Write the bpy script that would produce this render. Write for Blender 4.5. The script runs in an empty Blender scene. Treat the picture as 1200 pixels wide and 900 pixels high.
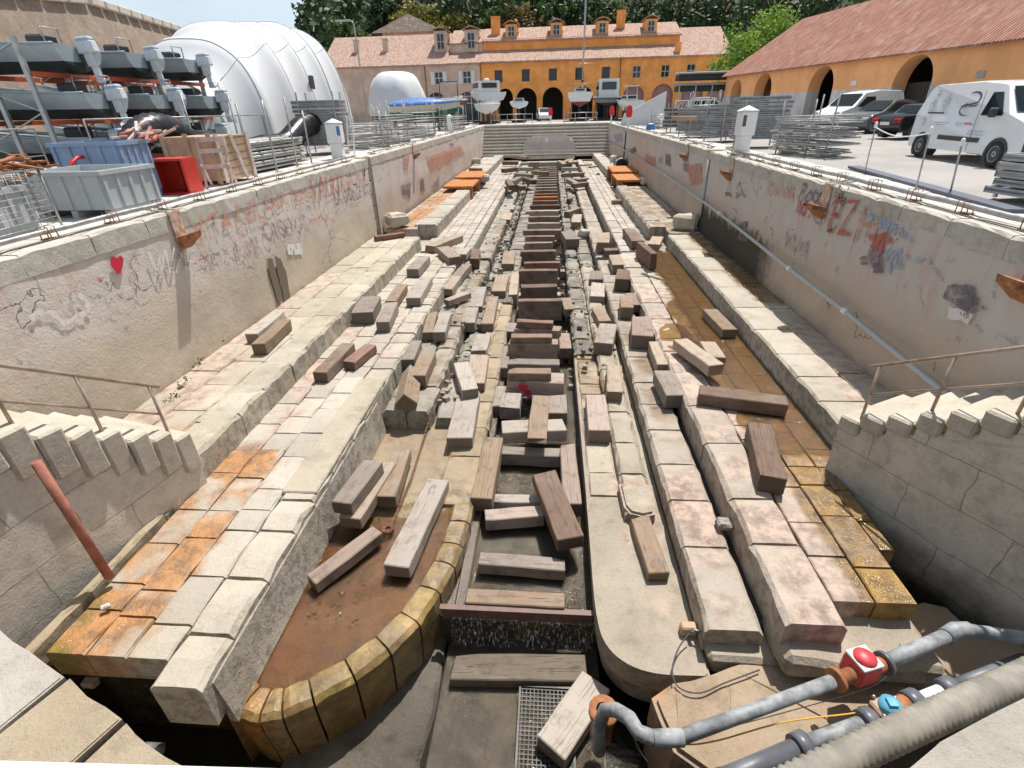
import bpy, bmesh, math, random
from mathutils import Vector, Matrix, noise as mnoise
random.seed(7)
C = bpy.context.scene.collection
R = math.radians
# ------------------------------------------------------------------ camera
CAM_H = 1.6
F = 590.68; PITCH = R(28.676); YAW = R(-4.722); ROLL = R(-1.535)
_fw = Vector((math.sin(YAW)*math.cos(PITCH), math.cos(YAW)*math.cos(PITCH), -math.sin(PITCH)))
_rt = Vector((math.cos(YAW), -math.sin(YAW), 0)); _up = _rt.cross(_fw)
_r2 = math.cos(ROLL)*_rt + math.sin(ROLL)*_up; _u2 = -math.sin(ROLL)*_rt + math.cos(ROLL)*_up
camd = bpy.data.cameras.new('camera'); cam = bpy.data.objects.new('camera', camd); C.objects.link(cam)
camd.sensor_width = 36; camd.lens = F/1200*36; camd.clip_end = 2000; camd.clip_start = 0.05
m = Matrix((_r2, _u2, -_fw)).transposed().to_4x4(); m.translation = (0, 0, CAM_H); cam.matrix_world = m
bpy.context.scene.camera = cam
def ray(px, py): return _r2*((px-600)/F) - _u2*((py-450)/F) + _fw
def at(px, py, z=None, x=None, y=None):
    """point of the place seen at a spot of the survey photo, on a level z / wall x / depth y"""
    d = ray(px, py)
    t = (z-CAM_H)/d.z if z is not None else (x/d.x if x is not None else y/d.y)
    return Vector((0, 0, CAM_H)) + d*t
# ------------------------------------------------------------------ light
SUN = Vector((0.18, 0.42, 1.0)).normalized()
sd = bpy.data.lights.new('sun', 'SUN'); so = bpy.data.objects.new('sun', sd); C.objects.link(so)
sd.energy = 4.8; sd.angle = R(0.53); sd.color = (1.0, 0.95, 0.88)
so.rotation_euler = SUN.to_track_quat('Z', 'Y').to_euler(); so.location = (20, 30, 60)
w = bpy.data.worlds.new('World'); bpy.context.scene.world = w; w.use_nodes = True
nt = w.node_tree; bg = nt.nodes['Background']
sky = nt.nodes.new('ShaderNodeTexSky'); sky.sky_type = 'NISHITA'; sky.sun_disc = False
sky.sun_elevation = math.asin(SUN.z); sky.sun_rotation = math.atan2(SUN.x, SUN.y)
sky.air_density = 1.0; sky.dust_density = 2.5; sky.ozone_density = 1.0
# thin high cloud veil on the sky, by direction
tc = nt.nodes.new('ShaderNodeTexCoord'); mp = nt.nodes.new('ShaderNodeMapping'); mp.inputs['Scale'].default_value = (1, 1, 3.2)
nz = nt.nodes.new('ShaderNodeTexNoise'); nz.inputs['Scale'].default_value = 2.2; nz.inputs['Detail'].default_value = 6; nz.inputs['Roughness'].default_value = .55
cr = nt.nodes.new('ShaderNodeMapRange'); cr.inputs[1].default_value = .30; cr.inputs[2].default_value = .70; cr.inputs[3].default_value = -.05; cr.inputs[4].default_value = .45
sx_ = nt.nodes.new('ShaderNodeSeparateXYZ'); nt.links.new(tc.outputs['Generated'], sx_.inputs[0])
el = nt.nodes.new('ShaderNodeMapRange'); el.inputs[1].default_value = .0; el.inputs[2].default_value = .75; el.inputs[3].default_value = 1.0; el.inputs[4].default_value = .0; nt.links.new(sx_.outputs[2], el.inputs[0])
ad = nt.nodes.new('ShaderNodeMath'); ad.use_clamp = True
mx = nt.nodes.new('ShaderNodeMix'); mx.data_type = 'RGBA'; mx.inputs[7].default_value = (8.6, 10.2, 11.4, 1)
nt.links.new(tc.outputs['Generated'], mp.inputs[0]); nt.links.new(mp.outputs[0], nz.inputs['Vector'])
nt.links.new(nz.outputs[0], cr.inputs[0]); nt.links.new(cr.outputs[0], ad.inputs[0]); nt.links.new(el.outputs[0], ad.inputs[1]); nt.links.new(ad.outputs[0], mx.inputs[0])
nt.links.new(sky.outputs[0], mx.inputs[6]); nt.links.new(mx.outputs[2], bg.inputs[0])
bg.inputs[1].default_value = 0.068
vs = bpy.context.scene.view_settings
vs.view_transform = 'Standard'; vs.look = 'None'; vs.gamma = 1; vs.exposure = 0.3; vs.use_curve_mapping = False
bpy.context.scene.cycles.max_bounces = 6; bpy.context.scene.cycles.transparent_max_bounces = 8
# ------------------------------------------------------------------ material helpers
class NG:
    def __init__(s, name):
        s.m = bpy.data.materials.new(name); s.m.use_nodes = True; s.t = s.m.node_tree; s.n = s.t.nodes
        s.b = s.n['Principled BSDF']; s.out = s.n['Material Output']
        s.geo = s.n.new('ShaderNodeNewGeometry'); s.tc = s.n.new('ShaderNodeTexCoord')
        s.pos = s.geo.outputs['Position']
    def L(s, a, b): s.t.links.new(a, b)
    def put(s, inp, v):
        if isinstance(v, bpy.types.NodeSocket): s.L(v, inp)
        elif isinstance(v, (tuple, list)) and len(v) == 3 and inp.type == 'RGBA': inp.default_value = (*v, 1)
        else: inp.default_value = v
    def noise(s, scale, detail=4, rough=.55, vec=None, stretch=None, off=None, dist=0):
        n = s.n.new('ShaderNodeTexNoise'); n.inputs['Scale'].default_value = scale; n.inputs['Detail'].default_value = detail
        n.inputs['Roughness'].default_value = rough; n.inputs['Distortion'].default_value = dist
        v = vec or s.pos
        if stretch or off:
            mp = s.n.new('ShaderNodeMapping'); s.L(v, mp.inputs[0]); mp.inputs['Scale'].default_value = stretch or (1, 1, 1)
            mp.inputs['Location'].default_value = off or (0, 0, 0); v = mp.outputs[0]
        s.L(v, n.inputs['Vector']); return n.outputs[0]
    def voro(s, scale, feature='F1', vec=None, stretch=None, rnd=1):
        n = s.n.new('ShaderNodeTexVoronoi'); n.feature = feature; n.inputs['Scale'].default_value = scale; n.inputs['Randomness'].default_value = rnd
        v = vec or s.pos
        if stretch:
            mp = s.n.new('ShaderNodeMapping'); s.L(v, mp.inputs[0]); mp.inputs['Scale'].default_value = stretch; v = mp.outputs[0]
        s.L(v, n.inputs['Vector']); return n.outputs[0]
    def ramp(s, v, a, b, lo=0., hi=1.):
        n = s.n.new('ShaderNodeMapRange'); n.interpolation_type = 'SMOOTHSTEP' ; n.inputs[1].default_value = a; n.inputs[2].default_value = b
        n.inputs[3].default_value = lo; n.inputs[4].default_value = hi; s.put(n.inputs[0], v); return n.outputs[0]
    def math(s, op, a, b=0.):
        n = s.n.new('ShaderNodeMath'); n.operation = op; s.put(n.inputs[0], a); s.put(n.inputs[1], b); return n.outputs[0]
    def mul(s, *v):
        r = v[0]
        for q in v[1:]: r = s.math('MULTIPLY', r, q)
        return r
    def mix(s, f, a, b, mode='MIX'):
        n = s.n.new('ShaderNodeMix'); n.data_type = 'RGBA'; n.blend_type = mode; s.put(n.inputs[0], f); s.put(n.inputs[6], a); s.put(n.inputs[7], b); return n.outputs[2]
    def xyz(s, v=None):
        n = s.n.new('ShaderNodeSeparateXYZ'); s.L(v or s.pos, n.inputs[0]); return n.outputs
    def band(s, v, a, b, soft):  # 1 inside a..b
        return s.mul(s.ramp(v, a-soft, a+soft), s.ramp(v, b-soft, b+soft, 1., 0.))
    def bump(s, h, dist=.01, strength=1., prev=None):
        n = s.n.new('ShaderNodeBump'); n.inputs['Distance'].default_value = dist; n.inputs['Strength'].default_value = strength
        s.put(n.inputs['Height'], h)
        if prev: s.L(prev, n.inputs['Normal'])
        return n.outputs[0]
    def fin(s, col, rough=.8, normal=None, metal=0., spec=None):
        s.put(s.b.inputs['Base Color'], col); s.put(s.b.inputs['Roughness'], rough); s.put(s.b.inputs['Metallic'], metal)
        if spec is not None: s.put(s.b.inputs['Specular IOR Level'], spec)
        if normal: s.L(normal, s.b.inputs['Normal'])
        return s.m

def plain(name, col, rough=.6, metal=0., var=.12, scale=3., bump=0.):
    g = NG(name); o = g.tc.outputs['Object']
    n = g.noise(scale, 5, .6, vec=o)
    c = g.mix(g.ramp(n, .3, .7), tuple(x*(1-var) for x in col), tuple(min(1, x*(1+var)) for x in col))
    return g.fin(c, g.ramp(n, .3, .7, max(.02, rough-.08), min(1, rough+.08)), g.bump(g.noise(scale*12, 3, vec=o), .004, bump) if bump else None, metal)

def stone(name, ca, cb, stains=(), pit=.5, isl=.28, bumpd=.02, rough=.85, dark=(.10, .085, .06), dirt=.25, side_mottle=.6):
    """limestone: tone per block, blotches, pits; stains = (colour, (x0,x1),(y0,y1), amount, wet, soft)"""
    g = NG(name)
    ca = tuple(x*k for x, k in zip(ca, (.82, .795, .76))); cb = tuple(x*k for x, k in zip(cb, (.82, .80, .765)))
    big = g.noise(.55, 5, .6); mid = g.noise(3.1, 6, .65); fine = g.noise(26, 5, .7); grit = g.noise(90, 2, .6)
    col = g.mix(g.ramp(big, .35, .65), ca, cb)
    rp = g.geo.outputs['Random Per Island']
    iv = g.math('ADD', g.mul(rp, isl), 1-isl*.55)
    cc = g.n.new('ShaderNodeCombineXYZ'); [g.L(iv, cc.inputs[i]) for i in range(3)]
    col = g.mix(1., col, cc.outputs[0], 'MULTIPLY')
    col = g.mix(g.mul(g.ramp(g.noise(1.1, 7, .7, off=(5, 5, 0)), .50, .66), dirt*1.1), col, tuple(x*.62 for x in ca))
    col = g.mix(g.mul(g.ramp(mid, .52, .70), dirt*1.2), col, tuple(x*.42 for x in ca))
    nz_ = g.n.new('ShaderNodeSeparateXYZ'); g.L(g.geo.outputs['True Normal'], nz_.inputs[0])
    lc = g.mul(g.ramp(g.math('ABSOLUTE', nz_.outputs[2]), .85, .5), g.ramp(g.noise(6., 7, .75), .46, .60), side_mottle)  # dark noise mottling on steep faces only, picked by face normal
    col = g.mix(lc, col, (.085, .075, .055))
    col = g.mix(g.mul(g.ramp(fine, .56, .70), pit), col, dark)
    col = g.mix(g.mul(g.ramp(grit, .35, .7), .25), col, tuple(min(1, x*1.25) for x in cb))
    xy = g.xyz(); ro = rough
    wob = g.math('MULTIPLY', g.math('SUBTRACT', g.noise(1.3, 4, .6), .5), 1.6)
    X = g.math('ADD', xy[0], wob); Y = g.math('ADD', xy[1], g.mul(wob, 1.7))
    for i, (sc, xr, yr, amt, wet, soft) in enumerate(stains):
        n = g.noise(1.3, 7, .62, off=(i*7.3, i*3.1, 1.), dist=.5)
        bd = g.mul(g.band(xy[0], xr[0], xr[1], soft), g.band(xy[1], yr[0], yr[1], soft*2.2))
        mk = g.ramp(g.math('ADD', g.math('ADD', n, g.mul(g.math('SUBTRACT', rp, .5), .16)), g.math('SUBTRACT', g.mul(bd, .62), .60-amt*.16)), .48, .74)
        col = g.mix(g.mul(mk, min(.92, .45+amt*.4)), col, g.mix(g.ramp(g.noise(4.5, 5, .7, off=(3., i*2.2, 5.)), .36, .62), tuple(x*.5 for x in sc), tuple(min(1, x*1.2) for x in sc)))
        if wet:
            ro = g.math('SUBTRACT', ro, g.mul(mk, wet)) if not isinstance(ro, float) else g.math('SUBTRACT', g.math('ADD', mid, rough-.5), g.mul(mk, wet))
    nb = g.bump(g.math('ADD', g.mul(mid, 1.2), g.math('ADD', g.mul(fine, .7), g.mul(grit, .2))), bumpd, .9)
    if not isinstance(ro, float): ro = g.math('MAXIMUM', ro, .12)
    return g.fin(col, ro, nb)

# ------------------------------------------------------------------ mesh helpers
def tag(o, label=None, cat=None, group=None, kind=None):
    if label: o['label'] = label
    if cat: o['category'] = cat
    if group: o['group'] = group
    if kind: o['kind'] = kind
    return o
def empty(name, loc, rz=0, **k):
    o = bpy.data.objects.new(name, None); C.objects.link(o); o.location = loc; o.rotation_euler = (0, 0, rz); o.empty_display_size = .2
    return tag(o, **k)
class MB:
    def __init__(s): s.bm = bmesh.new()
    def box(s, c, d, rot=None, bev=0., taper=None):
        M = Matrix.Translation(c)
        if rot is not None: M = M @ (rot.to_4x4() if isinstance(rot, Matrix) else Matrix.Rotation(rot, 4, 'Z'))
        vs = []
        for z in (-.5, .5):
            k = 1 if (z < 0 or not taper) else taper
            for x, y in ((-.5, -.5), (.5, -.5), (.5, .5), (-.5, .5)): vs.append(s.bm.verts.new(M @ Vector((x*d[0]*k, y*d[1]*k, z*d[2]))))
        fs = [(3, 2, 1, 0), (4, 5, 6, 7), (0, 1, 5, 4), (1, 2, 6, 5), (2, 3, 7, 6), (3, 0, 4, 7)]
        fc = [s.bm.faces.new([vs[i] for i in f]) for f in fs]
        if bev > 0:
            es = list({e for f in fc for e in f.edges}); bmesh.ops.bevel(s.bm, geom=es, offset=bev, segments=1, affect='EDGES', profile=.5)
        return s
    def span(s, a, b, bev=0.):
        a, b = Vector(a), Vector(b); return s.box((a+b)/2, (abs(b.x-a.x), abs(b.y-a.y), abs(b.z-a.z)), bev=bev)
    def beam(s, a, b, w, h, bev=0.):
        a, b = Vector(a), Vector(b); d = b-a; q = d.to_track_quat('Y', 'Z').to_matrix()
        return s.box((a+b)/2, (w, d.length, h), rot=q, bev=bev)
    def tube(s, pts, r, n=8, cap=True, rs=None):
        pts = [Vector(p) for p in pts]; rings = []; prev = None
        for i, p in enumerate(pts):
            d = (pts[min(i+1, len(pts)-1)]-pts[max(i-1, 0)]).normalized()
            if prev is None:
                u = d.cross(Vector((0, 0, 1)));  u = u.normalized() if u.length > 1e-3 else Vector((1, 0, 0))
            else:
                u = (prev - d*prev.dot(d)).normalized()
            prev = u; v = d.cross(u); rr = rs[i] if rs else r
            rings.append([s.bm.verts.new(p + (u*math.cos(2*math.pi*k/n)+v*math.sin(2*math.pi*k/n))*rr) for k in range(n)])
        for a, b in zip(rings, rings[1:]):
            for k in range(n):
                f = s.bm.faces.new((a[k], a[(k+1) % n], b[(k+1) % n], b[k])); f.smooth = True
        if cap: s.bm.faces.new(rings[0][::-1]); s.bm.faces.new(rings[-1])
        return s
    def prism(s, poly, z0, z1, M=None, bev=0.):
        """poly in xy, extruded z0..z1, then M"""
        M = M or Matrix.Identity(4)
        a = [s.bm.verts.new(M @ Vector((x, y, z0))) for x, y in poly]; b = [s.bm.verts.new(M @ Vector((x, y, z1))) for x, y in poly]
        n = len(poly); fc = [s.bm.faces.new(a[::-1]), s.bm.faces.new(b)]
        for i in range(n): fc.append(s.bm.faces.new((a[i], a[(i+1) % n], b[(i+1) % n], b[i])))
        if bev: bmesh.ops.bevel(s.bm, geom=list({e for e in fc[1].edges}), offset=bev, segments=2, affect='EDGES')
        return s
    def quad(s, *p):
        s.bm.faces.new([s.bm.verts.new(Vector(q)) for q in p]); return s
    def grid(s, P, smooth=True):
        V = [[s.bm.verts.new(Vector(p)) for p in row] for row in P]
        for i in range(len(V)-1):
            for j in range(len(V[0])-1):
                f = s.bm.faces.new((V[i][j], V[i+1][j], V[i+1][j+1], V[i][j+1])); f.smooth = smooth
        return s
    def sphere(s, c, r, sc=(1, 1, 1), seg=12, rings=8):
        M = Matrix.Translation(c) @ Matrix.Diagonal((*sc, 1))
        q = bmesh.ops.create_uvsphere(s.bm, u_segments=seg, v_segments=rings, radius=r, matrix=M)
        for v in q['verts']:
            for f in v.link_faces: f.smooth = True
        return s
    def lathe(s, prof, c=(0, 0, 0), axis='Z', n=16):
        c = Vector(c); P = []
        for k in range(n+1):
            a = 2*math.pi*k/n; row = []
            for r, h in prof:
                v = {'Z': Vector((r*math.cos(a), r*math.sin(a), h)), 'X': Vector((h, r*math.cos(a), r*math.sin(a))), 'Y': Vector((r*math.sin(a), h, r*math.cos(a)))}[axis]
                row.append(c+v)
            P.append(row)
        s.grid(P); bmesh.ops.remove_doubles(s.bm, verts=s.bm.verts[:], dist=1e-5); return s
    def jitter(s, a, sc=1.):
        for v in s.bm.verts:
            v.co += mnoise.noise_vector(v.co*sc)*a
        return s
    def build(s, name, mat, parent=None, world_parent=False, fix=True, **k):
        if fix: bmesh.ops.recalc_face_normals(s.bm, faces=s.bm.faces[:])
        me = bpy.data.meshes.new(name); s.bm.to_mesh(me); s.bm.free(); me.materials.append(mat)
        o = bpy.data.objects.new(name, me); C.objects.link(o)
        if parent: o.parent = parent
        if 'water' in mat.name:
            for p in me.polygons:
                if p.normal.z < -.5: p.flip()
        return tag(o, **k)
def recenter(o, loc):
    """move a top-level mesh's origin to its base"""
    loc = Vector(loc); o.data.transform(Matrix.Translation(-loc)); o.location = loc; return o
def courses(mb, x0, x1, y0, y1, ztop, zbot, rows=1, blen=(.7, 1.3), rnd=random, ch=.035, gap=.012, jit=.012, zj=.012, slope=0., fronts=True):
    """rows of dressed stone blocks running along Y, each block with chipped edges"""
    ws = [1+rnd.uniform(-.15, .15) for _ in range(rows)]; tot = sum(ws); xa = x0
    for rw in ws:
        xb = xa+(x1-x0)*rw/tot; y = y0 - rnd.uniform(0, blen[0]*.5)*0
        while y < y1-.05:
            ye = min(y1, y+rnd.uniform(*blen)); 
            if y1-ye < blen[0]*.4: ye = y1
            a, b, c, d = xa+gap/2, xb-gap/2, y+gap/2, ye-gap/2; dz = rnd.uniform(-zj, zj)
            n = max(2, int((d-c)/.22)); zt = ztop+dz
            rowsP = []
            for i in range(n+1):
                t = i/n; yy = c+(d-c)*t; e = ch*.8 if i in (0, n) else 0
                j = lambda s=1.: rnd.uniform(-jit, jit)*s
                mx_ = (a+b)/2
                zz = lambda xx: zt - e*.8 + slope*(xx-x0)
                if i in (0,): yy2 = yy+ch*.3
                elif i == n: yy2 = yy-ch*.3
                else: yy2 = yy
                rowsP.append([Vector((a+j(.4), yy, zbot)), Vector((a+j(), yy, zz(a)-ch*1.1+j())), Vector((a+ch*.9+abs(j()), yy2, zz(a)+j(.4))),
                              Vector((mx_+j(), yy2, zz(mx_)+j(.5))), Vector((b-ch*.9-abs(j()), yy2, zz(b)+j(.4))), Vector((b+j(), yy, zz(b)-ch*1.1+j())), Vector((b+j(.4), yy, zbot))])
            V = [[mb.bm.verts.new(p) for p in r] for r in rowsP]
            for i in range(n):
                for k in range(6): mb.bm.faces.new((V[i][k], V[i+1][k], V[i+1][k+1], V[i][k+1]))
            mb.bm.faces.new(V[0]); mb.bm.faces.new(V[-1][::-1])
            y = ye
        xa = xb
    return mb
# ------------------------------------------------------------------ stone materials
ORG = (.38, .165, .04); RST = (.26, .09, .03); ALG = (.17, .15, .02); BRN = (.20, .115, .04); BLK = (.018, .016, .012); PNK = (.46, .335, .275)
M = {}
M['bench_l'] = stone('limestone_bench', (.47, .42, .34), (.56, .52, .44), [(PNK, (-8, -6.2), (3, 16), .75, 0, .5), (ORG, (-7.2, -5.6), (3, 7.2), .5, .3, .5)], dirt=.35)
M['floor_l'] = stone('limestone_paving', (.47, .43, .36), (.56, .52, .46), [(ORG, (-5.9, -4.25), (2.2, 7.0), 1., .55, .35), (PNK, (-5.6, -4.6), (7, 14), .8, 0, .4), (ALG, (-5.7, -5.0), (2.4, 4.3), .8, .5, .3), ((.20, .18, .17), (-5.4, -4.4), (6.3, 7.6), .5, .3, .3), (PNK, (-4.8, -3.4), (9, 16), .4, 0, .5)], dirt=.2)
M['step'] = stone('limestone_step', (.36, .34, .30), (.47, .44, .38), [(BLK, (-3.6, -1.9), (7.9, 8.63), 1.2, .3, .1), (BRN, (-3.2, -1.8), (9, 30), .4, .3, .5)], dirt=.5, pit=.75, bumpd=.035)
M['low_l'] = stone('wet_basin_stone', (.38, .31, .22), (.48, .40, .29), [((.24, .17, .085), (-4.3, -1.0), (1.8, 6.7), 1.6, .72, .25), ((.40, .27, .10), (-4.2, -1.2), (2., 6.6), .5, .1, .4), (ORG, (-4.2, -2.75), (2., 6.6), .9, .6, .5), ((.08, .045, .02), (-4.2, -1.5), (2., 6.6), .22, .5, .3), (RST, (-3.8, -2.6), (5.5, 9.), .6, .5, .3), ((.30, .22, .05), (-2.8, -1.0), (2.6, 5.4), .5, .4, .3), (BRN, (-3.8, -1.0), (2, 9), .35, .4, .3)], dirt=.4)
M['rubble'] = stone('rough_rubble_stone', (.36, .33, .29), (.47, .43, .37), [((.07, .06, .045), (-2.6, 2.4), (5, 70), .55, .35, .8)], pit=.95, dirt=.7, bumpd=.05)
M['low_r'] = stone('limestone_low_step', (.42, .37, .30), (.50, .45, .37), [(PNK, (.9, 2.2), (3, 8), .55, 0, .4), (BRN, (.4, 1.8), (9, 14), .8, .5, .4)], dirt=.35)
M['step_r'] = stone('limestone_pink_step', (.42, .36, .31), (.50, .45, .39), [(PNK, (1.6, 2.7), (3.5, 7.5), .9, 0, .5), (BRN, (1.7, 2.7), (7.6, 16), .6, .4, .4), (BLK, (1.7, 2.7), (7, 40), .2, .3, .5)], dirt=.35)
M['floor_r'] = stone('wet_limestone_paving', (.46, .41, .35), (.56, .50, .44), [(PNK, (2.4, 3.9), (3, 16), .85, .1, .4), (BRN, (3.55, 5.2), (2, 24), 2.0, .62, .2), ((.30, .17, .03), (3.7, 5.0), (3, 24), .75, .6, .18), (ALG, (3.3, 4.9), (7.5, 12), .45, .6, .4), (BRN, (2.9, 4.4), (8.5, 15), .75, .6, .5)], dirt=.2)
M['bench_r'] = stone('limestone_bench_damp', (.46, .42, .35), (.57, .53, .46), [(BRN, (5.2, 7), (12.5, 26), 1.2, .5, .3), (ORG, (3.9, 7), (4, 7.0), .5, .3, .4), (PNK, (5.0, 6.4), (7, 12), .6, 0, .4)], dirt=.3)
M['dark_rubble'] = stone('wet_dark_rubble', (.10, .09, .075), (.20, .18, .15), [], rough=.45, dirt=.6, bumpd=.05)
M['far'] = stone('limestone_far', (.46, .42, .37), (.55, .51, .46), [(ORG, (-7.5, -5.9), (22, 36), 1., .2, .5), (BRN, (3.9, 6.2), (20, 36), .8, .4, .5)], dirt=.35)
M['cope'] = stone('pale_coping_stone', (.56, .54, .49), (.66, .63, .58), [], pit=.35, isl=.15, dirt=.25, side_mottle=.22)
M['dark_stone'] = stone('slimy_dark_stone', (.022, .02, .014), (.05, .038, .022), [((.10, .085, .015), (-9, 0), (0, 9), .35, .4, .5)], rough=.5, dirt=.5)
M['stair'] = stone('stair_limestone', (.56, .51, .43), (.66, .61, .53), [], pit=.35, dirt=.25, isl=.12, side_mottle=.2)
M['corner_tan'] = stone('corner_limestone_tan', (.43, .35, .25), (.52, .45, .34), [], pit=.3, dirt=.35, side_mottle=.3)
M['corner_grey'] = stone('corner_limestone_grey', (.40, .375, .34), (.48, .455, .42), [], pit=.3, dirt=.3, side_mottle=.3)
M['block_tan'] = stone('warm_stone_ledge', (.40, .30, .21), (.48, .38, .28), [(ORG, (.6, 1.7), (2, 4.2), .5, .3, .4)], dirt=.35)

def slab_wall():
    m = stone('stair_side_slabs', (.68, .63, .55), (.78, .73, .65), [], dirt=.35, pit=.3, side_mottle=.15); t = m.node_tree; N = t.nodes; b = N['Principled BSDF']
    src = b.inputs['Base Color'].links[0].from_socket; tc_ = N.new('ShaderNodeTexCoord'); sp = N.new('ShaderNodeSeparateXYZ'); cb_ = N.new('ShaderNodeCombineXYZ'); t.links.new(tc_.outputs['Object'], sp.inputs[0])
    t.links.new(sp.outputs[0], cb_.inputs[0]); t.links.new(sp.outputs[2], cb_.inputs[1])
    nzz = N.new('ShaderNodeTexNoise'); nzz.inputs['Scale'].default_value = 2.; t.links.new(tc_.outputs['Object'], nzz.inputs[0]); vm = N.new('ShaderNodeVectorMath'); vm.operation = 'MULTIPLY_ADD'; vm.inputs[1].default_value = (.16, .16, .16); t.links.new(nzz.outputs['Color'], vm.inputs[0]); t.links.new(cb_.outputs[0], vm.inputs[2])
    br = N.new('ShaderNodeTexBrick'); br.inputs['Scale'].default_value = 1.; br.inputs['Brick Width'].default_value = 1.15; br.inputs['Row Height'].default_value = .62; br.inputs['Mortar Size'].default_value = .008; br.inputs['Mortar Smooth'].default_value = .2; t.links.new(vm.outputs[0], br.inputs[0])
    mp = N.new('ShaderNodeMapRange'); mp.inputs[1].default_value = 1.0; mp.inputs[2].default_value = 1.75; mp.inputs[3].default_value = 1; mp.inputs[4].default_value = 0
    n2 = N.new('ShaderNodeTexNoise'); n2.inputs['Scale'].default_value = 1.8; n2.inputs['Detail'].default_value = 6; t.links.new(tc_.outputs['Object'], n2.inputs[0]); ma = N.new('ShaderNodeMath'); ma.operation = 'MULTIPLY_ADD'; ma.inputs[1].default_value = -1.1; t.links.new(n2.outputs[0], ma.inputs[0]); t.links.new(sp.outputs[2], ma.inputs[2])
    ma2 = N.new('ShaderNodeMath'); ma2.operation = 'ADD'; ma2.inputs[1].default_value = .62; t.links.new(ma.outputs[0], ma2.inputs[0]); t.links.new(ma2.outputs[0], mp.inputs[0])
    m1 = N.new('ShaderNodeMix'); m1.data_type = 'RGBA'; m1.inputs[7].default_value = (.09, .075, .05, 1); mm = N.new('ShaderNodeMath'); mm.operation = 'MULTIPLY'; mm.inputs[1].default_value = .5; t.links.new(br.outputs['Fac'], mm.inputs[0]); t.links.new(mm.outputs[0], m1.inputs[0]); t.links.new(src, m1.inputs[6])
    m2 = N.new('ShaderNodeMix'); m2.data_type = 'RGBA'; m2.inputs[7].default_value = (.045, .04, .018, 1); t.links.new(mp.outputs[0], m2.inputs[0]); t.links.new(m1.outputs[2], m2.inputs[6]); t.links.new(m2.outputs[2], b.inputs['Base Color']); return m
M['stair_wall'] = slab_wall()
# dock wall render: tan below, whitewashed and grey-pink above, cracked, streaked
def wall_mat(name, lo, hi, tint, wetz=-9., smear=.6):
    g = NG(name); xy = g.xyz(); z = xy[2]
    big = g.noise(.5, 5, .6); mid = g.noise(2.3, 6, .65); fine = g.noise(22, 4, .7)
    st = g.noise(1., 6, .7, stretch=(3.5, 3.5, .45), dist=.4)
    zz = g.math('ADD', z, g.mul(g.math('SUBTRACT', big, .5), 1.5))
    col = g.mix(g.ramp(zz, -2.0, -1.1), g.mix(g.ramp(big, .35, .65), lo, tuple(c*.86 for c in lo)), hi)
    col = g.mix(g.mul(g.ramp(st, .50, .68), g.ramp(z, -2.2, -.9), smear), col, tint)
    col = g.mix(g.mul(g.ramp(g.noise(1.7, 5, .7, off=(9, 2, 3)), .56, .68), g.band(z, -1.7, -.25, .3), .65), col, (.58, .56, .55))
    col = g.mix(g.mul(g.ramp(g.noise(2.6, 5, .7, off=(1, 8, 3)), .60, .68), g.band(z, -1.9, -.4, .3), .5), col, (.20, .21, .24))
    cr = g.voro(.42, 'DISTANCE_TO_EDGE', vec=None, stretch=(1, 1, 1.1))
    wn = g.n.new('ShaderNodeVectorMath'); wn.operation = 'ADD'
    nn = g.n.new('ShaderNodeTexNoise'); nn.inputs['Scale'].default_value = 2.2; nn.inputs['Detail'].default_value = 5; g.L(g.pos, nn.inputs['Vector'])
    g.L(g.pos, wn.inputs[0]); g.L(nn.outputs['Color'], wn.inputs[1])
    cr = g.voro(.42, 'DISTANCE_TO_EDGE', vec=wn.outputs[0])
    crack = g.mul(g.ramp(cr, .0, .008, 1, 0), g.ramp(g.noise(.7, 2, off=(4, 4, 4)), .54, .60))
    col = g.mix(g.mul(crack, .8), col, (.08, .06, .05))
    col = g.mix(g.mul(g.ramp(fine, .60, .72), .35), col, tuple(c*.4 for c in lo))
    base = g.mul(g.ramp(g.math('ADD', z, g.mul(mid, .7)), -2.75, -2.25, 1, 0), g.ramp(mid, .35, .6))
    col = g.mix(g.mul(base, .5), col, (.17, .12, .07))
    if wetz > -9:
        wy = g.band(g.math('ADD', xy[1], g.mul(mid, 2.)), 15.5, 24.5, .8)
        wm = g.mul(wy, g.ramp(g.math('ADD', z, g.mul(g.noise(1.6, 5, .7, stretch=(1, 1, .6)), 1.6)), wetz, wetz+.4, 1, 0))
        col = g.mix(g.mul(wm, .93), col, (.022, .024, .014))
    return g.fin(col, .88, g.bump(g.math('ADD', g.mul(mid, 1.), g.math('SUBTRACT', g.mul(fine, .45), g.mul(crack, .8))), .03, .8))
M['wall_l'] = wall_mat('rendered_wall_sunny', (.55, .47, .37), (.62, .56, .50), (.58, .36, .30))
M['wall_r'] = wall_mat('rendered_wall_damp', (.55, .44, .34), (.56, .50, .46), (.55, .32, .27), wetz=-1.35, smear=.6)
M['wall_far'] = wall_mat('rendered_wall_patched', (.52, .43, .36), (.56, .50, .46), (.50, .32, .28), smear=.8)

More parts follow.
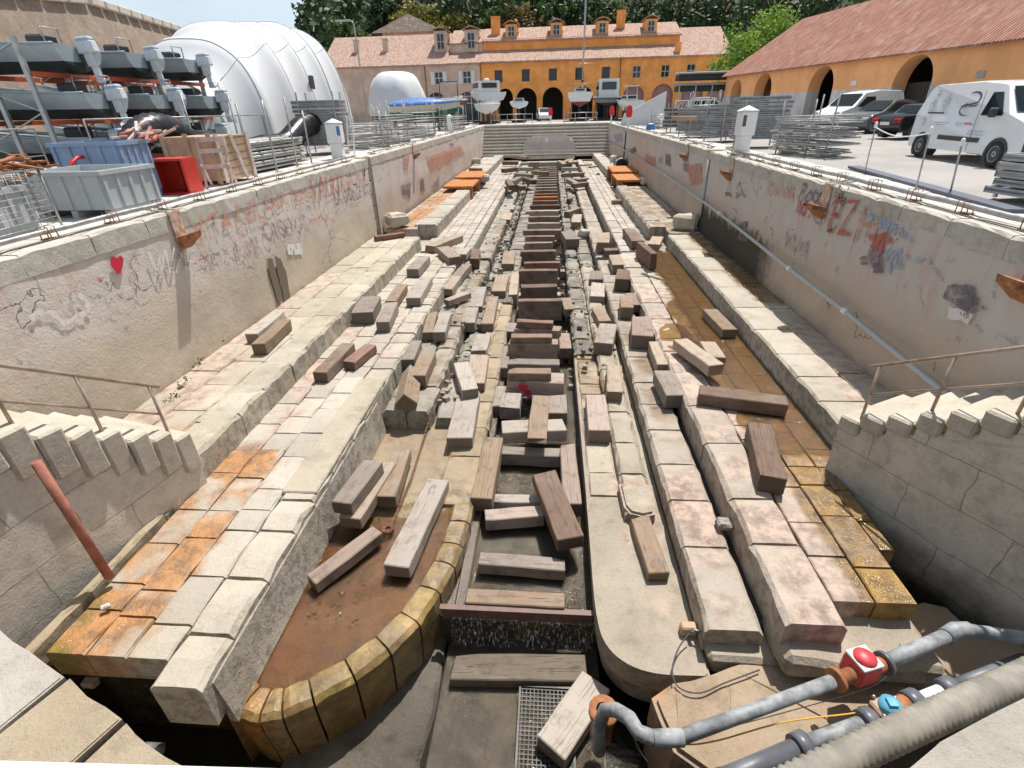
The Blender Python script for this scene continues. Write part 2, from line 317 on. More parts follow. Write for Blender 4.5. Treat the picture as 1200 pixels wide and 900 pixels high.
g = NG('quay_asphalt'); n1 = g.noise(.35, 5, .6); n2 = g.noise(40, 3, .7)
M['quay'] = g.fin(g.mix(g.ramp(n2, .4, .7), g.mix(g.ramp(n1, .35, .65), (.25, .235, .225), (.33, .31, .295)), (.40, .38, .36)), .9, g.bump(n2, .004, .7))
g = NG('concrete_apron'); n1 = g.noise(.8, 5, .6); n2 = g.noise(30, 3, .7)
M['apron'] = g.fin(g.mix(g.ramp(n1, .35, .65), (.48, .46, .42), (.60, .58, .54)), .9, g.bump(n2, .004, .7))
g = NG('earth'); M['earth'] = g.fin(g.mix(g.ramp(g.noise(.05, 6, .6), .4, .6), (.10, .11, .05), (.22, .18, .12)), .95)
# water: clear film that reflects the sky
def water(name, tint, rough=.03, bscale=6., bdist=.01, murk=None, fine=.3, ior=1.33):
    g = NG(name); tr = g.n.new('ShaderNodeBsdfTransparent'); tr.inputs[0].default_value = (*tint, 1)
    gl = g.n.new('ShaderNodeBsdfGlossy'); gl.inputs['Roughness'].default_value = rough
    fr = g.n.new('ShaderNodeFresnel'); fr.inputs[0].default_value = ior
    b = g.bump(g.math('ADD', g.noise(bscale, 4, .6), g.mul(g.noise(bscale*5, 3, .6), fine)), bdist, 1.)
    g.L(b, gl.inputs['Normal']); g.L(b, fr.inputs['Normal'])
    ms = g.n.new('ShaderNodeMixShader'); g.L(fr.outputs[0], ms.inputs[0]); g.L(gl.outputs[0], ms.inputs[2])
    if murk:
        df = g.n.new('ShaderNodeBsdfDiffuse'); df.inputs[0].default_value = (*murk[0], 1)
        m2 = g.n.new('ShaderNodeMixShader'); m2.inputs[0].default_value = murk[1]; g.L(tr.outputs[0], m2.inputs[1]); g.L(df.outputs[0], m2.inputs[2]); g.L(m2.outputs[0], ms.inputs[1])
    else: g.L(tr.outputs[0], ms.inputs[1])
    g.L(ms.outputs[0], g.out.inputs[0]); return g.m
M['puddle'] = water('shallow_amber_water', (.80, .66, .44), .07, 45., .010, ((.22, .17, .10), .05), fine=.0, ior=1.45)
M['trough_water'] = water('thin_grey_water', (.78, .74, .66), .07, 55., .014, ((.10, .085, .06), .05), fine=.0, ior=1.5)
M['deep_water'] = water('dark_basin_water', (.35, .34, .28), .02, 5., .02, ((.02, .018, .010), .65))
g = NG('waterfall_foam'); n = g.noise(9, 5, .7, stretch=(5, 5, .6)); tr = g.n.new('ShaderNodeBsdfTransparent'); ms = g.n.new('ShaderNodeMixShader')
g.fin((.75, .78, .80), .15); g.L(g.ramp(n, .50, .68), ms.inputs[0]); g.L(tr.outputs[0], ms.inputs[1]); g.L(g.b.outputs[0], ms.inputs[2]); g.L(ms.outputs[0], g.out.inputs[0]); M['foam'] = g.m

def structure(o): o['kind'] = 'structure'; return o
rs = random.Random(3)
XL, XR, YB = -7.35, 6.05, 62.0
YL1, YR1 = 21.4, 21.6     # where the near walls end
# ---- ground sheets with the dock cut out
b = MB()
E1 = -0.55
for (x0, x1, y0, y1) in ((-900, XL-.7, 1.0, 900), (XR+.7, 900, 1.0, 900), (XL-.7, XR+.7, YB+5, 900)):
    nx = 1
    b.quad((x0, y0, -.02), (x1, y0, -.02), (x1, y1, -.02), (x0, y1, -.02))
structure(b.build('ground', M['quay'], fix=False))
b = MB(); courses(b, XL-2.2, XL-.46, 1.0, YB+.6, 0.0, -.4, 2, (1.6, 2.6), rs, ch=.01, gap=.012, jit=.003, zj=.004)
courses(b, XR+.46, XR+1.5, 1.0, YB+.6, 0.0, -.4, 1, (1.6, 2.6), rs, ch=.01, gap=.012, jit=.003, zj=.004)
structure(b.build('quay_pavement', M['apron']))
b = MB(); b.quad((XL-.7, YB+.4, -.004), (XR+.7, YB+.4, -.004), (XR+.7, YB+5.2, -.004), (XL-.7, YB+5.2, -.004)); structure(b.build('quay_head_pavement', M['apron'], fix=False))
# sea behind the photographer
b = MB(); b.quad((-900, -900, -1.0), (900, -900, -1.0), (900, -1.6, -1.0), (-900, -1.6, -1.0)); structure(b.build('sea', water('sea_water', (.1, .2, .22), .05, 1., .1, ((.02, .06, .07), .7)), fix=False))
# dock bed below everything
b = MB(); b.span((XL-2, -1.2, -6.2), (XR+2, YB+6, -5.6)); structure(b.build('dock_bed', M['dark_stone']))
b = MB(); b.span((XL-2, 2.5, -5.7), (XL-.72, YB+5, -.42)); b.span((XR+.72, 2.5, -5.7), (XR+2, YB+5, -.42)); b.span((XL-.71, YB+1.0, -5.7), (XR+.71, YB+5.1, -.06)); structure(b.build('earth_fill', M['earth']))
b = MB(); b.span((XL, .8, -5.60), (-1.35, 4.6, -5.35)); b.span((.72, .8, -5.6), (XR, 4.6, -5.35)); structure(b.build('dock_bed_rocks', M['dark_stone']))

# ---- benches, pavings, steps
def ledge(name, mat, *cs):
    b = MB()
    for c in cs:
        kw = c[-1] if isinstance(c[-1], dict) else {}
        a = c[:-1] if kw else c
        x0, x1, y0, y1, zt, zb, rows = a
        b.span((x0+.03, y0+.04, zb), (x1-.03, y1-.04, zt-min(.14, (zt-zb)*.4)))
        courses(b, x0, x1, y0, y1, zt, zb, rows, rnd=rs, **kw)
    return structure(b.build(name, M[mat]))
big = dict(blen=(.9, 1.7), ch=.04, jit=.015)
ledge('ledge_left', 'bench_l', (XL, -5.42, 5.6, 20.9, -2.95, -3.6, 3, dict(blen=(.9, 1.8), ch=.02, zj=.008, jit=.01)), (-5.95, -5.36, 5.75, 20.9, -2.945, -3.6, 1, dict(blen=(.8, 1.5), ch=.05, jit=.02)))
ledge('ledge_left_far', 'far', (XL, -5.9, 22.6, YB, -3.0, -3.6, 2, dict(blen=(.9, 1.8), ch=.02)), (-5.95, -5.05, 22.8, 33.5, -2.82, -3.6, 1, dict(blen=(.8, 1.5), ch=.06, jit=.02)), (-6.2, -5.2, 42.5, YB-.3, -2.85, -3.6, 1, big))
ledge('paving_left', 'floor_l', (-5.38, -3.98, 3.0, 19.9, -3.41, -3.8, 3, dict(blen=(.35, .9), ch=.02, zj=.008, jit=.012, gap=.012)), (-3.98, -3.42, 2.7, 19.9, -3.38, -4.05, 1, dict(blen=(.5, .95), ch=.05, jit=.016, gap=.02)))
ledge('paving_left_far', 'far', (-5.3, -3.55, 20.3, YB-1, -3.41, -4.6, 4, dict(blen=(.4, 1.), ch=.012, zj=.006, jit=.005, gap=.02)), (-3.55, -3.2, 20.3, YB-2, -3.42, -4.6, 1, dict(blen=(.5, 1.), ch=.04)))
b = MB(); b.span((-3.99, 5.6, -3.5), (-3.44, 9.2, -3.362), bev=.02); b.jitter(.01, 1.5); structure(b.build('mortar_slab', M['low_r']))
b = MB(); courses(b, -5.56, -5.42, 2.4, 12., -3.33, -3.6, 1, (1.5, 3.), rs, ch=.03, jit=.012); structure(b.build('gutter_edging', M['low_l']))
ledge('step_left', 'step', (-3.40, -2.42, 8.6, 20.2, -3.76, -5.2, 2, dict(blen=(.5, 1.1), ch=.06, jit=.03, zj=.02)), (-3.15, -2.42, 20.6, YB-3, -3.76, -5.2, 1, dict(blen=(.6, 1.2), ch=.05, jit=.025)))
ledge('step_left_lower', 'step', (-2.36, -1.95, 8.7, 10.6, -3.97, -5.2, 1, dict(blen=(1.8, 2.), ch=.06, jit=.02)))
ledge('rubble_strip_left', 'rubble', (-2.36, -1.95, 10.5, YB-5, -4.0, -5.2, 1, dict(blen=(.3, .9), ch=.08, jit=.045, zj=.05, gap=.03)), (-1.86, -1.22, 16., YB-5, -4.05, -5.2, 1, dict(blen=(.5, 1.2), ch=.06, jit=.035, zj=.035, gap=.02)))
ledge('ledge_low_left', 'low_l', (-1.9, -1.22, 6.3, 16., -4.13, -5.3, 1, dict(blen=(.8, 1.4), ch=.05, jit=.02)), (-1.85, -1.55, 9.0, 16., -4.06, -5.2, 1, dict(blen=(.6, 1.2), ch=.04, jit=.02)))
ledge('low_step_right', 'low_r', (1.22, 1.70, 6.05, 20., -3.97, -4.6, 1, dict(blen=(.7, 1.3), ch=.06, jit=.02)), (.70, 1.22, 6.6, 20., -4.12, -4.6, 1, dict(blen=(.4, 1.), ch=.04, jit=.02)), (1.70, 1.84, 6.2, 20, -4.14, -5.0, 1, dict(blen=(1, 2))))
ledge('rubble_strip_right', 'rubble', (.66, 1.16, 12., YB-5, -4.03, -5.2, 1, dict(blen=(.4, 1.2), ch=.06, jit=.035, zj=.035)), (1.2, 1.76, 20., YB-5, -4.0, -5.2, 1, dict(blen=(.5, 1.2), ch=.06, jit=.03, zj=.035)))
ledge('step_right', 'step_r', (1.86, 2.52, 3.9, 20.1, -3.75, -4.15, 1, dict(blen=(.6, 1.3), ch=.045, jit=.014)), (1.86, 2.56, 20.7, YB-3, -3.78, -5.2, 1, dict(blen=(.6, 1.2), ch=.05, jit=.02)))
ledge('paving_right', 'floor_r', (2.62, 3.28, 3.75, 19.7, -3.39, -4.0, 1, dict(blen=(.7, 1.4), ch=.05, jit=.016)), (3.28, 4.62, 6.6, 19.9, -3.425, -3.9, 3, dict(blen=(.4, .9), ch=.012, zj=.006, jit=.005, gap=.02)), (3.28, 4.22, 4.1, 6.6, -3.425, -3.9, 2, dict(blen=(.4, .9), ch=.012, zj=.006, jit=.005, gap=.02)), (4.22, 4.42, 4.9, 6.6, -3.43, -3.9, 1, dict(blen=(.4, .9), ch=.012, zj=.006, jit=.01, gap=.02)))
ledge('paving_right_far', 'far', (2.75, 3.3, 20.2, YB-2, -3.41, -4.6, 1, dict(blen=(.6, 1.2), ch=.04)), (3.3, 4.4, 20.2, YB-1, -3.42, -4.6, 3, dict(blen=(.5, 1.1), ch=.012, zj=.006, jit=.005, gap=.02)))
ledge('ledge_right', 'bench_r', (4.66, 5.5, 6.6, 20.9, -2.95, -4.2, 1, dict(blen=(.9, 1.7), ch=.04, jit=.012, zj=.006)), (5.5, XR, 6.6, 20.9, -2.965, -3.6, 1, dict(blen=(.8, 1.5), ch=.012)))
ledge('ledge_right_far', 'far', (4.10, 4.85, 22.0, 34.6, -2.85, -4.2, 1, dict(blen=(.8, 1.5), ch=.07, jit=.025)), (4.8, XR, 21.2, YB, -3.0, -3.6, 1, dict(blen=(.8, 1.5), ch=.012)), (4.4, 5.3, 43.5, YB-.3, -2.85, -4.2, 1, big))
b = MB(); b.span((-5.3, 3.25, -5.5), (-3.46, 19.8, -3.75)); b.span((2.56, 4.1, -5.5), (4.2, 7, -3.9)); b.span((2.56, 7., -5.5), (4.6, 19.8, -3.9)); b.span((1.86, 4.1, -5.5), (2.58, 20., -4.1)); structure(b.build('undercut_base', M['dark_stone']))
b = MB(); b.span((1.9, 3.72, -4.32), (4.35, 4.2, -4.02), bev=.05); bmesh.ops.subdivide_edges(b.bm, edges=b.bm.edges[:], cuts=5, use_grid_fill=True); b.jitter(.04, 2.5); structure(b.build('footing_course', M['low_r']))
b = MB(); b.span((2.6, 3.5, -4.0), (4.25, 4.2, -3.70), bev=.06); bmesh.ops.subdivide_edges(b.bm, edges=b.bm.edges[:], cuts=5, use_grid_fill=True); b.jitter(.05, 2.5); structure(b.build('footing_course', M['low_r']))
b = MB(); b.span((XL, 19.3, -4.), (-3.5, 23.4, -3.5)); b.span((2.8, 19.3, -4.), (XR, 23.4, -3.5)); structure(b.build('gap_floor', M['far']))
b = MB(); b.span((-7.4, 58.5, -4.6), (6.2, 62.4, -3.5), bev=.05); structure(b.build('head_slab', M['far']))
M['gutter_water'] = water('brown_gutter_water', (.85, .70, .46), .07, 45., .012, ((.15, .095, .035), .28), fine=.0, ior=1.45)
b = MB(); P = []
for i in range(74):
    y = 6.9+i*.18; xe = 3.62+.16*math.sin(y*1.3)+.10*math.sin(y*3.1)+.05*math.sin(y*7)-(.38*math.exp(-((y-11.5)/2.2)**2)); P.append([(xe, y, -3.401), (4.64, y, -3.401)])
b.grid(P, False); structure(b.build('gutter_water', M['gutter_water'], fix=False))
b = MB(); pl = [at(*p, z=-3.405) for p in ((772, 386), (780, 380), (792, 378), (803, 384), (814, 396), (822, 410), (812, 416), (798, 413), (784, 408), (774, 398))]; b.bm.faces.new([b.bm.verts.new(p+Vector((0, 0, .012))) for p in pl]); structure(b.build('puddle', M['puddle'], fix=False))
# puddled basin with curved stone rim
OUT = [(-1.22, 6.4), (-1.25, 5.6), (-1.36, 4.93), (-1.62, 4.12), (-2.09, 3.47), (-2.69, 3.0), (-3.12, 2.86), (-3.5, 2.95)]
def offs(poly, d):
    r = []
    for i, p in enumerate(poly):
        a = Vector(poly[max(i-1, 0)]); c = Vector(poly[min(i+1, len(poly)-1)]); t = (c-a).normalized(); r.append((p[0]-t.y*-d*-1, p[1]+t.x*-d*-1) if False else (p[0]+t.y*d*1., p[1]-t.x*d*1.))
    return r
def smooth(poly, n=4):
    out = []
    for i in range(len(poly)-1):
        p0, p1, p2, p3 = (Vector(poly[max(i-1, 0)]), Vector(poly[i]), Vector(poly[i+1]), Vector(poly[min(i+2, len(poly)-1)]))
        for k in range(n):
            t = k/n; q = .5*((2*p1)+(-p0+p2)*t+(2*p0-5*p1+4*p2-p3)*t*t+(-p0+3*p1-3*p2+p3)*t**3); out.append(tuple(q))
    out.append(tuple(poly[-1])); return out
SO = smooth(OUT, 5); SI = offs(SO, .34)
inside = offs(SO, .2)
if (Vector(SI[18])-Vector((-2.4, 5))).length > (Vector(SO[18])-Vector((-2.4, 5))).length: SI = offs(SO, -.34); inside = offs(SO, -.2)
b = MB(); b.prism([(-3.5, 9.2), (-3.5, 2.9)] + inside[::-1] + [(-1.4, 9.2)], -5.4, -4.235); b.jitter(.02, 1.3)
structure(b.build('basin_floor', M['low_l']))
b = MB(); k = 0
while k < len(SO)-1:
    st = 3 if k < len(SO)-4 else len(SO)-1-k
    a = range(k, k+st+1); P = []
    for j, i in enumerate(a):
        o, q = Vector((*SO[i], 0)), Vector((*SI[i], 0)); e = (o-q).normalized(); tt = (Vector((*SO[min(i+1, len(SO)-1)], 0))-Vector((*SO[max(i-1, 0)], 0))).normalized()
        sh = tt*.012 if j == 0 else (-tt*.012 if j == st else Vector())
        ez = -.02 if j in (0, st) else rs.uniform(-.008, .008)
        jj = lambda: rs.uniform(-.012, .012)
        P.append([q+sh+Vector((0, 0, -4.5)), q+sh+Vector((0, 0, -4.20+ez)), q+sh+e*.04+Vector((0, 0, -4.165+ez+jj())), (o+q)/2+sh+Vector((0, 0, -4.155+ez+jj())), o-e*.06+sh+Vector((0, 0, -4.17+ez+jj())), o+sh+e*jj()+Vector((0, 0, -4.23+ez)), o+sh+e*jj()+Vector((0, 0, -4.5)), o-e*.08+sh+Vector((0, 0, -5.4))])
    b.grid(P, False); b.bm.faces.new([b.bm.verts.new(v) for v in P[0]]); b.bm.faces.new([b.bm.verts.new(v) for v in P[-1]][::-1]); k += st
structure(b.build('basin_rim', M['low_l']))
b = MB(); b.prism([(-3.45, 6.0), (-3.45, 2.95)] + offs(SO, .3 if SI == offs(SO, .34) else -.3)[::-1][1:] + [(-1.9, 6.0)], -4.203, -4.201); structure(b.build('basin_water', M['puddle']))
# stepped side of the upper left paving towards the basin: cement skirt
b = MB(); b.prism([(0, 0), (.10, 0), (.03, .72), (0, .75)], 2.85, 8.5, Matrix(((1, 0, 0, -3.44), (0, 0, 1, 0), (0, 1, 0, -4.25), (0, 0, 0, 1)))); b.jitter(.02, 2.); structure(b.build('cement_skirt', M['floor_l']))
# rounded low platform on the right
RO = smooth([(.66, 6.8), (.655, 5.4), (.66, 4.35), (.74, 3.95), (.98, 3.70), (1.35, 3.60), (1.9, 3.60)], 5)
b = MB(); b.prism([(1.9, 20), (.66, 20)]+RO, -4.5, -4.17, bev=.03); b.prism([(1.95, 20), (.72, 20)]+[(x+.06, y+.07) for x, y in RO], -4.9, -4.5); b.jitter(.012, 2.); structure(b.build('round_platform', M['low_r']))
b = MB(); rr = [(1.20, 6.75), (1.22, 6.2), (1.30, 6.05), (1.5, 5.98), (1.68, 6.05), (1.72, 6.25), (1.72, 6.75)]; b.prism(rr, -4.2, -3.965, bev=.04); b.jitter(.015, 3.); structure(b.build('slab_end', M['low_r']))
# trough under the keel blocks
g = NG('silty_trough'); n = g.noise(1.4, 5, .6); M['silt'] = g.fin(g.mix(g.ramp(n, .35, .65), (.065, .054, .038), (.15, .122, .085)), g.ramp(n, .4, .6, .12, .24), g.bump(g.math('ADD', g.mul(g.noise(26, 5, .7), .8), g.math('ADD', g.mul(g.noise(90, 2, .6), .3), g.noise(3.1, 5, .6))), .022, .9), spec=.8)
b = MB(); b.span((-1.6, 4.56, -5.4), (.9, YB, -4.62)); b.span((-1.28, 4.56, -4.62), (-1.12, 30, -4.48), bev=.02); structure(b.build('trough_floor', M['silt']))
b = MB(); b.span((-1.35, 1., -5.4), (.72, 4.56, -5.02), bev=.01); structure(b.build('lower_trough_floor', M['silt']))
b = MB(); b.span((-3.1, 1.0, -5.6), (-1.42, 5.6, -5.12), bev=.05); bmesh.ops.subdivide_edges(b.bm, edges=b.bm.edges[:], cuts=6, use_grid_fill=True); b.jitter(.09, 1.7); structure(b.build('sunken_rubble', M['dark_rubble']))
b = MB(); b.quad((-1.27, 4.6, -4.585), (.66, 4.6, -4.585), (.66, 34, -4.585), (-1.27, 34, -4.585)); structure(b.build('trough_water', M['trough_water'], fix=False))
b = MB(); b.quad((-1.36, 1., -5.0), (.7, 1., -5.0), (.7, 4.5, -5.0), (-1.36, 4.5, -5.0)); structure(b.build('lower_trough_water', M['trough_water'], fix=False))
b = MB(); b.quad((XL, .8, -5.25), (-1.36, .8, -5.25), (-1.36, 9, -5.25), (XL, 9, -5.25)); b.quad((.7, .8, -5.25), (XR, .8, -5.25), (XR, 9, -5.25), (.7, 9, -5.25)); structure(b.build('sluice_water', M['deep_water'], fix=False))
b = MB(); P = []
for i in range(24):
    x = -1.3+i*.085; P.append([(x, 4.47+.01*math.sin(i*2), -4.53), (x, 4.44+.01*math.sin(i), -4.56), (x, 4.40+.015*math.sin(i*1.7), -4.75), (x, 4.37+.02*math.sin(i*2.3), -4.99)])
b.grid(P); tag(b.build('waterfall', M['foam'], fix=False), kind='stuff')
# side channels at foot of stair walls
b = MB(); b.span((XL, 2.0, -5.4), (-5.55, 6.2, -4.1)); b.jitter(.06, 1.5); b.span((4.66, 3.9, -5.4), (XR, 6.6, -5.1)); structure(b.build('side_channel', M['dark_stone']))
b = MB(); b.quad((-7, 2., -3.97), (-5.5, 2., -3.97), (-5.5, 6.4, -3.97), (-7, 6.4, -3.97)); structure(b.build('channel_water', M['deep_water'], fix=False))
# ---- dock walls (things), with coping
def dock_wall(x, y0, y1, side, mat, lab, jog=0):
    t = empty('dock_wall', (x, (y0+y1)/2, -3.0), label=lab, cat='wall'); t.update_tag()
    L = (y1-y0)/2; n = int((y1-y0)/.5); P = []
    for i in range(n+1):
        yy = -L+(y1-y0)*i/n; row = []
        for k in range(9):
            zz = -.2+2.95*k/8 if k < 8 else 2.72
            v = Vector((0, yy, zz)); dx = mnoise.noise(Vector((x, yy+y0, zz))*.9)*.03
            row.append((side*(dx if 0 < i < n else 0), yy, min(zz, 2.72)))
        P.append(row)
    b = MB(); b.grid(P, False); d = -side
    # solid body behind the face
    b.span((-side*.035 if True else 0, -L, -.2), (-side*.7, L, 2.70))
    o = b.build('masonry', M[mat], t)
    b = MB(); q = random.Random(int(x*10+y0)); xx = sorted((side*.02, -side*.44))
    courses(b, xx[0], xx[1], -L, L, 3.0, 2.66, 1, (.7, 1.25), q, ch=.035, jit=.012, zj=.003, gap=.010)
    b.build('coping', M['cope'], t)
    return t
WL = dock_wall(XL, 2.6, YL1, 1, 'wall_l', 'long sunlit left dock wall with a red heart and faded painted names')
WL2 = dock_wall(XL-.12, YL1+.9, YB, 1, 'wall_far', 'far left dock wall beyond the corner where it steps back')
WR = dock_wall(XR, 2.6, YR1, -1, 'wall_r', 'near right dock wall covered in orange and blue graffiti')
WR2 = dock_wall(XR+.10, YR1+.5, YB, -1, 'wall_far', 'far right dock wall, pinkish and patched, carrying the long pipe')
b = MB()
for (x, s, y) in ((XL, 1, YL1), ):
    for k in range(6): b.box((x-.52+rs.uniform(-.02, .02), y+.46, -2.7+k*.5), (.62, .9, .48), bev=.03)
tag(recenter(b.build('stone_pier', M['stair']), (XL-.3, YL1+.46, -3)), 'square stone pier in the recess between the two left dock walls', 'pier')
b = MB()
for k in range(6): b.box((XR+.33+rs.uniform(-.02, .02), YR1+.26, -2.7+k*.5), (.62, .48, .48), bev=.03)
tag(recenter(b.build('stone_pier', M['stair']), (XR+.3, YR1+.26, -3)), 'square stone pier between the two right dock walls', 'pier')
# back wall of steps with rounded apron in the middle
t = empty('stepped_end_wall', (-.6, YB, -3.2), label='stepped end wall of the dock below the boat yard', cat='wall')
b = MB(); N = 10; zt = -3.1
for k in range(N):
    z0 = -3.1+k*.31; courses_y = YB-2.2+k*.27
    b.span((XL-.1, courses_y-YB, z0+3.2+.13), (XR+.6+.6, 3.2, z0+3.2+.285), bev=.02); b.span((XL-.1, courses_y-YB+.13, z0+3.2-.01), (XR+1.2, 3.2, z0+3.2+.14))
    b.span((XL-.1, courses_y-YB+.06, z0+3.2+.28), (XR+.6+.6, 3.2, z0+3.2+.31))
b.build('steps', M['cope'], t)
b = MB(); b.prism([(-2.75, 0), (2.75, 0), (2.85, 1.2), (2.5, 1.9), (1.8, 2.2), (-1.8, 2.2), (-2.5, 1.9), (-2.85, 1.2)], 0, .2, Matrix(((1, 0, 0, .35-.0), (0, .75, -1, -2.3), (0, 1, 0, -.1), (0, 0, 0, 1))))
M['apron_far'] = wall_mat('apron_render', (.24, .215, .20), (.30, .27, .25), (.24, .09, .06), smear=.4)
b.build('apron', M['apron_far'], t)
b = MB(); courses(b, XL+.6, XR+.9, 0, .001, 3.2, 3.0, 1) if False else None
b.span((XL+.6, .42, 3.19), (XR+.9, 1.3, 3.215)); b.build('coping', M['cope'], t)
# ------------------------------------------------------------------ timber
def timber_mat(name, ca, cb, grey=.5):
    g = NG(name); o = g.tc.outputs['Object']
    oi = g.n.new('ShaderNodeObjectInfo'); rnd = oi.outputs['Random']
    gr = g.noise(7, 6, .7, vec=o, stretch=(6, .35, 6), dist=.4); big = g.noise(1.6, 4, .6, vec=o, off=(0, 0, 0)); kn = g.noise(3.5, 3, .6, vec=o, stretch=(1, .6, 1))
    col = g.mix(g.ramp(gr, .3, .7), ca, cb)
    col = g.mix(g.mul(g.ramp(g.math('ADD', big, g.mul(g.math('SUBTRACT', rnd, .5), .5)), .35, .65), grey), col, (.42, .38, .335))
    ckk = g.noise(5, 5, .75, vec=o, stretch=(9, .22, 9), off=(3, 1, 2))
    crk = g.ramp(ckk, .60, .66)
    col = g.mix(g.mul(crk, .65), col, tuple(c*.25 for c in ca))
    col = g.mix(g.mul(g.ramp(kn, .64, .72), .45), col, tuple(c*.45 for c in ca))
    # end grain: darker growth rings at both ends
    nrm = g.n.new('ShaderNodeSeparateXYZ'); g.L(g.tc.outputs['Normal'], nrm.inputs[0])
    en = g.ramp(g.math('ABSOLUTE', nrm.outputs[1]), .7, .9)
    wv = g.n.new('ShaderNodeTexWave'); wv.wave_type = 'RINGS'; wv.rings_direction = 'Y'; wv.inputs['Scale'].default_value = 14; wv.inputs['Distortion'].default_value = 2.; g.L(o, wv.inputs[0])
    col = g.mix(en, col, g.mix(wv.outputs['Fac'], tuple(c*.5 for c in ca), tuple(c*.75 for c in cb)))
    gm = g.noise(2.2, 6, .7, vec=o, off=(7, 1, 3)); col = g.mix(g.mul(g.ramp(gm, .52, .70), .55), col, tuple(c*.38 for c in ca))
    v = g.math('ADD', g.mul(rnd, .42), .68); cc = g.n.new('ShaderNodeCombineXYZ'); [g.L(v, cc.inputs[i]) for i in range(3)]
    col = g.mix(1., col, cc.outputs[0], 'MULTIPLY')
    return g.fin(col, .82, g.bump(g.math('ADD', gr, g.mul(crk, -1.2)), .008, .7))
TM = {'grey': timber_mat('weathered_grey_timber', (.27, .215, .175), (.36, .305, .255), .6), 'tan': timber_mat('tan_timber', (.30, .205, .135), (.38, .285, .20), .4),
      'brown': timber_mat('brown_timber', (.17, .105, .075), (.26, .175, .125), .3), 'red': timber_mat('reddish_timber', (.21, .105, .075), (.29, .165, .12), .2),
      'pink': timber_mat('pinkish_timber', (.30, .20, .165), (.37, .265, .22), .4), 'rust': timber_mat('rust_stained_timber', (.30, .10, .03), (.42, .18, .06), .0), 'wet': timber_mat('wet_timber', (.12, .09, .065), (.18, .14, .10), .1)}
ADJ = {'grey': 'weathered grey', 'tan': 'tan', 'brown': 'brown', 'red': 'reddish', 'pink': 'pinkish', 'rust': 'rust-stained', 'wet': 'wet dark'}
tr = random.Random(11)
ZN = {}   # zone -> list of (distance, object, adjective)
def timber(zone, n, f, w=.34, h=.25, top=None, kind='grey', roll=0, tilt=0, label=None, cross=False, bev=.014):
    A = at(*n, z=top); B = at(*f, z=top); c = (A+B)/2; d = B-A; L = max(.3, d.length)
    k = mnoise.noise(Vector((c.x*3, c.y, 5)))
    b = MB(); b.box((0, 0, h/2), (w, L, h), bev=bev)
    # sag, wane and chips: uneven faces along the length
    bmesh.ops.subdivide_edges(b.bm, edges=[e for e in b.bm.edges if abs(e.verts[0].co.y-e.verts[1].co.y) > L*.5], cuts=5)
    s = tr.uniform(0, 100)
    for v in b.bm.verts: v.co += mnoise.noise_vector(v.co*2.2+Vector((s, s, 0)))*.014
    if tr.random() < .6:
        e_ = tr.choice((-1, 1)); cx_ = tr.choice((-1, 1))
        for v in b.bm.verts:
            if v.co.y*e_ > L*.47 and v.co.x*cx_ > w*.3 and v.co.z > h*.6: v.co += Vector((-cx_*tr.uniform(.0, .03), -e_*tr.uniform(.02, .07), -tr.uniform(.0, .035)))
    o = b.build('timber_block', TM[kind])
    o.location = (c.x, c.y, top-h-(w*.2 if roll else 0)); 
    ang = math.atan2(d.y, d.x)-math.pi/2
    o.rotation_euler = (R(tilt), R(roll), ang)
    if roll: o.location.z = top-h*1.05
    ln = 'long' if L > 1.75 else ('short' if L < .95 else '')
    ZN.setdefault(zone, []).append((math.hypot(c.x, c.y), o, (ln+' '+ADJ[kind]).strip(), label))
    return o
LB, L2, LS, LG, L3 = 'on the left bench under the heart wall', 'on the left stone paving', 'on the left sunken step', 'in the left rubble groove', 'in the curved orange puddle basin'
T = timber
T(LB, (294, 391), (327, 364), .30, .24, -2.71, 'grey'); T(LB, (302, 403), (333, 374), .30, .26, -2.68, 'tan')
T(LB, (439, 277), (473, 272), .3, .18, -2.76, 'red')
T(L2, (374, 436), (408, 402), .32, .25, -3.15, 'brown'); T(L2, (408, 424), (434, 403), .30, .2, -3.2, 'red')
T(L2, (424, 366), (434, 347), .58, .33, -3.07, 'grey'); T(L2, (448, 377), (459, 354), .34, .28, -3.11, 'grey'); T(L2, (457, 353), (471, 333), .34, .24, -3.15, 'tan')
T(L2, (484, 349), (499, 325), .42, .26, -3.13, 'grey'); T(L2, (483, 315), (497, 300), .44, .28, -3.11, 'grey')
T(L2, (503, 288), (537, 275), .5, .26, -3.13, 'tan'); T(L2, (533, 301), (519, 289), .5, .28, -3.11, 'brown'); T(L2, (556, 303), (558, 291), .35, .4, -3.36, 'brown')
T(L2, (539, 298), (545, 290), .5, .24, -3.16, 'grey')
T(LS, (524, 338), (535, 323), .36, .26, -3.48, 'tan'); T(LS, (535, 323), (547, 309), .36, .26, -3.48, 'grey'); T(LS, (523, 351), (549, 342), .24, .2, -3.5, 'tan')
T(LS, (501, 389), (507, 365), .28, .24, -3.49, 'tan'); T(LS, (514, 389), (522, 366), .33, .28, -3.46, 'grey')
T(LS, (477, 421), (486, 399), .33, .26, -3.48, 'grey'); T(LS, (489, 440), (502, 411), .36, .28, -3.46, 'tan')
T(LS, (467, 462), (475, 427), .34, .34, -3.40, 'tan', roll=44)
T(LG, (548, 378), (553, 360), .40, .3, -3.72, 'grey'); T(LG, (556, 359), (562, 336), .48, .26, -3.76, 'grey'); T(LG, (571, 379), (578, 347), .34, .3, -3.82, 'tan')
T(LG, (561, 411), (567, 391), .42, .22, -3.9, 'grey'); T(LG, (551, 456), (540, 424), .36, .28, -3.68, 'grey'); T(LG, (556, 449), (562, 415), .46, .22, -3.9, 'tan')
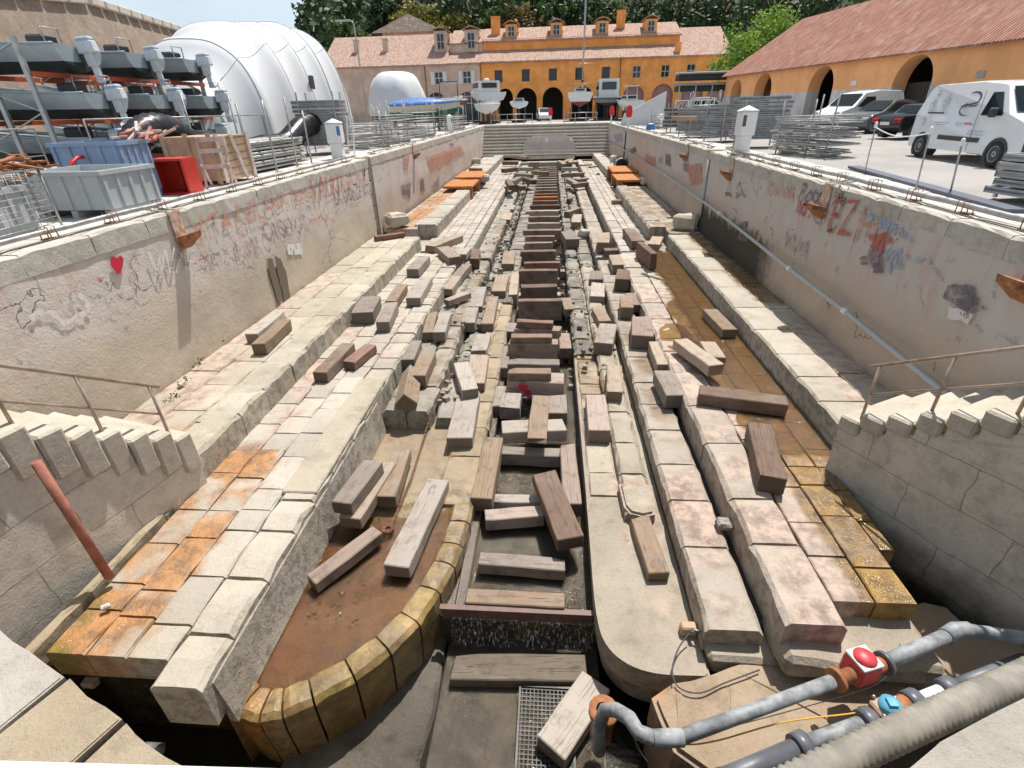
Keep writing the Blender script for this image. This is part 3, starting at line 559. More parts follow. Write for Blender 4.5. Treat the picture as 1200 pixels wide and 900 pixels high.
T(LG, (538, 513), (549, 462), .5, .26, -3.9, 'grey'); T(LG, (584, 341), (589, 321), .48, .3, -3.8, 'tan'); T(LG, (595, 309), (597, 294), .5, .3, -3.8, 'tan')
T(LG, (593, 257), (596, 249), .5, .3, -3.75, 'tan'); T(LG, (597, 245), (600, 240), .5, .3, -3.75, 'grey')
T(L3, (409, 607), (453, 540), .36, .22, -3.84, 'tan'); T(L3, (399, 589), (437, 539), .34, .24, -3.60, 'grey'); T(L3, (452, 582), (471, 526), .32, .24, -3.9, 'tan')
T(L3, (464, 663), (513, 561), .38, .23, -3.93, 'grey'); T(L3, (364, 677), (443, 621), .24, .2, -3.96, 'brown', tilt=3)
KB = 'in the trough by the overflow sill'
T(KB, (546, 697), (662, 703), .24, .24, -4.33, 'tan'); T(KB, (561, 653), (663, 661), .24, .22, -4.34, 'grey'); T(KB, (568, 603), (636, 598), .26, .24, -4.28, 'pink')
T(KB, (576, 583), (643, 584), .22, .2, -4.38, 'grey'); T(KB, (587, 527), (657, 530), .26, .28, -4.28, 'grey')
T(KB, (564, 584), (579, 512), .36, .3, -4.1, 'tan'); T(KB, (671, 590), (665, 519), .30, .3, -4.15, 'brown'); T(KB, (669, 628), (637, 553), .42, .24, -4.0, 'brown', tilt=2)
T('in the lower trough below the sill', (529, 780), (688, 782), .36, .2, -4.84, 'wet'); T('in the lower trough below the sill', (645, 876), (699, 796), .40, .25, -4.72, 'grey')
KM = 'in the keel block stack'
T(KM, (588, 500), (663, 497), .44, .28, -4.06, 'grey'); T(KM, (629, 514), (634, 463), .38, .12, -3.94, 'tan'); T(KM, (597, 478), (600, 460), .44, .3, -4.06, 'grey'); T(KM, (651, 484), (650, 462), .52, .3, -4.06, 'grey')
T(KM, (595, 441), (661, 443), .5, .40, -3.86, 'pink'); T(KM, (595, 434), (646, 434), .28, .2, -3.66, 'tan'); T(KM, (595, 423), (656, 424), .34, .3, -4.1, 'grey')
T(KM, (595, 400), (654, 400), .34, .5, -3.85, 'brown'); T(KM, (599, 393), (647, 393), .26, .18, -3.68, 'tan')
T(KM, (604, 383), (658, 385), .34, .45, -3.9, 'brown'); T(KM, (605, 375), (648, 377), .22, .2, -3.7, 'red')
rows = [(351, 607, 659, 'brown', .7), (334.5, 610, 653, 'brown', .62), (316, 608, 654, 'brown', .7), (307, 614, 657, 'red', .5), (293.5, 610, 651, 'brown', .62), (284, 615, 648, 'brown', .55), (276.5, 616, 650, 'red', .5),
        (269, 613, 658, 'brown', .55), (261, 618, 657, 'tan', .45), (253.5, 619, 656, 'brown', .45), (246.5, 616, 655, 'tan', .45), (240, 621, 655, 'brown', .45), (235, 624, 654, 'red', .42), (230.5, 625, 653, 'rust', .42),
        (227, 626, 653, 'rust', .42), (223, 627, 653, 'brown', .42), (219.5, 628, 653, 'brown', .42), (216.3, 628.5, 652, 'brown', .42), (213.3, 629, 653, 'brown', .42), (210.4, 629.4, 653, 'brown', .4), (207.7, 630, 653, 'grey', .4),
        (205.1, 630, 652.6, 'brown', .4), (202.6, 630.4, 653, 'red', .4), (200.2, 631, 653, 'brown', .4), (197.9, 631, 653, 'brown', .45), (195.6, 631.4, 652.5, 'tan', .5), (193.4, 631.6, 652.5, 'brown', .4), (191.2, 632, 652.5, 'brown', .4), (189.1, 632, 652, 'red', .4), (187.2, 632.4, 652, 'brown', .4)]
for i, (yy, xa, xb, kd, hh) in enumerate(rows):
    T('keelrow', (xa, yy+.4), (xb, yy-.2), .26+.1*(i % 3 == 1), hh, -3.88 if i < 14 else -3.9, kd)
    if i < 13: T('keelbase', (xa-2+tr.uniform(-2, 2), yy+(10 if i < 6 else 6)), (xb+4+tr.uniform(-2, 2), yy+(10 if i < 6 else 6)-.5), .36, .3, -4.28, 'grey' if i % 2 else 'brown')
R3, RS, R2 = 'on the right low ledge', 'on the right pinkish step', 'on the wet right paving'
T(KM, (601, 345), (604, 318), .3, .5, -3.98, 'tan'); T(KM, (668, 362), (663, 349), .34, .25, -4.0, 'tan'); T(KM, (593, 388), (599, 378), .4, .25, -4.15, 'grey'); T(KM, (588, 431), (592, 405), .3, .3, -4.15, 'grey'); T(KM, (581, 475), (585, 452), .36, .3, -4.2, 'grey'); T(KM, (663, 408), (661, 390), .32, .3, -4.1, 'pink')
T(R3, (703, 504), (698, 462), .42, .3, -3.84, 'pink'); T(R3, (720, 459), (720, 428), .34, .3, -3.72, 'tan'); T(R3, (707, 402), (713, 379), .48, .35, -3.68, 'grey'); T(R3, (709, 376), (700, 359), .36, .26, -3.78, 'tan')
T(R3, (700, 347), (701, 331), .46, .3, -3.75, 'grey'); T(R3, (698, 327), (699, 317), .44, .25, -3.75, 'grey'); T(R3, (773, 671), (749, 602), .29, .17, -3.99, 'tan')
T(RS, (753, 393), (752, 370), .52, .36, -3.36, 'pink'); T(RS, (780, 427), (769, 400), .36, .26, -3.46, 'tan'); T(RS, (793, 463), (777, 434), .40, .3, -3.4, 'grey'); T(RS, (735, 360), (734, 346), .36, .34, -3.38, 'tan')
T(RS, (749, 357), (742, 343), .5, .25, -3.48, 'pink'); T(RS, (725, 310), (720, 298), .42, .3, -3.4, 'tan'); T(RS, (729, 327), (731, 315), .44, .4, -3.32, 'brown')
T(R2, (840, 430), (798, 395), .34, .24, -3.04, 'tan', tilt=-3); T(R2, (842, 419), (829, 400), .36, .18, -3.22, 'tan'); T(R2, (856, 386), (832, 362), .36, .24, -3.18, 'tan'); T(R2, (820, 456), (923, 469), .36, .26, -3.15, 'brown')
T(R2, (907, 559), (890, 495), .37, .3, -3.1, 'brown'); T(R2, (767, 297), (750, 283), .24, .55, -2.82, 'red'); T(R2, (748, 282), (737, 267), .5, .32, -3.08, 'brown'); T(R2, (766, 286), (771, 277), .46, .22, -3.18, 'tan')
T(R2, (708, 292), (738, 291), .4, .26, -3.5, 'brown'); T(R2, (707, 284), (708, 272), .5, .4, -3.3, 'tan'); T(R2, (717, 234.5), (738, 234), .35, .2, -3.2, 'red')
T(R3, (671, 280), (665, 271), .62, .4, -3.62, 'grey'); T(R3, (675, 260), (677, 251), .5, .35, -3.7, 'tan'); T(R3, (664, 248), (678, 243), .35, .3, -3.7, 'brown'); T(R3, (666, 233), (669, 231), .3, .3, -3.7, 'wet')
FL, FR = 'in the far left heap before the end wall', 'in the far right heap before the end wall'
for (z, a, c_, k) in [(FL, (604, 203), (624, 204), 'brown'), (FL, (613, 207), (626, 211), 'wet'), (FL, (595, 210), (600, 217), 'brown'), (FL, (603, 214), (613, 218), 'tan'), (FL, (608, 196), (624, 196), 'tan'), (FL, (624, 200), (642, 201), 'tan'),
                      (FL, (589, 189), (607, 189), 'red'), (FL, (589, 198), (605, 196), 'brown'), (FL, (599, 182), (618, 183), 'pink'), (FL, (550, 197), (565, 197), 'brown'), (FL, (621, 190), (631, 190), 'brown'), (FL, (599, 212), (609, 207), 'grey'),
                      (FR, (658, 196), (677, 196), 'grey'), (FR, (658, 203), (685, 202), 'brown'), (FR, (666, 209), (676, 214), 'grey'), (FR, (672, 215), (688, 213), 'tan'), (FR, (676, 210), (688, 208), 'tan'), (FR, (682, 187), (701, 187), 'brown'),
                      (FR, (681, 193), (692, 192), 'tan'), (FR, (691, 195), (706, 193), 'brown'), (FR, (699, 203), (703, 203), 'wet'), (FR, (660, 190), (667, 186), 'grey'), (FR, (668, 190), (671, 183), 'tan'), (FR, (655, 188), (662, 192), 'brown')]:
    T(z, a, c_, .42, .32, -3.3 if z == FR or a[0] > 600 else (-2.95 if a[0] > 560 else -2.5), k)
ORD = ['nearest', 'second nearest', 'third nearest', 'fourth nearest', 'fifth nearest', 'sixth nearest', 'seventh nearest', 'eighth nearest', 'ninth nearest', 'tenth nearest'] + [x+' nearest' for x in
      ('eleventh', 'twelfth', 'thirteenth', 'fourteenth', 'fifteenth', 'sixteenth', 'seventeenth', 'eighteenth', 'nineteenth', 'twentieth', 'twenty-first', 'twenty-second', 'twenty-third', 'twenty-fourth', 'twenty-fifth', 'twenty-sixth', 'twenty-seventh', 'twenty-eighth', 'twenty-ninth', 'thirtieth')]
for z, lst in ZN.items():
    lst.sort(key=lambda q: q[0])
    for i, (dd, o, adj, lab) in enumerate(lst):
        if z == 'keelrow': s = f"{adj} crosswise keel timber, top row of the stack, {ORD[i]}"
        elif z == 'keelbase': s = f"{adj} lower keel timber carrying the top row, {ORD[i]}"
        else: s = f"{adj} timber {z}, {ORD[i]}"
        o['label'] = s[:1].lower()+s[1:]; o['category'] = 'timber block'; o['group'] = 'timber blocks strewn over the dock floor' if 'keel' not in z else 'keel blocks stacked in the trough'
g = NG('red_paint'); M['redpaint'] = g.fin((.62, .01, .05), .6)
# the red paint splash on one keel block
kb = [o for d, o, a, l in ZN[KM] if abs(o.location.y-at(628, 442, z=-3.86).y) < .01][0]
b = MB()
for (px, py, r) in ((612, 446, .09), (618, 449, .07), (606, 438, .06), (611, 437, .05)):
    pt = at(px, py, y=at(628, 454, z=-4.25).y); b.lathe([(0, 0), (r, 0), (r*.97, .004), (0, .005)], (0, 0, 0), 'Y', 10)
    for v in b.bm.verts[-1:]: pass
b.bm.free()
b = MB()
fy = .2535
for (dx, dz, r) in ((-.30, .26, .085), (-.17, .13, .085), (-.22, .28, .06)):
    poly = [(dx+r*math.cos(a*.7)*(1+.2*math.sin(a*2.1)), dz+r*math.sin(a*.7)*(1+.15*math.cos(a*1.7))) for a in range(9)]
    b.prism(poly, 0, .003+abs(dx)*.004, Matrix(((0, 0, 1, fy), (1, 0, 0, 0), (0, 1, 0, 0), (0, 0, 0, 1))))
o = b.build('paint_splash', M['redpaint'], kb); kb['label'] = 'pinkish keel timber splashed with red paint in the block stack'
o.rotation_euler = (0, 0, 0)
# loose stones
def rock(loc, s, mat, lab, seed=0, sz=(1, .7, .6), grp=None):
    b = MB(); b.box((0, 0, 0), (s*sz[0], s*sz[1], s*sz[2]), bev=s*.12); bmesh.ops.subdivide_edges(b.bm, edges=b.bm.edges[:], cuts=2, use_grid_fill=True)
    for v in b.bm.verts: v.co += mnoise.noise_vector(v.co*(2.5/s)+Vector((seed*3.1, 0, 0)))*s*.10; v.co.z += s*sz[2]/2
    o = b.build('stone_block', M[mat], label=lab, cat='stone', group=grp); o.location = loc; o.rotation_euler = (0, 0, seed*.7); return o
rock(at(467, 265, z=-2.95), .95, 'stair', 'loose squared stone at the foot of the left pier', 1); rock(at(457, 253, z=-2.95), .8, 'stair', 'upper loose stone against the left pier', 2, (1, .8, 1.3)); rock(at(497, 275, z=-3.4), .8, 'bench_l', 'squat stone bridging the gap between the two left benches', 0)
rock(at(803, 268, z=-2.96), .95, 'stair', 'pale rounded stone lying in brown water beside right pier', 4); rock(at(817, 256, z=-2.96), .9, 'stair', 'larger rounded stone leaning under the pipe at right pier', 0, (.8, 1.2, .9))
rock(at(722, 190, z=-2.8), .9, 'cope', 'pale stone on the far right ledge behind the orange plates', 5, (1.2, .8, .6)); rock(at(729, 195, z=-2.8), 1., 'far', 'grey stone next to the pipe behind the right orange plates', 6, (1.2, .8, .6)); rock(at(755, 215, z=-2.9), .9, 'stair', 'flat stone against the far right wall just before the orange plates', 7, (1.1, .8, .4))
rock(at(684, 277, z=-4.0), .55, 'cope', 'small pale stone in the right rubble strip', 8)

rock(at(567, 213, z=-3.0), .8, 'far', 'stone block beside the left orange plates', 9); rock(at(558, 192, z=-2.9), .8, 'far', 'pale stone on the far left ledge behind the orange plates', 10)
rock(at(850, 618, z=-3.74), .26, 'rubble', 'small grey slab of rock lying on the right pinkish step', 0, (1, .8, .5))
# ------------------------------------------------------------------ orange rusty plates on trestles
M['rustplate'] = plain('orange_rust_plate', (.42, .155, .035), .75, 0., .25, 2.5, .4)
M['rust'] = plain('rusty_iron', (.33, .13, .055), .8, 0., .35, 6, .8)
M['rustbar'] = plain('red_rust_tube', (.34, .13, .09), .75, 0., .3, 5, .6)
for s, (cx, cy) in {'left': (-5.85, 37.2), 'right': (5.2, 39.0)}.items():
    t = empty('rusty_pontoon_plate', (cx, cy, -3.3), label=f'orange rusty steel staging on the far {s} ledge', cat='steel staging', group='rusty staging plates on the ledges')
    b = MB(); b.box((0, -2.2, .62), (1.9, 3.3, .14), bev=.02); b.build('plate', M['rustplate'], t)
    b = MB(); b.box((0.1, 1.9, .72), (1.9, 3.9, .14), bev=.02); b.build('plate', M['rustplate'], t)
    sg = 1 if s == 'left' else -1
    for yy in (-3.6, 0, 3.4): b = MB(); b.box((sg*.75, yy, .22), (.3, .5, .75), bev=.02); b.build('leg', M['rust'], t)
# ------------------------------------------------------------------ chain on the puddle floor
M['chain'] = plain('rusty_chain', (.22, .10, .05), .7, .3, .3, 8)
pts = [at(530, 437, z=-3.94), at(517, 462, z=-3.98), at(503, 492, z=-4.02), at(492, 528, z=-4.14), at(482, 560, z=-4.14), at(471, 585, z=-4.14), at(462, 608, z=-4.14), at(455, 622, z=-4.14)]
b = MB(); k = 0
for a, c in zip(pts, pts[1:]):
    n = max(1, int((c-a).length/.055))
    for i in range(n):
        p = a.lerp(c, i/n); d = (c-a).normalized(); u = d.cross(Vector((0, 0, 1))) if k % 2 else Vector((0, 0, 1)); u.normalize(); k += 1
        b.tube([p+d*.032*math.cos(t*math.pi/3)+u*.018*math.sin(t*math.pi/3) for t in range(7)], .0085, 5, cap=False)
for i in range(40):
    a = i*1.9; p = pts[-1]+Vector((math.cos(a)*.07, math.sin(a)*.07, .012+.02*(i % 3))); d = Vector((math.cos(a*1.3), math.sin(a*1.3), .2)); u = d.cross(Vector((0, 0, 1))).normalized()
    b.tube([p+d*.03*math.cos(t*math.pi/3)+u*.018*math.sin(t*math.pi/3) for t in range(7)], .0085, 5, cap=False)
tag(recenter(b.build('chain', M['chain']), pts[3]), 'rusty chain trailing from the groove into the orange basin', 'chain')
M['sill'] = plain('sill_iron', (.16, .10, .085), .6, .2, .3, 6)
# --- overflow sill
b = MB(); t = empty('overflow_sill', (-.4, 4.52, -4.6), label='rusty steel sill plate across the trough above the waterfall', cat='sill')
b.box((0, 0, .10), (2.06, .035, .22)); b.box((0, 0, .215), (2.1, .08, .02)); b.build('plate', M['sill'], t); b = MB(); b.box((.0, -.03, .08), (.03, .03, .2)); b.build('bracket', M['rust'], t)
# grille
M['darkmetal'] = plain('dark_wet_metal', (.04, .036, .03), .5, 0, .3, 5)
t = empty('drain_grille', at(610, 860, z=-4.98), label='wet steel mesh grille on the floor of the lower trough', cat='grille'); b = MB()
for i in range(13): b.box((i*.05, -.05, .02), (.012, 1.2, .02))
for i in range(24): b.box((.3, -.63+i*.05, .022), (.64, .012, .02))
b.build('mesh', M['darkmetal'], t); b = MB()
for s in (-.03, .63): b.box((s, -.05, .03), (.03, 1.24, .05))
b.box((.3, .55, .03), (.64, .03, .049)); b.box((.3, -.66, .03), (.64, .03, .049)); b.jitter(.0001)
bmesh.ops.remove_doubles(b.bm, verts=b.bm.verts[:], dist=.02)
b.build('frame', M['darkmetal'], t)
# ------------------------------------------------------------------ stairs at both near corners
M['galv'] = plain('galvanised_steel', (.42, .41, .40), .45, .7, .15, 6)
M['railrust'] = plain('weathered_handrail', (.42, .33, .27), .5, .45, .25, 6)
def stair(side, foot, dirv, n, width, lab):
    d = Vector((*dirv, 0)).normalized(); t = empty('stone_stair', (foot[0], foot[1], -5.3), math.atan2(d.y, d.x), label=lab, cat='stair')
    rise, run = ((.185, .30) if side > 0 else (.20, .28)); poly = [(0, 0)]; z = foot[2]+5.3; poly += [(0, z)]
    for i in range(n):
        poly += [((i+1)*run-.055, z+.0), ((i+1)*run, z+rise)] if False else [(i*run+run, z), (i*run+run, z+rise)]
        z += rise
    poly += [(n*run+1.2, z), (n*run+1.2, 0)]
    b = MB(); wd = width*side
    Mx = Matrix(((1, 0, 0, 0), (0, 0, 1, 0), (0, 1, 0, 0), (0, 0, 0, 1)))
    b.prism(poly, 0, wd, Mx)
    bmesh.ops.triangulate(b.bm, faces=[f for f in b.bm.faces if len(f.verts) > 4])
    bmesh.ops.subdivide_edges(b.bm, edges=[e for e in b.bm.edges if e.calc_length() > .5], cuts=3); bmesh.ops.triangulate(b.bm, faces=[f for f in b.bm.faces if len(f.verts) > 4])
    for v in b.bm.verts: v.co += mnoise.noise_vector(v.co*2.3)*.018
    b.build('masonry', M['stair_wall'], t)
    b = MB(); z = foot[2]+5.3
    for i in range(0, n): k_ = .03+.03*((i*7) % 3); ex = .40 if side < 0 else .06; b.box(((i+.5)*run-.03, wd/2-side*.03, z+i*rise+rise/2-ex/2), (run-.01, abs(wd)+k_, rise+ex), bev=.03)
    b.jitter(.02, 3); b.build('tread', M['stair'], t)
    # handrail
    b = MB(); h = .88; zz = lambda s: z+s/run*rise+.05
    a0, a1 = .18, n*run+.9; off = side*.12
    P = lambda s, hh: Vector((s, off, zz(s)+hh))
    b.tube([P(a0-.12, h), P(a1, h)], .024, 8); b.build('handrail', M['railrust'], t)
    b = MB(); b.tube([P(a0, h*.48), P(a1, h*.48)], .016, 8); b.build('mid_rail', M['railrust'], t)
    for s in (a0, a0+.75, a0+1.5): b = MB(); b.tube([P(s, -.05), P(s, h)], .021, 8); b.build('rail_post', M['railrust'], t)
    return t
stair(-1, (-5.28, 5.80, -2.66), (-.24, -.97), 11, 1.7, 'worn stone stair with handrail in the near left corner')
stair(1, (4.30, 6.55, -2.62), (.47, -.88), 11, 1.4, 'worn stone stair with handrail in the near right corner')
# rusty pipe leaning at left stair
a, c = at(42, 541, z=-2.35), at(128, 676, z=-3.95)
a = Vector((-5.45, 4.55, 0)); a = at(42, 541, x=-5.42); c = at(128, 676, x=-5.28)
b = MB(); b.tube([a, a.lerp(c, .5), c], .05, 12); tag(recenter(b.build('rusty_pipe', M['rustbar']), c), 'rusty red pipe leaning against the left stair wall', 'pipe')
# limestone corner mass, bottom left and bottom right
def corner(name, poly, z, zb, lab, mat='stair', seed=1):
    b = MB(); b.prism(poly, zb, z, bev=.012); bmesh.ops.triangulate(b.bm, faces=[f for f in b.bm.faces if len(f.verts) > 4])
    for _ in range(2): bmesh.ops.subdivide_edges(b.bm, edges=[e for e in b.bm.edges if e.calc_length() > .35], cuts=1); bmesh.ops.triangulate(b.bm, faces=[f for f in b.bm.faces if len(f.verts) > 4])
    for v in b.bm.verts: v.co += mnoise.noise_vector(v.co*2.6+Vector((seed, 0, 0)))*.03
    c = Vector((sum(p[0] for p in poly)/len(poly), sum(p[1] for p in poly)/len(poly), zb)); return tag(recenter(b.build(name, M[mat]), c), lab, 'stone')
p = [at(x, y, z=-2.0) for x, y in ((-60, 700), (0, 738), (75, 790), (70, 795))]
zc = -2.0
ed = [at(x, y, z=zc).xy for x, y in ((-120, 660), (0, 738), (76, 792), (96, 815), (140, 842), (165, 868), (212, 893), (300, 960))]
def stones_along(ed, z, inward, names):
    cut = [0, 2, 4, 7]
    for k, (i, j) in enumerate(zip(cut, cut[1:])):
        seg = [Vector(ed[q]) for q in range(i, j+1)]; t = (seg[-1]-seg[0]).normalized(); nrm = Vector((t.y, -t.x))*inward
        g_ = .012; seg[0] = seg[0]+t*g_; seg[-1] = seg[-1]-t*g_
        corner('corner_stone', [tuple(v) for v in seg]+[tuple(seg[-1]+nrm*1.1), tuple(seg[0]+nrm*1.1)], z-.03*k, -5.5, names[k], 'corner_grey' if k == 0 else 'corner_tan', k)
stones_along(ed, zc, 1, ['pale grey corner stone at the bottom left edge', 'tan corner stone between two others at bottom left', 'last tan corner stone next to the white gate edge'])
zc = -1.6
ed2 = [at(x, y, z=zc).xy for x, y in ((1060, 905), (1100, 868), (1135, 850), (1165, 832), (1215, 812), (1290, 770))]
c2 = [tuple(v) for v in ed2]; corner('corner_stone', c2+[(c2[-1][0]+.5, c2[0][1]-.2), (c2[0][0]+.1, c2[0][1]-.25)], zc, -5.5, 'rough pale corner stone at the bottom right edge', 'corner_grey', 4)
# gate edge under the photographer
M['white'] = plain('white_paint', (.78, .78, .76), .5, 0, .04, 3)
b = MB(); t = empty('dock_gate', (-.5, -.46, -5.5), label='white topped dock gate along the bottom edge', cat='gate')
b.box((0, .1, 2.7), (13.3, 1.2, 5.4)); b.build('caisson', M['darkmetal'], t); b = MB(); b.box((-2.9, .51, 5.45), (7.4, 1.06, .1), rot=R(2.0), bev=.01); b.build('deck_edge', M['white'], t)
# ------------------------------------------------------------------ buildings
def plaster(name, lo, var=.1, low=None, lowz=2.2, streak=.25):
    g = NG(name); n = g.noise(.6, 6, .65); f = g.noise(7, 5, .65); st = g.noise(1, 5, .7, stretch=(2.5, 2.5, .25))
    c = g.mix(g.ramp(n, .35, .65), tuple(x*(1-var) for x in lo), tuple(min(1, x*(1+var)) for x in lo))
    c = g.mix(g.mul(g.ramp(st, .54, .72), streak), c, tuple(x*.6 for x in lo))
    if low: c = g.mix(g.ramp(g.math('ADD', g.xyz()[2], g.mul(f, .10)), lowz, lowz+.06, 1, 0), c, g.mix(g.ramp(g.math('ADD', st, g.mul(f, .2)), .45, .7), low, tuple(x*.72 for x in low)))
    return g.fin(c, .9, g.bump(f, .01, .5))
def tiles(name, ca, cb, step=.22, row=.42):
    g = NG(name); o = g.tc.outputs['Object']; x = g.xyz(o)
    u = g.math('DIVIDE', x[0], step); wv = g.math('ABSOLUTE', g.math('SINE', g.math('MULTIPLY', u, math.pi)))
    fr = g.math('FRACT', g.math('DIVIDE', x[1], row))
    cell = g.n.new('ShaderNodeCombineXYZ'); g.L(g.math('FLOOR', u), cell.inputs[0]); g.L(g.math('FLOOR', g.math('DIVIDE', x[1], row)), cell.inputs[1])
    wn = g.n.new('ShaderNodeTexWhiteNoise'); g.L(cell.outputs[0], wn.inputs[0])
    c = g.mix(wn.outputs[0], ca, cb); c = g.mix(g.mul(g.ramp(g.noise(1.3, 5, .65), .5, .68), .45), c, (.50, .42, .36))
    c = g.mix(g.mul(g.ramp(wv, .0, .35, 1, 0), .55), c, tuple(q*.35 for q in ca))
    return g.fin(c, .9, g.bump(g.math('ADD', wv, g.mul(fr, -.35)), .07, 1.))
M['orange'] = plaster('orange_plaster', (.86, .35, .095), .14, streak=.45); M['beige'] = plaster('faded_pink_plaster', (.60, .43, .34), .15, streak=.45); M['orange2'] = plaster('pale_orange_plaster', (.94, .46, .20), .08, low=(.72, .69, .68), lowz=2.2, streak=.2)
M['roof1'] = tiles('clay_tiles_pink', (.40, .24, .18), (.56, .39, .31)); M['roof2'] = tiles('clay_tiles_red', (.31, .125, .085), (.44, .21, .145))
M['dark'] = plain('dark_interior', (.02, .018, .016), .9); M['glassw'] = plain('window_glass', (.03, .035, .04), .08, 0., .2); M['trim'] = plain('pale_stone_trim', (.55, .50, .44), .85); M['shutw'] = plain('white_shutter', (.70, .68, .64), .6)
M['purple'] = plain('mauve_door', (.34, .20, .20), .8)
def bays(wallmat, parent, specs, z0, zt, thick=.45, inner='dark', name='wall'):
    """wall in local x (along), y=0 front face, z up; specs = list of (x0,x1,[openings]) ; opening=(kind,cx,w,zb,zh) kind arch/rect. one mesh with true openings"""
    b = MB()
    def V(x, z, y=0): return (x, y, z)
    for (xa, xb, ops) in specs:
        z = z0
        for (kind, cx, ww, zb, zh) in sorted(ops, key=lambda o: o[3]):
            l, r = cx-ww/2, cx+ww/2; top = zh
            if zb > z+.001: b.quad(V(xa, z), V(xb, z), V(xb, zb), V(xa, zb))
            if kind == 'rect':
                b.quad(V(xa, zb), V(l, zb), V(l, top), V(xa, top)); b.quad(V(r, zb), V(xb, zb), V(xb, top), V(r, top)); edge = [(l, zb), (l, top), (r, top), (r, zb)]
            else:
                sp = top-ww/2; b.quad(V(xa, zb), V(l, zb), V(l, sp), V(xa, sp)); b.quad(V(r, zb), V(xb, zb), V(xb, sp), V(r, sp)); N = 16
                arc = [(cx-math.cos(math.pi*i/N)*ww/2, sp+math.sin(math.pi*i/N)*ww/2) for i in range(N+1)]; zc = top+.12
                b.quad(V(xa, sp), V(l, sp), V(l, zc), V(xa, zc)); b.quad(V(r, sp), V(xb, sp), V(xb, zc), V(r, zc))
                for p, q in zip(arc, arc[1:]): b.quad(V(*p), V(*q), V(q[0], zc), V(p[0], zc))
                edge = [(l, zb)]+arc+[(r, zb)]; top = zc
            for p, q in zip(edge, edge[1:]): b.quad(V(*p), V(*q), V(*q, thick), V(*p, thick))
            if zb > z0+.3: b.quad(V(l, zb), V(r, zb), V(r, zb, thick), V(l, zb, thick))
            z = top
        b.quad(V(xa, z), V(xb, z), V(xb, zt), V(xa, zt))
    bmesh.ops.remove_doubles(b.bm, verts=b.bm.verts[:], dist=1e-4)
    o = b.build(name, M[wallmat], parent, fix=False)
    for p in o.data.polygons: pass
    return o
BY = 85.0
def xb(px, y=BY, py=80): return at(px, py, y=y).x
# --- beige terrace (left) and orange terrace (right) with a set-back upper storey
def window(parent, cx, w, zb, zt, y=.2, shutters=False, glass=True):
    b = MB(); h = zt-zb
    for s in (-1, 0, 1): b.box((cx+s*(w/2-.04), y, (zb+zt)/2), (.08, .06, h))
    for k in (0, .5, 1): b.box((cx, y+.004, zb+.04+(h-.08)*k), (w-.002, .05, .08))
    f = b.build('window', M['shutw' if shutters else 'trim'], parent)
    b = MB(); b.box((cx, y+.06, (zb+zt)/2), (w, .02, h)); b.build('pane', M['glassw'], f)
    if shutters:
        for s in (-1, 1): b = MB(); b.box((cx+s*(w*.76), -.03, (zb+zt)/2), (w*.46, .05, h)); b.build('shutter', M['shutw'], parent)
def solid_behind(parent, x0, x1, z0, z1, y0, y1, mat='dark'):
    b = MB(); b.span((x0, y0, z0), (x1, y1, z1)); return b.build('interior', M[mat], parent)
XO0, XO1, XB0 = -10.35, 24.6, -34.0
t = empty('orange_terrace', (0, BY, 0), label='long orange arcaded terrace with clay roof and dormers behind the boat yard', cat='building')
wins = [xb(p, py=84) for p in (584, 616, 648, 679, 710)] + [xb(p, py=80) for p in (746.5, 780, 810, 838)]
arch = [xb(p, py=105) for p in (592, 617, 648, 683, 712)] + [xb(p, py=103) for p in (743, 777, 812, 842)]
sp = []; edges = [XO0]+[(arch[i]+arch[i+1])/2 for i in range(len(arch)-1)]+[XO1]
for i in range(len(arch)):
    sp.append((edges[i], edges[i+1], [('arch', arch[i], 3.0 if i else 2.2, 0, 4.15), ('rect', min(max(wins[i], edges[i]+.8), edges[i+1]-.8), 1.15, 4.95, 6.45)]))
bays('orange', t, sp, 0, 7.66)
for i in range(len(arch)):
    wc = min(max(wins[i], edges[i]+.8), edges[i+1]-.8)
    if i in (5, 6, 7, 8): window(t, wc, 1.15, 4.95, 6.45)
    else: b = MB(); b.box((wc, .4, 5.7), (1.15, .03, 1.5)); b.build('window_pane', M['glassw'], t)
    if i in (5, 6, 7, 8): b = MB(); b.box((arch[i], .5, 2.05), (3.1, .05, 4.2)); b.build('door', M['purple'], t)
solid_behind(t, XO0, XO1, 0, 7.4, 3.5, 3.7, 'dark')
b = MB(); b.quad((XO0, .45, 0), (XO0, 6, 0), (XO0, 6, 7.6), (XO0, .45, 7.6)); b.quad((XO1, 0, 0), (XO1, 9, 0), (XO1, 9, 7.6), (XO1, 0, 7.6)); b.build('side_wall', M['orange'], t, fix=False)
def roof(parent, x0, x1, y0, z0, y1, z1, mat='roof1', name='roof', over=.35, th=.16):
    b = MB(); sl = (z1-z0)/(y1-y0); ya, za = y0-over, z0-over*sl
    b.quad((x0, ya, za), (x1, ya, za), (x1, y1, z1), (x0, y1, z1)); b.quad((x0, ya, za-th), (x1, ya, za-th), (x1, ya, za), (x0, ya, za)); b.quad((x0, ya, za-th), (x0, y0+.05, za-th), (x1, y0+.05, za-th), (x1, ya, za-th))
    b.quad((x0, ya, za-th), (x0, ya, za), (x0, y1, z1), (x0, y1, z1-th)); b.quad((x1, ya, za-th), (x1, ya, za), (x1, y1, z1), (x1, y1, z1-th))
    return b.build(name, M[mat], parent, fix=False)
XU = 18.1
roof(t, XO0, XU, 0, 7.66, 3.4, 9.15); roof(t, XU, XO1+.3, 0, 7.66, 8.5, 11.6)
b = MB(); b.span((XO0, 3.4, 8.9), (XU-.3, 3.8, 10.5)); b.span((XU-.3, 3.4, 7.6), (XU, 9, 10.5)); b.build('upper_wall', M['orange'], t)
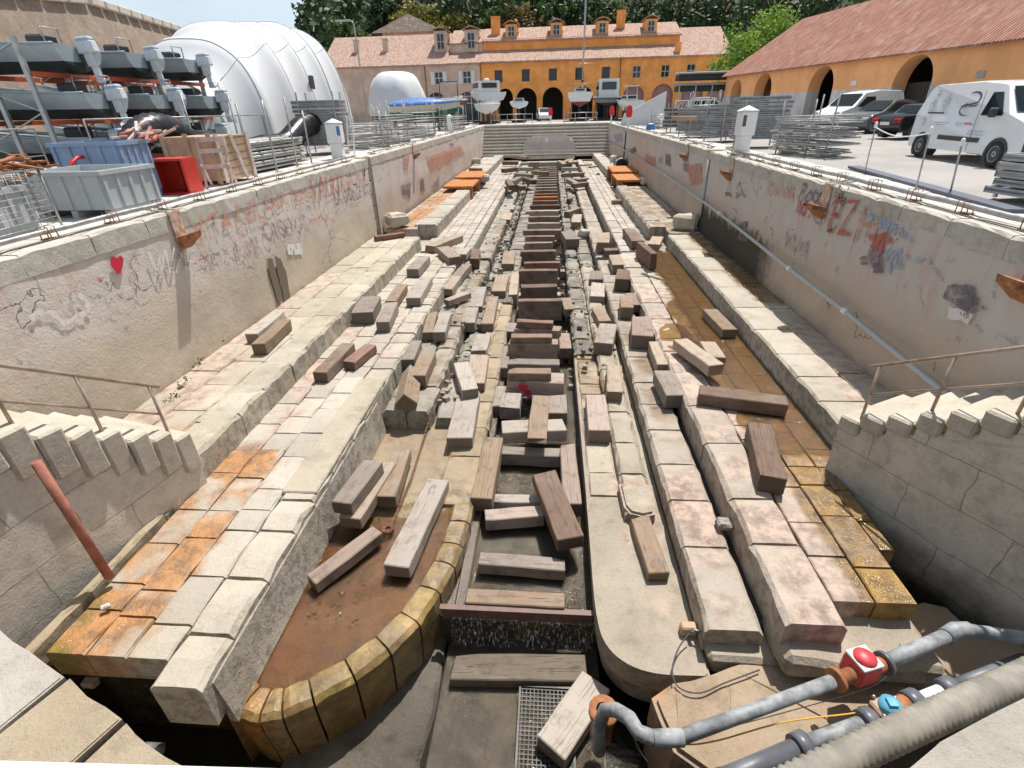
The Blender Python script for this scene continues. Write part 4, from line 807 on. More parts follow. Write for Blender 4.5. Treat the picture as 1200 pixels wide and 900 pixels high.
ru = roof(t, XO0, XU+.2, 3.4, 10.45, 8.4, 12.35)
b = MB(); b.quad((XO0, 8.4, 12.35), (XU+.2, 8.4, 12.35), (XU+.2, 13, 10.6), (XO0, 13, 10.6)); b.build('roof_back', M['roof1'], t, fix=False)
def dormer(parent, cx, y, z, w, h, mat, deep=2.6, wh=None):
    b = MB(); b.span((cx-w/2, y, z), (cx+w/2, y+deep, z+h)); 
    d = b.build('dormer', M[mat], parent)
    b = MB(); hw = w/2+.3; pts = [(-hw, 0), (-hw*.55, .28), (0, .42), (hw*.55, .28), (hw, 0), (hw, .1), (hw*.5, .42), (0, .58), (-hw*.5, .42), (-hw, .1)]
    b.prism(pts, -.25, deep, Matrix(((1, 0, 0, cx), (0, 0, 1, y), (0, 1, 0, z+h-.05), (0, 0, 0, 1)))); b.build('dormer_roof', M['roof1'], d)
    b = MB(); b.box((cx, y-.015, z+h*.52), (w*.56, .05, h*.74)); f = b.build('window', M['glassw'], d)
    b = MB(); hh = h*.74
    for s in (-1, 0, 1): b.box((cx+s*w*.27, y-.05, z+h*.52), (.07, .05, hh))
    for s in (-1, 0, 1): b.box((cx, y-.052, z+h*.52+s*hh*.47), (w*.58, .05, .07))
    b.build('frame', M['trim'], f)
    return d
for p in (599, 652, 706, 763): dormer(t, at(p, 32, y=BY+4.2).x, 4.2, 10.55, 1.7, 1.75, 'orange')
def chimney(parent, cx, y, z0, z1, w=.7, mat='beige'):
    b = MB(); b.span((cx-w/2, y, z0), (cx+w/2, y+.7, z1)); b.span((cx-w/2-.06, y-.06, z1), (cx+w/2+.06, y+.76, z1+.12)); b.build('chimney', M[mat], parent)
chimney(t, at(580, 25, y=90).x, 5.5, 11, 13.4, 1.3, 'orange'); chimney(t, at(728, 22, y=91).x, 6., 11.5, 13.6, 1.2, 'orange'); chimney(t, at(795, 57, y=85.5).x, .5, 7.7, 9.0, .7, 'orange')
for px in (727,): b = MB(); x = at(px, 80, y=BY).x; b.tube([(x, -.1, 7.5), (x, -.1, .2)], .07, 6); b.build('downpipe', M['rust'], t)
t = empty('pink_terrace', (0, BY, 0), label='faded pink terrace with white shutters and plain tiled roof beside the orange one', cat='building')
aw = [xb(511, py=110), xb(548, py=110)]; ww_ = [xb(513.7, py=86), xb(546.8, py=86)]; m0 = (aw[0]+aw[1])/2
sp = [(XB0, xb(494), [('rect', xb(474, py=84), 1.2, 5.0, 6.5)])]; sp += [(xb(494), m0, [('arch', aw[0], 2.9, 0, 3.9), ('rect', ww_[0], 1.2, 4.9, 6.5)]), (m0, XO0, [('arch', aw[1], 2.9, 0, 3.9), ('rect', ww_[1], 1.2, 4.9, 6.5)])]
bays('beige', t, sp, 0, 7.62)
for x in (xb(474, py=84), *ww_): window(t, x, 1.2, 4.9 if x > -17 else 5.0, 6.5, shutters=True)
for x in aw:
    b = MB(); b.box((x, .4, 1.9), (2.9, .05, 3.9)); d = b.build('arched_door', M['glassw'], t); b = MB()
    for k in (-1, -.33, .33, 1): b.box((x+k*1.4, .36, 1.9), (.08, .05, 3.9))
    for k in (.1, 2.4, 3.3): b.box((x, .355, k), (2.9, .05, .08))
    b.build('frame', M['shutw'], d)
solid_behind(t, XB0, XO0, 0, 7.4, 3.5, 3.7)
XL_ = -15.2
roof(t, XB0, XL_, 0, 7.62, 8.0, 11.9); roof(t, XL_, XO0-.01, 0, 7.62, 3.2, 9.0)
b = MB(); b.span((XL_, 3.2, 8.8), (XO0-.01, 3.6, 10.1)); b.build('upper_wall', M['beige'], t)
roof(t, XL_, XO0-.01, 3.3, 10.3, 8.4, 12.3)
b = MB(); b.quad((XB0, 8, 11.9), (XL_, 8, 11.9), (XL_, 13, 10), (XB0, 13, 10)); b.build('roof_back', M['roof1'], t, fix=False)
for p in (516, 552): dormer(t, at(p, 42, y=BY+3.1).x, 2.95, 9.0, 1.9, 2.7, 'beige')
for p, in ((418,), (452,)): chimney(t, at(p, 50, y=89.).x, 3.4, 9.0, 11.0, .75)
x = xb(499, py=95); b = MB(); b.tube([(x, -.1, 7.5), (x, -.1, .2)], .07, 6); b.build('downpipe', M['rust'], t)
x = XO0; b = MB(); b.tube([(x, -.1, 7.5), (x, -.1, .2)], .07, 6); b.build('downpipe', M['rust'], t)
# small pyramid roof behind, and slim dark house gable at left
t = empty('house_behind', (-24, 103, 0), label='small house with dark hipped roof rising behind the pink terrace', cat='building')
b = MB(); b.span((-4.4, -3, 0), (4.4, 3, 13.2)); b.build('wall', M['beige'], t); M['roofd'] = tiles('old_brown_tiles', (.14, .10, .08), (.21, .155, .125)); b = MB()
R4 = [(-6, -4, 13), (6, -4, 13), (6, 4, 13), (-6, 4, 13)]; A1 = (-.4, 0, 16.); 
for i in range(4): b.bm.faces.new([b.bm.verts.new(q) for q in (R4[i], R4[(i+1) % 4], A1)])
b.build('roof', M['roofd'], t)
# --- long orange boathouse on the right
wa = Vector((25.9, 4.0, 0)); wb = Vector((17.5, 60.6, 0)); Lb = (wb-wa).length; ud = (wb-wa).normalized()
# local x runs from near to far, local y (into building) = to the right
t = empty('boathouse', wa, math.atan2(ud.y, ud.x), label='long pale orange boathouse with deep arches and red tiled roof on the right', cat='building')
t.scale = (1, 1, 1)
def sx(y): return (y-wa.y)/ud.y
cs = [sx(y) for y in (10.2, 18.9, 27.6, 36.2, 44.9, 53.2)] + [sx(58.2)]
ws_ = [3.0]*6+[2.1]
# local +y points left of travel = toward -x (the dock); the building lies at -y. mirror by building with y negative
ed = [0]+[(cs[i]+cs[i+1])/2 for i in range(6)]+[Lb]
o = bays('orange2', t, [(ed[i], ed[i+1], [('arch', cs[i], ws_[i], 0, 3.78 if i < 6 else 3.5)]) for i in range(7)], 0, 4.2, thick=-.95)
for i in range(7):
    b = MB()
    for k in (0, 1): b.box((cs[i]+(-.5+k)*ws_[i]*.5, -1.05, 1.2), (ws_[i]*.5-.04, .06, 2.4))
    if i in (0, 2, 3, 5): b.build('door', M['darkmetal'], t)
    else: b.bm.free()
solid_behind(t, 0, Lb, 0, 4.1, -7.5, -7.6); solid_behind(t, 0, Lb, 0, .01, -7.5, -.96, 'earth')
b = MB(); b.quad((Lb, 0, 0), (Lb, -9, 0), (Lb, -9, 4.2), (Lb, 0, 4.2)); b.quad((0, 0, 0), (0, -9, 0), (0, -9, 4.2), (0, 0, 4.2)); b.build('end_wall', M['orange2'], t, fix=False)
b = MB(); hz = 8.1; ov = .45; ez = 4.2-.3
b.quad((-.4, ov, ez), (Lb+.4, ov, ez), (Lb-3.6, -4.6, hz), (-.4, -4.6, hz)); b.bm.faces.new([b.bm.verts.new(q) for q in ((Lb+.4, ov, ez), (Lb+.4, -9.6, ez), (Lb-3.6, -4.6, hz))]); b.quad((-.4, -9.6, ez), (Lb+.4, -9.6, ez), (Lb-3.6, -4.6, hz), (-.4, -4.6, hz))
b.quad((-.4, ov, ez), (-.4, ov, ez-.1), (Lb+.4, ov, ez-.1), (Lb+.4, ov, ez)); b.quad((-.4, ov, ez-.1), (Lb+.4, ov, ez-.1), (Lb+.4, 0, ez+.2), (-.4, 0, ez+.2))
b.build('roof', M['roof2'], t, fix=False)
b = MB()
for i in range(int(Lb/.45)): b.box((i*.45+.2, .2, ez+.0), (.09, .4, .1))
rafters = b.build('rafter_ends', M['rust'], t)
for i, s in enumerate((sx(41.2), sx(31.7))): b = MB(); b.box((s, .03, 2.55), (.5, .04, .3)); b.build('wall_plate', M['white' if i == 0 else 'galv'], t)
# ------------------------------------------------------------------ hills and trees
g = NG('hillside'); n = g.noise(.03, 7, .65); n2 = g.noise(.12, 6, .7, stretch=(1, 1, .4))
rk = g.mul(g.ramp(n, .50, .60), g.ramp(g.xyz()[2], 10, 22))
c = g.mix(g.ramp(n2, .35, .65), (.03, .045, .016), (.07, .085, .03)); M['hill'] = g.fin(g.mix(rk, c, g.mix(g.ramp(n2, .38, .62), (.16, .13, .105), (.36, .31, .27))), .95, g.bump(n2, 2., 1.))
def hz_(x, y):
    # height of the hillside
    k = max(0, (y-104)/70); e = min(1, k)**1.1
    top = 62+.06*x + 12*mnoise.noise(Vector((x*.012, y*.012, 1)))
    left = max(0, min(1, (x/y+.475)/.13)); left = left*left*(3-2*left)
    return e*top*left + 3*mnoise.noise(Vector((x*.05, y*.05, 3)))*e*left - .1
b = MB(); P = [[(x, y, hz_(x, y)) for x in range(-210, 330, 6)] for y in range(104, 330, 6)]; b.grid(P); structure(b.build('hills', M['hill'], fix=False))
def leafmat(name, ca, cb, tl=.25):
    g = NG(name); rp = g.geo.outputs['Random Per Island']; n = g.noise(.5, 4, .6)
    c = g.mix(g.ramp(g.math('ADD', g.mul(rp, .6), g.mul(n, .5)), .25, .85), ca, cb)
    g.fin(c, .6); tr = g.n.new('ShaderNodeBsdfTranslucent'); g.put(tr.inputs[0], c); ms = g.n.new('ShaderNodeMixShader'); ms.inputs[0].default_value = tl
    g.L(g.b.outputs[0], ms.inputs[1]); g.L(tr.outputs[0], ms.inputs[2]); g.L(ms.outputs[0], g.out.inputs[0]); return g.m
M['leaf_bright'] = leafmat('bright_spring_leaves', (.10, .20, .02), (.26, .40, .05), .4); M['leaf_dark'] = leafmat('dark_evergreen_leaves', (.016, .04, .012), (.05, .095, .025), .15)
M['leaf_yel'] = leafmat('yellow_green_leaves', (.12, .12, .02), (.26, .24, .04), .3); M['leaf_mid'] = leafmat('mid_green_leaves', (.04, .08, .018), (.10, .16, .035), .25); M['leaf_autumn'] = leafmat('brownish_leaves', (.13, .09, .03), (.24, .17, .06), .2)
M['bark'] = plain('bark', (.10, .075, .055), .9, 0, .3, 4, .6)
def leaves(b, c, rad, n, size, q):
    for _ in range(n):
        d = Vector((q.gauss(0, 1), q.gauss(0, 1), q.gauss(0, 1))).normalized()*(q.random()**.45)
        p = c+Vector((d.x*rad[0], d.y*rad[1], d.z*rad[2])); nrm = (d+Vector((q.gauss(0, .7), q.gauss(0, .7), q.gauss(.4, .7)))).normalized()
        u = nrm.orthogonal().normalized(); u = Matrix.Rotation(q.uniform(0, 6.28), 3, nrm) @ u; v = nrm.cross(u); s = size*q.uniform(.6, 1.3)
        b.bm.faces.new([b.bm.verts.new(p+x) for x in (u*s, v*s*.6, -u*s, -v*s*.6)])
def tree(loc, H, Rr, mat, lab, seed, lf=.16, ncl=60, per=60, ck=.45, name='tree', grp=None, cone=False):
    q = random.Random(seed); t = empty(name, loc, label=lab, cat='tree', group=grp); b = MB(); th = H*(.35 if not cone else .2)
    b.tube([(0, 0, -.3), (.05, 0, th*.6), (0, .08, th), (.05, .05, H*.6), (0, 0, H*.85)], .2, 7, rs=[H*.022, H*.019, H*.015, H*.01, H*.004])
    for k in range(7):
        a = k*2.4; z = th*(.8+.15*k); b.tube([(0, 0, z), (math.cos(a)*Rr*.4, math.sin(a)*Rr*.4, z+Rr*.35), (math.cos(a)*Rr*.75, math.sin(a)*Rr*.75, z+Rr*.6)], .1, 5, rs=[H*.014, H*.009, H*.003])
    b.build('trunk', M['bark'], t); b = MB(); zc = H*.55; rz = H*.45
    for k in range(ncl):
        while True:
            d = Vector((q.uniform(-1, 1), q.uniform(-1, 1), q.uniform(-1, 1)))
            if .25 < d.length < 1: break
        if cone: d.x *= (1-d.z)*.6; d.y *= (1-d.z)*.6
        p = Vector((d.x*Rr, d.y*Rr, zc+d.z*rz)); r = Rr*q.uniform(.16, .30); leaves(b, p, (r, r, r*.8), per, lf, q)
    b.build('crown', M[mat], t, fix=False); return t
tree((at(893, 60, y=66).x, 66, 0), 9.9, 4.5, 'leaf_bright', 'bright green leafy tree beyond the end of the boathouse', 4, lf=.17, ncl=110, per=80)
tspots = []
q = random.Random(21)
def T3(px, py, y, H, Rr, mat, lab, seed, **k):
    p = at(px, py, y=y); tree((p.x, p.y, max(0, p.z-H)), H, Rr, mat, lab, seed, lf=.42, ncl=60, per=34, **k)
T3(492, 2, 112, 10, 5.5, 'leaf_yel', 'yellow green tree on the slope above the pink terrace', 1); T3(525, 14, 108, 7, 5, 'leaf_yel', 'low yellowish tree right behind the dormers of the pink terrace', 2)
T3(548, -30, 110, 15, 6, 'leaf_dark', 'large dark tree behind the left chimney of the orange terrace', 3); T3(588, -10, 106, 10, 4.5, 'leaf_mid', 'green tree just right of the left orange chimney', 5); T3(614, 2, 107, 9, 4.5, 'leaf_autumn', 'brownish tree behind the leftmost orange dormer', 6)
T3(655, -8, 108, 10, 5, 'leaf_mid', 'green tree behind the sailing boat mast', 7); T3(682, -28, 108, 14, 5, 'leaf_dark', 'dark tree just right of the mast', 8); T3(708, 0, 107, 8, 4.5, 'leaf_mid', 'light green shrub tree behind the middle orange chimney', 9)
T3(745, -40, 110, 16, 7, 'leaf_dark', 'tall dark tree above the right end of the upper orange roof', 10); T3(800, -40, 110, 17, 8, 'leaf_dark', 'broad dark tree above the lower orange roof end', 11); T3(925, -70, 100, 18, 8, 'leaf_dark', 'dark tree behind the bright green one', 12); T3(985, -70, 98, 17, 8, 'leaf_dark', 'very dark tree above the boathouse ridge', 13)
T3(860, -60, 112, 17, 8, 'leaf_dark', 'dark tree between the terrace and bright tree', 14); T3(400, 22, 108, 8, 4, 'leaf_mid', 'small green tree above the white tent end', 15); T3(455, -25, 125, 12, 5, 'leaf_dark', 'dark tree on the cliff above the pink terrace', 16)
# the wooded slope behind: one mass
b = MB(); q = random.Random(9)
for i in range(2600):
    y = q.uniform(108, 300) if i > 900 else q.uniform(108, 175); x = q.uniform(-150, 190); z = hz_(x, y)
    if z < 1.5: continue
    if x > -25 and mnoise.noise(Vector((x*.03, y*.03, 8))) > .18 and z > 12: continue
    r = q.uniform(2.0, 4.2); leaves(b, Vector((x, y, z+r*.5)), (r, r, r*q.uniform(.8, 1.5)), 34, .85, q)
tag(b.build('woodland', M['leaf_dark'], fix=False), kind='stuff', label='dark evergreen wood covering the rocky hillside')
# sloping bastion wall at far left
g = NG('bastion_masonry'); n = g.noise(.35, 6, .65); f = g.noise(2.5, 5, .7); M['bastion'] = g.fin(g.mix(g.ramp(f, .35, .7), g.mix(g.ramp(n, .35, .65), (.27, .20, .155), (.36, .285, .22)), (.22, .17, .13)), .92, g.bump(f, .05, .8))
t = empty('bastion_wall', (-30, 28, 0), label='tall sloping brown fortress wall with pale coping at the far left', cat='wall')
pa, pb, pc = at(-200, -22, y=24), at(100, 4, y=38), at(206, 36, y=52)
b = MB(); cp = MB(); P = []; tops = [pa, pb, pc, at(300, 75, y=66)]
for i in range(25):
    u = i/24*3; k = min(2, int(u)); v = tops[k].lerp(tops[k+1], u-k)-Vector((-30, 28, 0)); P.append([(v.x+v.z*.28, v.y-v.z*.1, 0), (v.x, v.y, v.z), (v.x-1.2, v.y+.3, v.z), (v.x-1.4, v.y+.5, 0)])
b.grid(P, False); b.build('masonry', M['bastion'], t, fix=False)
for i in range(24):
    p, r = Vector(P[i][1]), Vector(P[i+1][1]); cp.beam(p.lerp(r, .03)+Vector((-.45, .1, .2)), p.lerp(r, .9)+Vector((-.45, .1, .2)), 1.5, .45, bev=.05)
cp.build('coping', M['trim'], t)
# street lamp near the tent end
t = empty('street_lamp', (at(415, 30, y=60).x, 60, 0), label='slim street lamp standing beyond the end of the white tent', cat='street lamp')
top = at(415, 24, y=60).z; b = MB(); b.tube([(0, 0, 0), (0, 0, top-.5), (-.1, 0, top-.1), (-.4, 0, top)], .07, 8, rs=[.1, .07, .06, .05]); b.build('pole', M['galv'], t); b = MB(); b.box((-1.1, 0, top+.02), (1.5, .35, .14), bev=.04); b.build('lamp_head', M['galv'], t)
# ------------------------------------------------------------------ boat yard objects
M['tent'] = plain('white_shrink_wrap', (.64, .65, .665), .7, 0, .03, .8, .25); M['whitehull'] = plain('white_gelcoat', (.74, .74, .72), .25, 0, .04, 2)
M['greyhull'] = plain('grey_aluminium_hull', (.34, .40, .43), .4, .2, .1, 2); M['blackhull'] = plain('black_bottom_paint', (.025, .03, .028), .6, 0, .4, 3); M['rackred'] = plain('orange_red_rack_beam', (.50, .09, .03), .5, 0, .25, 2)
M['engine'] = plain('pale_engine_paint', (.60, .63, .66), .3, 0, .06, 3); M['enginetop'] = plain('blue_grey_cowling', (.42, .50, .60), .3); M['blacktube'] = plain('black_plastic', (.02, .02, .022), .3, 0, .3, 5)
M['blue'] = plain('blue_tarpaulin', (.06, .17, .42), .5, 0, .2, 3); M['green'] = plain('green_antifouling', (.02, .16, .09), .5); M['cream'] = plain('cream_hull', (.62, .58, .48), .3, 0, .08, 2); M['redhull'] = plain('dark_red_antifouling', (.20, .05, .03), .6); M['grp'] = plain('grey_cover', (.28, .29, .30), .7)
M['alu'] = plain('aluminium_scaffold', (.40, .40, .39), .5, .35, .15, 5); M['alud'] = plain('dull_galvanised_plank', (.34, .345, .35), .55, .3, .2, 4)
M['crategrey'] = plain('grey_plastic', (.44, .47, .48), .5, 0, .06, 3); M['crateblue'] = plain('blue_grey_plastic', (.22, .30, .44), .5); M['cratered'] = plain('red_plastic', (.50, .03, .02), .45); M['wood'] = plain('pale_plywood', (.46, .31, .20), .75, 0, .15, 4, .4); M['chairw'] = plain('peeling_pink_wood', (.55, .45, .40), .7, 0, .2, 6)
M['red'] = plain('red_paint', (.60, .02, .03), .45); M['glass'] = plain('tinted_vehicle_glass', (.03, .045, .055), .05, 0, .1); M['tyre'] = plain('tyre_rubber', (.018, .018, .018), .8); M['hub'] = plain('wheel_trim', (.55, .55, .56), .35, .5); M['carwhite'] = plain('white_car_paint', (.78, .79, .80), .12, 0, .01); M['cargrey'] = plain('dark_grey_car_paint', (.13, .14, .13), .15, .3, .03); M['carblack'] = plain('black_car_paint', (.015, .015, .018), .08, 0, .1)
M['plastic'] = plain('dark_bumper_plastic', (.05, .05, .055), .6); M['lens'] = plain('red_tail_lens', (.50, .01, .02), .15); M['lamp'] = plain('clear_headlamp', (.55, .57, .6), .1, .3); M['decal'] = plain('decal_print', (.10, .07, .10), .5); M['decalred'] = plain('decal_red_print', (.55, .05, .06), .5); M['decalgrey'] = plain('decal_grey_print', (.45, .47, .50), .5)
M['seam'] = plain('grey_seam_tape', (.55, .56, .58), .6)
# ---- big white tent
t = empty('boat_tent', (-15.4, 28, 0), label='huge white ribbed shrink wrap tent over a boat on the left quay', cat='tent')
b = MB(); P = []; ys = [i*.25 for i in range(0, 65)]
for i, yy in enumerate(ys):
    s = min(1., math.sin(min(1, (yy+.02)/7.5)*math.pi/2)**.7) if yy < 7.5 else 1.; fe = 1.
    if yy > 14.6: fe = max(.0, 1-((yy-14.6)/1.4)**2.2)**.5
    hw = 3.45*(.30+.70*s)*(.35+.65*fe); hh = (4.9+1.02*min(1, yy/12))*s*(.15+.85*fe); ph = (yy % 2.3)/2.3; crease = -.42*math.sin(math.pi*ph)**.8 if 1 < yy < 15.6 else 0; row = []
    for k in range(33):
        a = math.pi*k/32; cx, sz = math.cos(a), math.sin(a); n = 2.7
        x = math.copysign(abs(cx)**(2/n), cx)*(hw+crease*.8+.03*mnoise.noise(Vector((yy, k*.2, 0)))); z = abs(sz)**(2/n)*(hh+crease*1.1+.05*mnoise.noise(Vector((yy*.8, k*.3, 4))))
        row.append((x*.985+.0, yy-8.2, max(0, z)))
    P.append(row)
b.grid(P); b.build('cover', M['tent'], t, fix=False)
# longitudinal seam at the shoulder
b = MB()
for i in range(8, 58, 1):
    pass
b.bm.free()
for k in range(1, 7):
    i = int(round(k*2.3/.25)); b = MB(); b.tube([(x*1.002, y, z+.01) for x, y, z in P[i][::1] if z > .02], .009, 5); b.build('rib_strap', M['seam'], t)
b = MB(); b.tube([(P[i][9][0], P[i][9][1], P[i][9][2]+.01) for i in range(14, 58)], .012, 4); b.build('seam', M['seam'], t)
b = MB(); b.box((3.15, 1.2, 3.0), (.05, .5, .6)); b.build('patch', M['plastic'], t)
b = MB()
for k in range(7): b.box((3.05+.02*k, -4.6+k*.2, 3.3+.06*(k % 2)), (.06, .12, .04))
b.bm.free()
# ---- hull maker
def hull(parent, L, B, H, mats, draft=.35, sheer=.35, name='hull', deck=True, dz=0, flare=.8):
    P = []; N = 14
    for i in range(N+1):
        u = i/N; bb = B/2*(1-max(0, (u-.35)/.65)**2.6); bb = max(bb, .02); zs = H+sheer*u*u; zk = (draft*.9)*max(0, (u-.6)/.4)**2*H*1.3; y = -u*L
        ch = bb*flare*(1-u*.35); zc = zk+(zs-zk)*.38
        P.append([(0, y, zk+dz), (ch*.55, y, zk+(zc-zk)*.55+dz), (ch, y, zc+dz), (bb*.97, y, zc+(zs-zc)*.6+dz), (bb, y, zs+dz)])
    for nm, rng, mt in ((name, (2, 5), mats[0]), ('hull_bottom', (0, 3), mats[1])):
        b = MB()
        for sg in (1, -1): b.grid([[(x*sg, y, z) for x, y, z in r[rng[0]:rng[1]]] for r in P])
        r = P[0][rng[0]:rng[1]]; b.bm.faces.new([b.bm.verts.new(q) for q in ([(x, y, z) for x, y, z in r]+[(-x, y, z) for x, y, z in r[::-1] if x > 0])]) if True else 0
        o = b.build(nm, mats[0 if nm == name else 1], parent); 
    if deck:
        b = MB(); b.grid([[(-r[4][0]*.95, r[4][1], r[4][2]-.06), (0, r[4][1], r[4][2]-.04), (r[4][0]*.95, r[4][1], r[4][2]-.06)] for r in P]); b.build('deck', mats[2], parent)
        b = MB()
        for sg in (1, -1): b.tube([(sg*r[4][0], r[4][1], r[4][2]) for r in P], .035, 6)
        b.build('gunwale', mats[3] if len(mats) > 3 else mats[0], parent)
def outboard(parent, y, z, s=1., tilt=0):
    o = bpy.data.objects.new('outboard_motor', None); C.objects.link(o); o.parent = parent; o.location = (0, y, z); o.rotation_euler = (R(tilt), 0, 0); o.scale = (s, s, s)
    b = MB(); b.box((0, .22, .40), (.42, .66, .42), bev=.05, taper=.9); b.build('cowling', M['engine'], o)
    b = MB(); b.box((0, .22, .66), (.38, .60, .14), bev=.05, taper=.85); b.build('cowling_cap', M['enginetop'], o)
    b = MB(); b.box((0, .18, .0), (.22, .34, .45), bev=.03); b.box((0, .2, -.42), (.09, .24, .5), bev=.02); b.box((0, .24, -.55), (.26, .34, .03)); b.lathe([(0, -.22), (.07, -.12), (.075, .12), (0, .26)], (0, .24, -.70), 'Y', 10); b.build('leg', M['engine'], o)
    b = MB(); b.box((0, -.06, .0), (.26, .14, .35), bev=.02); b.build('clamp', M['plastic'], o)
    b = MB()
    for k in range(3): a = k*2.09; b.box((math.cos(a)*.10, .52, -.70+math.sin(a)*.10), (.12, .02, .06), rot=Matrix.Rotation(a, 3, 'Y'))
    b.lathe([(0, -.03), (.03, -.03), (.03, .04), (0, .06)], (0, .5, -.70), 'Y', 8); b.build('propeller', M['galv'], o)
    return o
# ---- storage rack with dinghies
rk = empty('boat_rack', (-14.4, 17.0, 0), label='steel storage rack with orange beams holding rows of dinghies', cat='rack')
b_levels = [.45, 1.55, 2.68]; bays_y = [15.6, 18.1, 20.6]
for yy in (14.45, 16.9, 19.4, 21.9):
    for xx in (-17.4, -15.9, -14.7, -13.6): b = MB(); b.box((xx+14.4, yy-17, 1.75), (.12, .09, 3.5)); b.build('upright', M['galv'], rk)
    b = MB()
    for k in range(4):
        z0, z1 = .2+k*.8, 1.+k*.8; xa, xb_ = (-1.2, .8) if k % 2 else (.8, -1.2); b.beam((xa, yy-17, z0), (xb_, yy-17, z1), .04, .03)
    b.build('bracing', M['galv'], rk)
for z in b_levels:
    for k in range(3):
        for xx in (-13.5, -15.6): b = MB(); b.box((xx+14.4, bays_y[k]-17+.1, z), (.06, 2.4, .12)); b.build('beam', M['rackred'], rk)
cnt = 0
pos = {0: 'bottom', 1: 'middle', 2: 'top'}; col = {0: 'nearest', 1: 'second', 2: 'third'}
src = None
for li, z in enumerate(b_levels):
    for k in range(3):
        loc = (-13.0+(.35 if li == 1 else 0)+(.1*k), bays_y[k]+.1, z+.07)
        lab = f'grey dinghy with outboard on the {pos[li]} rack level, {col[k]} bay'
        if src is None:
            t = empty('dinghy', loc, R(-90), label=lab, cat='dinghy', group='grey dinghies stored on the rack')
            hull(t, 4.6, 1.75, .62, [M['greyhull'], M['blackhull'], M['grp'], M['greyhull']], sheer=.38)
            b = MB(); b.box((0, -.9, .72), (.55, .5, .35), bev=.05); b.build('console', M['plastic'], t); b = MB(); b.tube([(-.3, -.6, .6), (-.3, -.6, 1.05), (.3, -.6, 1.05), (.3, -.6, .6)], .02, 6); b.build('grab_rail', M['galv'], t)
            outboard(t, .12, .30, .72, 4); src = t
        else:
            t = src.copy(); C.objects.link(t); t.location = loc; t['label'] = lab
            for ch in list(src.children):
                c = ch.copy(); C.objects.link(c); c.parent = t
                for g_ in ch.children: d = g_.copy(); C.objects.link(d); d.parent = c
        t.rotation_euler = (0, 0, R(-90+(3, -2, 2)[k]+li)); 
# ---- boats in the yard
def cabin(parent, y0, y1, w, z0, h, mat='whitehull', name='cabin', taper=.8):
    b = MB(); poly = [(y0, 0), (y1, 0), (y1+(y0-y1)*.22, h), (y0-(y0-y1)*.04, h)]
    b.prism(poly, -w/2, w/2, Matrix(((0, 0, 1, 0), (1, 0, 0, 0), (0, 1, 0, z0), (0, 0, 0, 1))), bev=.0); c = b.build(name, M[mat], parent)
    b = MB()
    for s in (-1, 1): b.prism([(y0-.15, h*.45), (y1+.3, h*.45), (y1+(y0-y1)*.22+.1, h*.85), (y0-.15, h*.85)], s*(w/2+.012)-.01, s*(w/2+.012)+.01, Matrix(((0, 0, 1, 0), (1, 0, 0, 0), (0, 1, 0, z0), (0, 0, 0, 1))))
    b.box((0, y1+(y0-y1)*.12-.02, z0+h*.55), (w*.8, .04, h*.55), rot=Matrix.Rotation(math.atan((y0-y1)*.22/h), 3, 'X')); b.box((0, y0+.015, z0+h*.62), (w*.7, .04, h*.4)); b.build('cabin_window', M['glass'], c); return c
def cradle(parent, zt, w, ys_):
    for y in ys_:
        b = MB(); b.box((0, y, zt*.5-.1), (.25, .25, zt-.2)); b.box((0, y, .08), (w, .2, .16)); 
        for s in (-1, 1): b.beam((s*w*.5, y, .1), (s*w*.42, y, zt+.5), .09, .09)
        b.build('cradle', M['plastic'], parent)
def boat(px0, px1, pyk, pyt, y, L, lab, mats, rz=180, extra=None, ground=0):
    a, c = at(px0, pyk, y=y), at(px1, pyk, y=y); B = abs(c.x-a.x); zk = max(.5, a.z); zt = at((px0+px1)/2, pyt, y=y).z; H = (zt-zk)
    t = empty('boat', ((a.x+c.x)/2, y, 0), R(rz), label=lab, cat='boat'); hull(t, L, B, H, mats, sheer=.3, dz=zk); cradle(t, zk+.1, B*.8, (-L*.2, -L*.65)); return t, B, zk, zt
W = [M['whitehull'], M['whitehull'], M['grp'], M['whitehull']]
t, B, zk, zt = boat(560, 594, 123, 108, 72, 8, 'large white motor cruiser with cabin standing in front of the first arch', W, 200); cabin(t, -1.2, -5.2, B*.75, zt-.05, 1.35); b = MB(); b.sphere((0, -2.5, zt+1.45), .35, (1, 1, .5)); b.build('radar_dome', M['whitehull'], t)
t, B, zk, zt = boat(598, 619, 128, 120, 71, 5, 'small white open boat on trailer before the second orange arch', W, 185); cabin(t, -1.8, -3.2, B*.6, zt, .5, 'engine')
t, B, zk, zt = boat(665, 694, 126, 108, 71, 9, 'white sailing yacht with tall mast and dark red bottom', [M['whitehull'], M['redhull'], M['grp'], M['galv']], 178); cabin(t, -1.5, -5, B*.5, zt, .5)
mt = at(686, -60, y=75).z; b = MB(); b.tube([(-.3, -4.2, zt), (-.3, -4.2, mt)], .11, 8); m_ = b.build('mast', M['galv'], t); b = MB(); b.tube([(-1.9, -4.2, zt+3.2), (1.4, -4.2, zt+3.2)], .04, 6); b.build('spreader', M['galv'], m_)
b = MB(); b.tube([(-.3, -4.0, zt+1.3), (-.2, -.3, zt+1.15)], .16, 8); b.build('boom', M['plastic'], t)
b = MB(); b.tube([(-B*.45, -.2, zt), (-B*.45, -.2, zt+.9), (B*.45, -.2, zt+.9), (B*.45, -.2, zt)], .03, 6); b.build('pushpit', M['galv'], t)
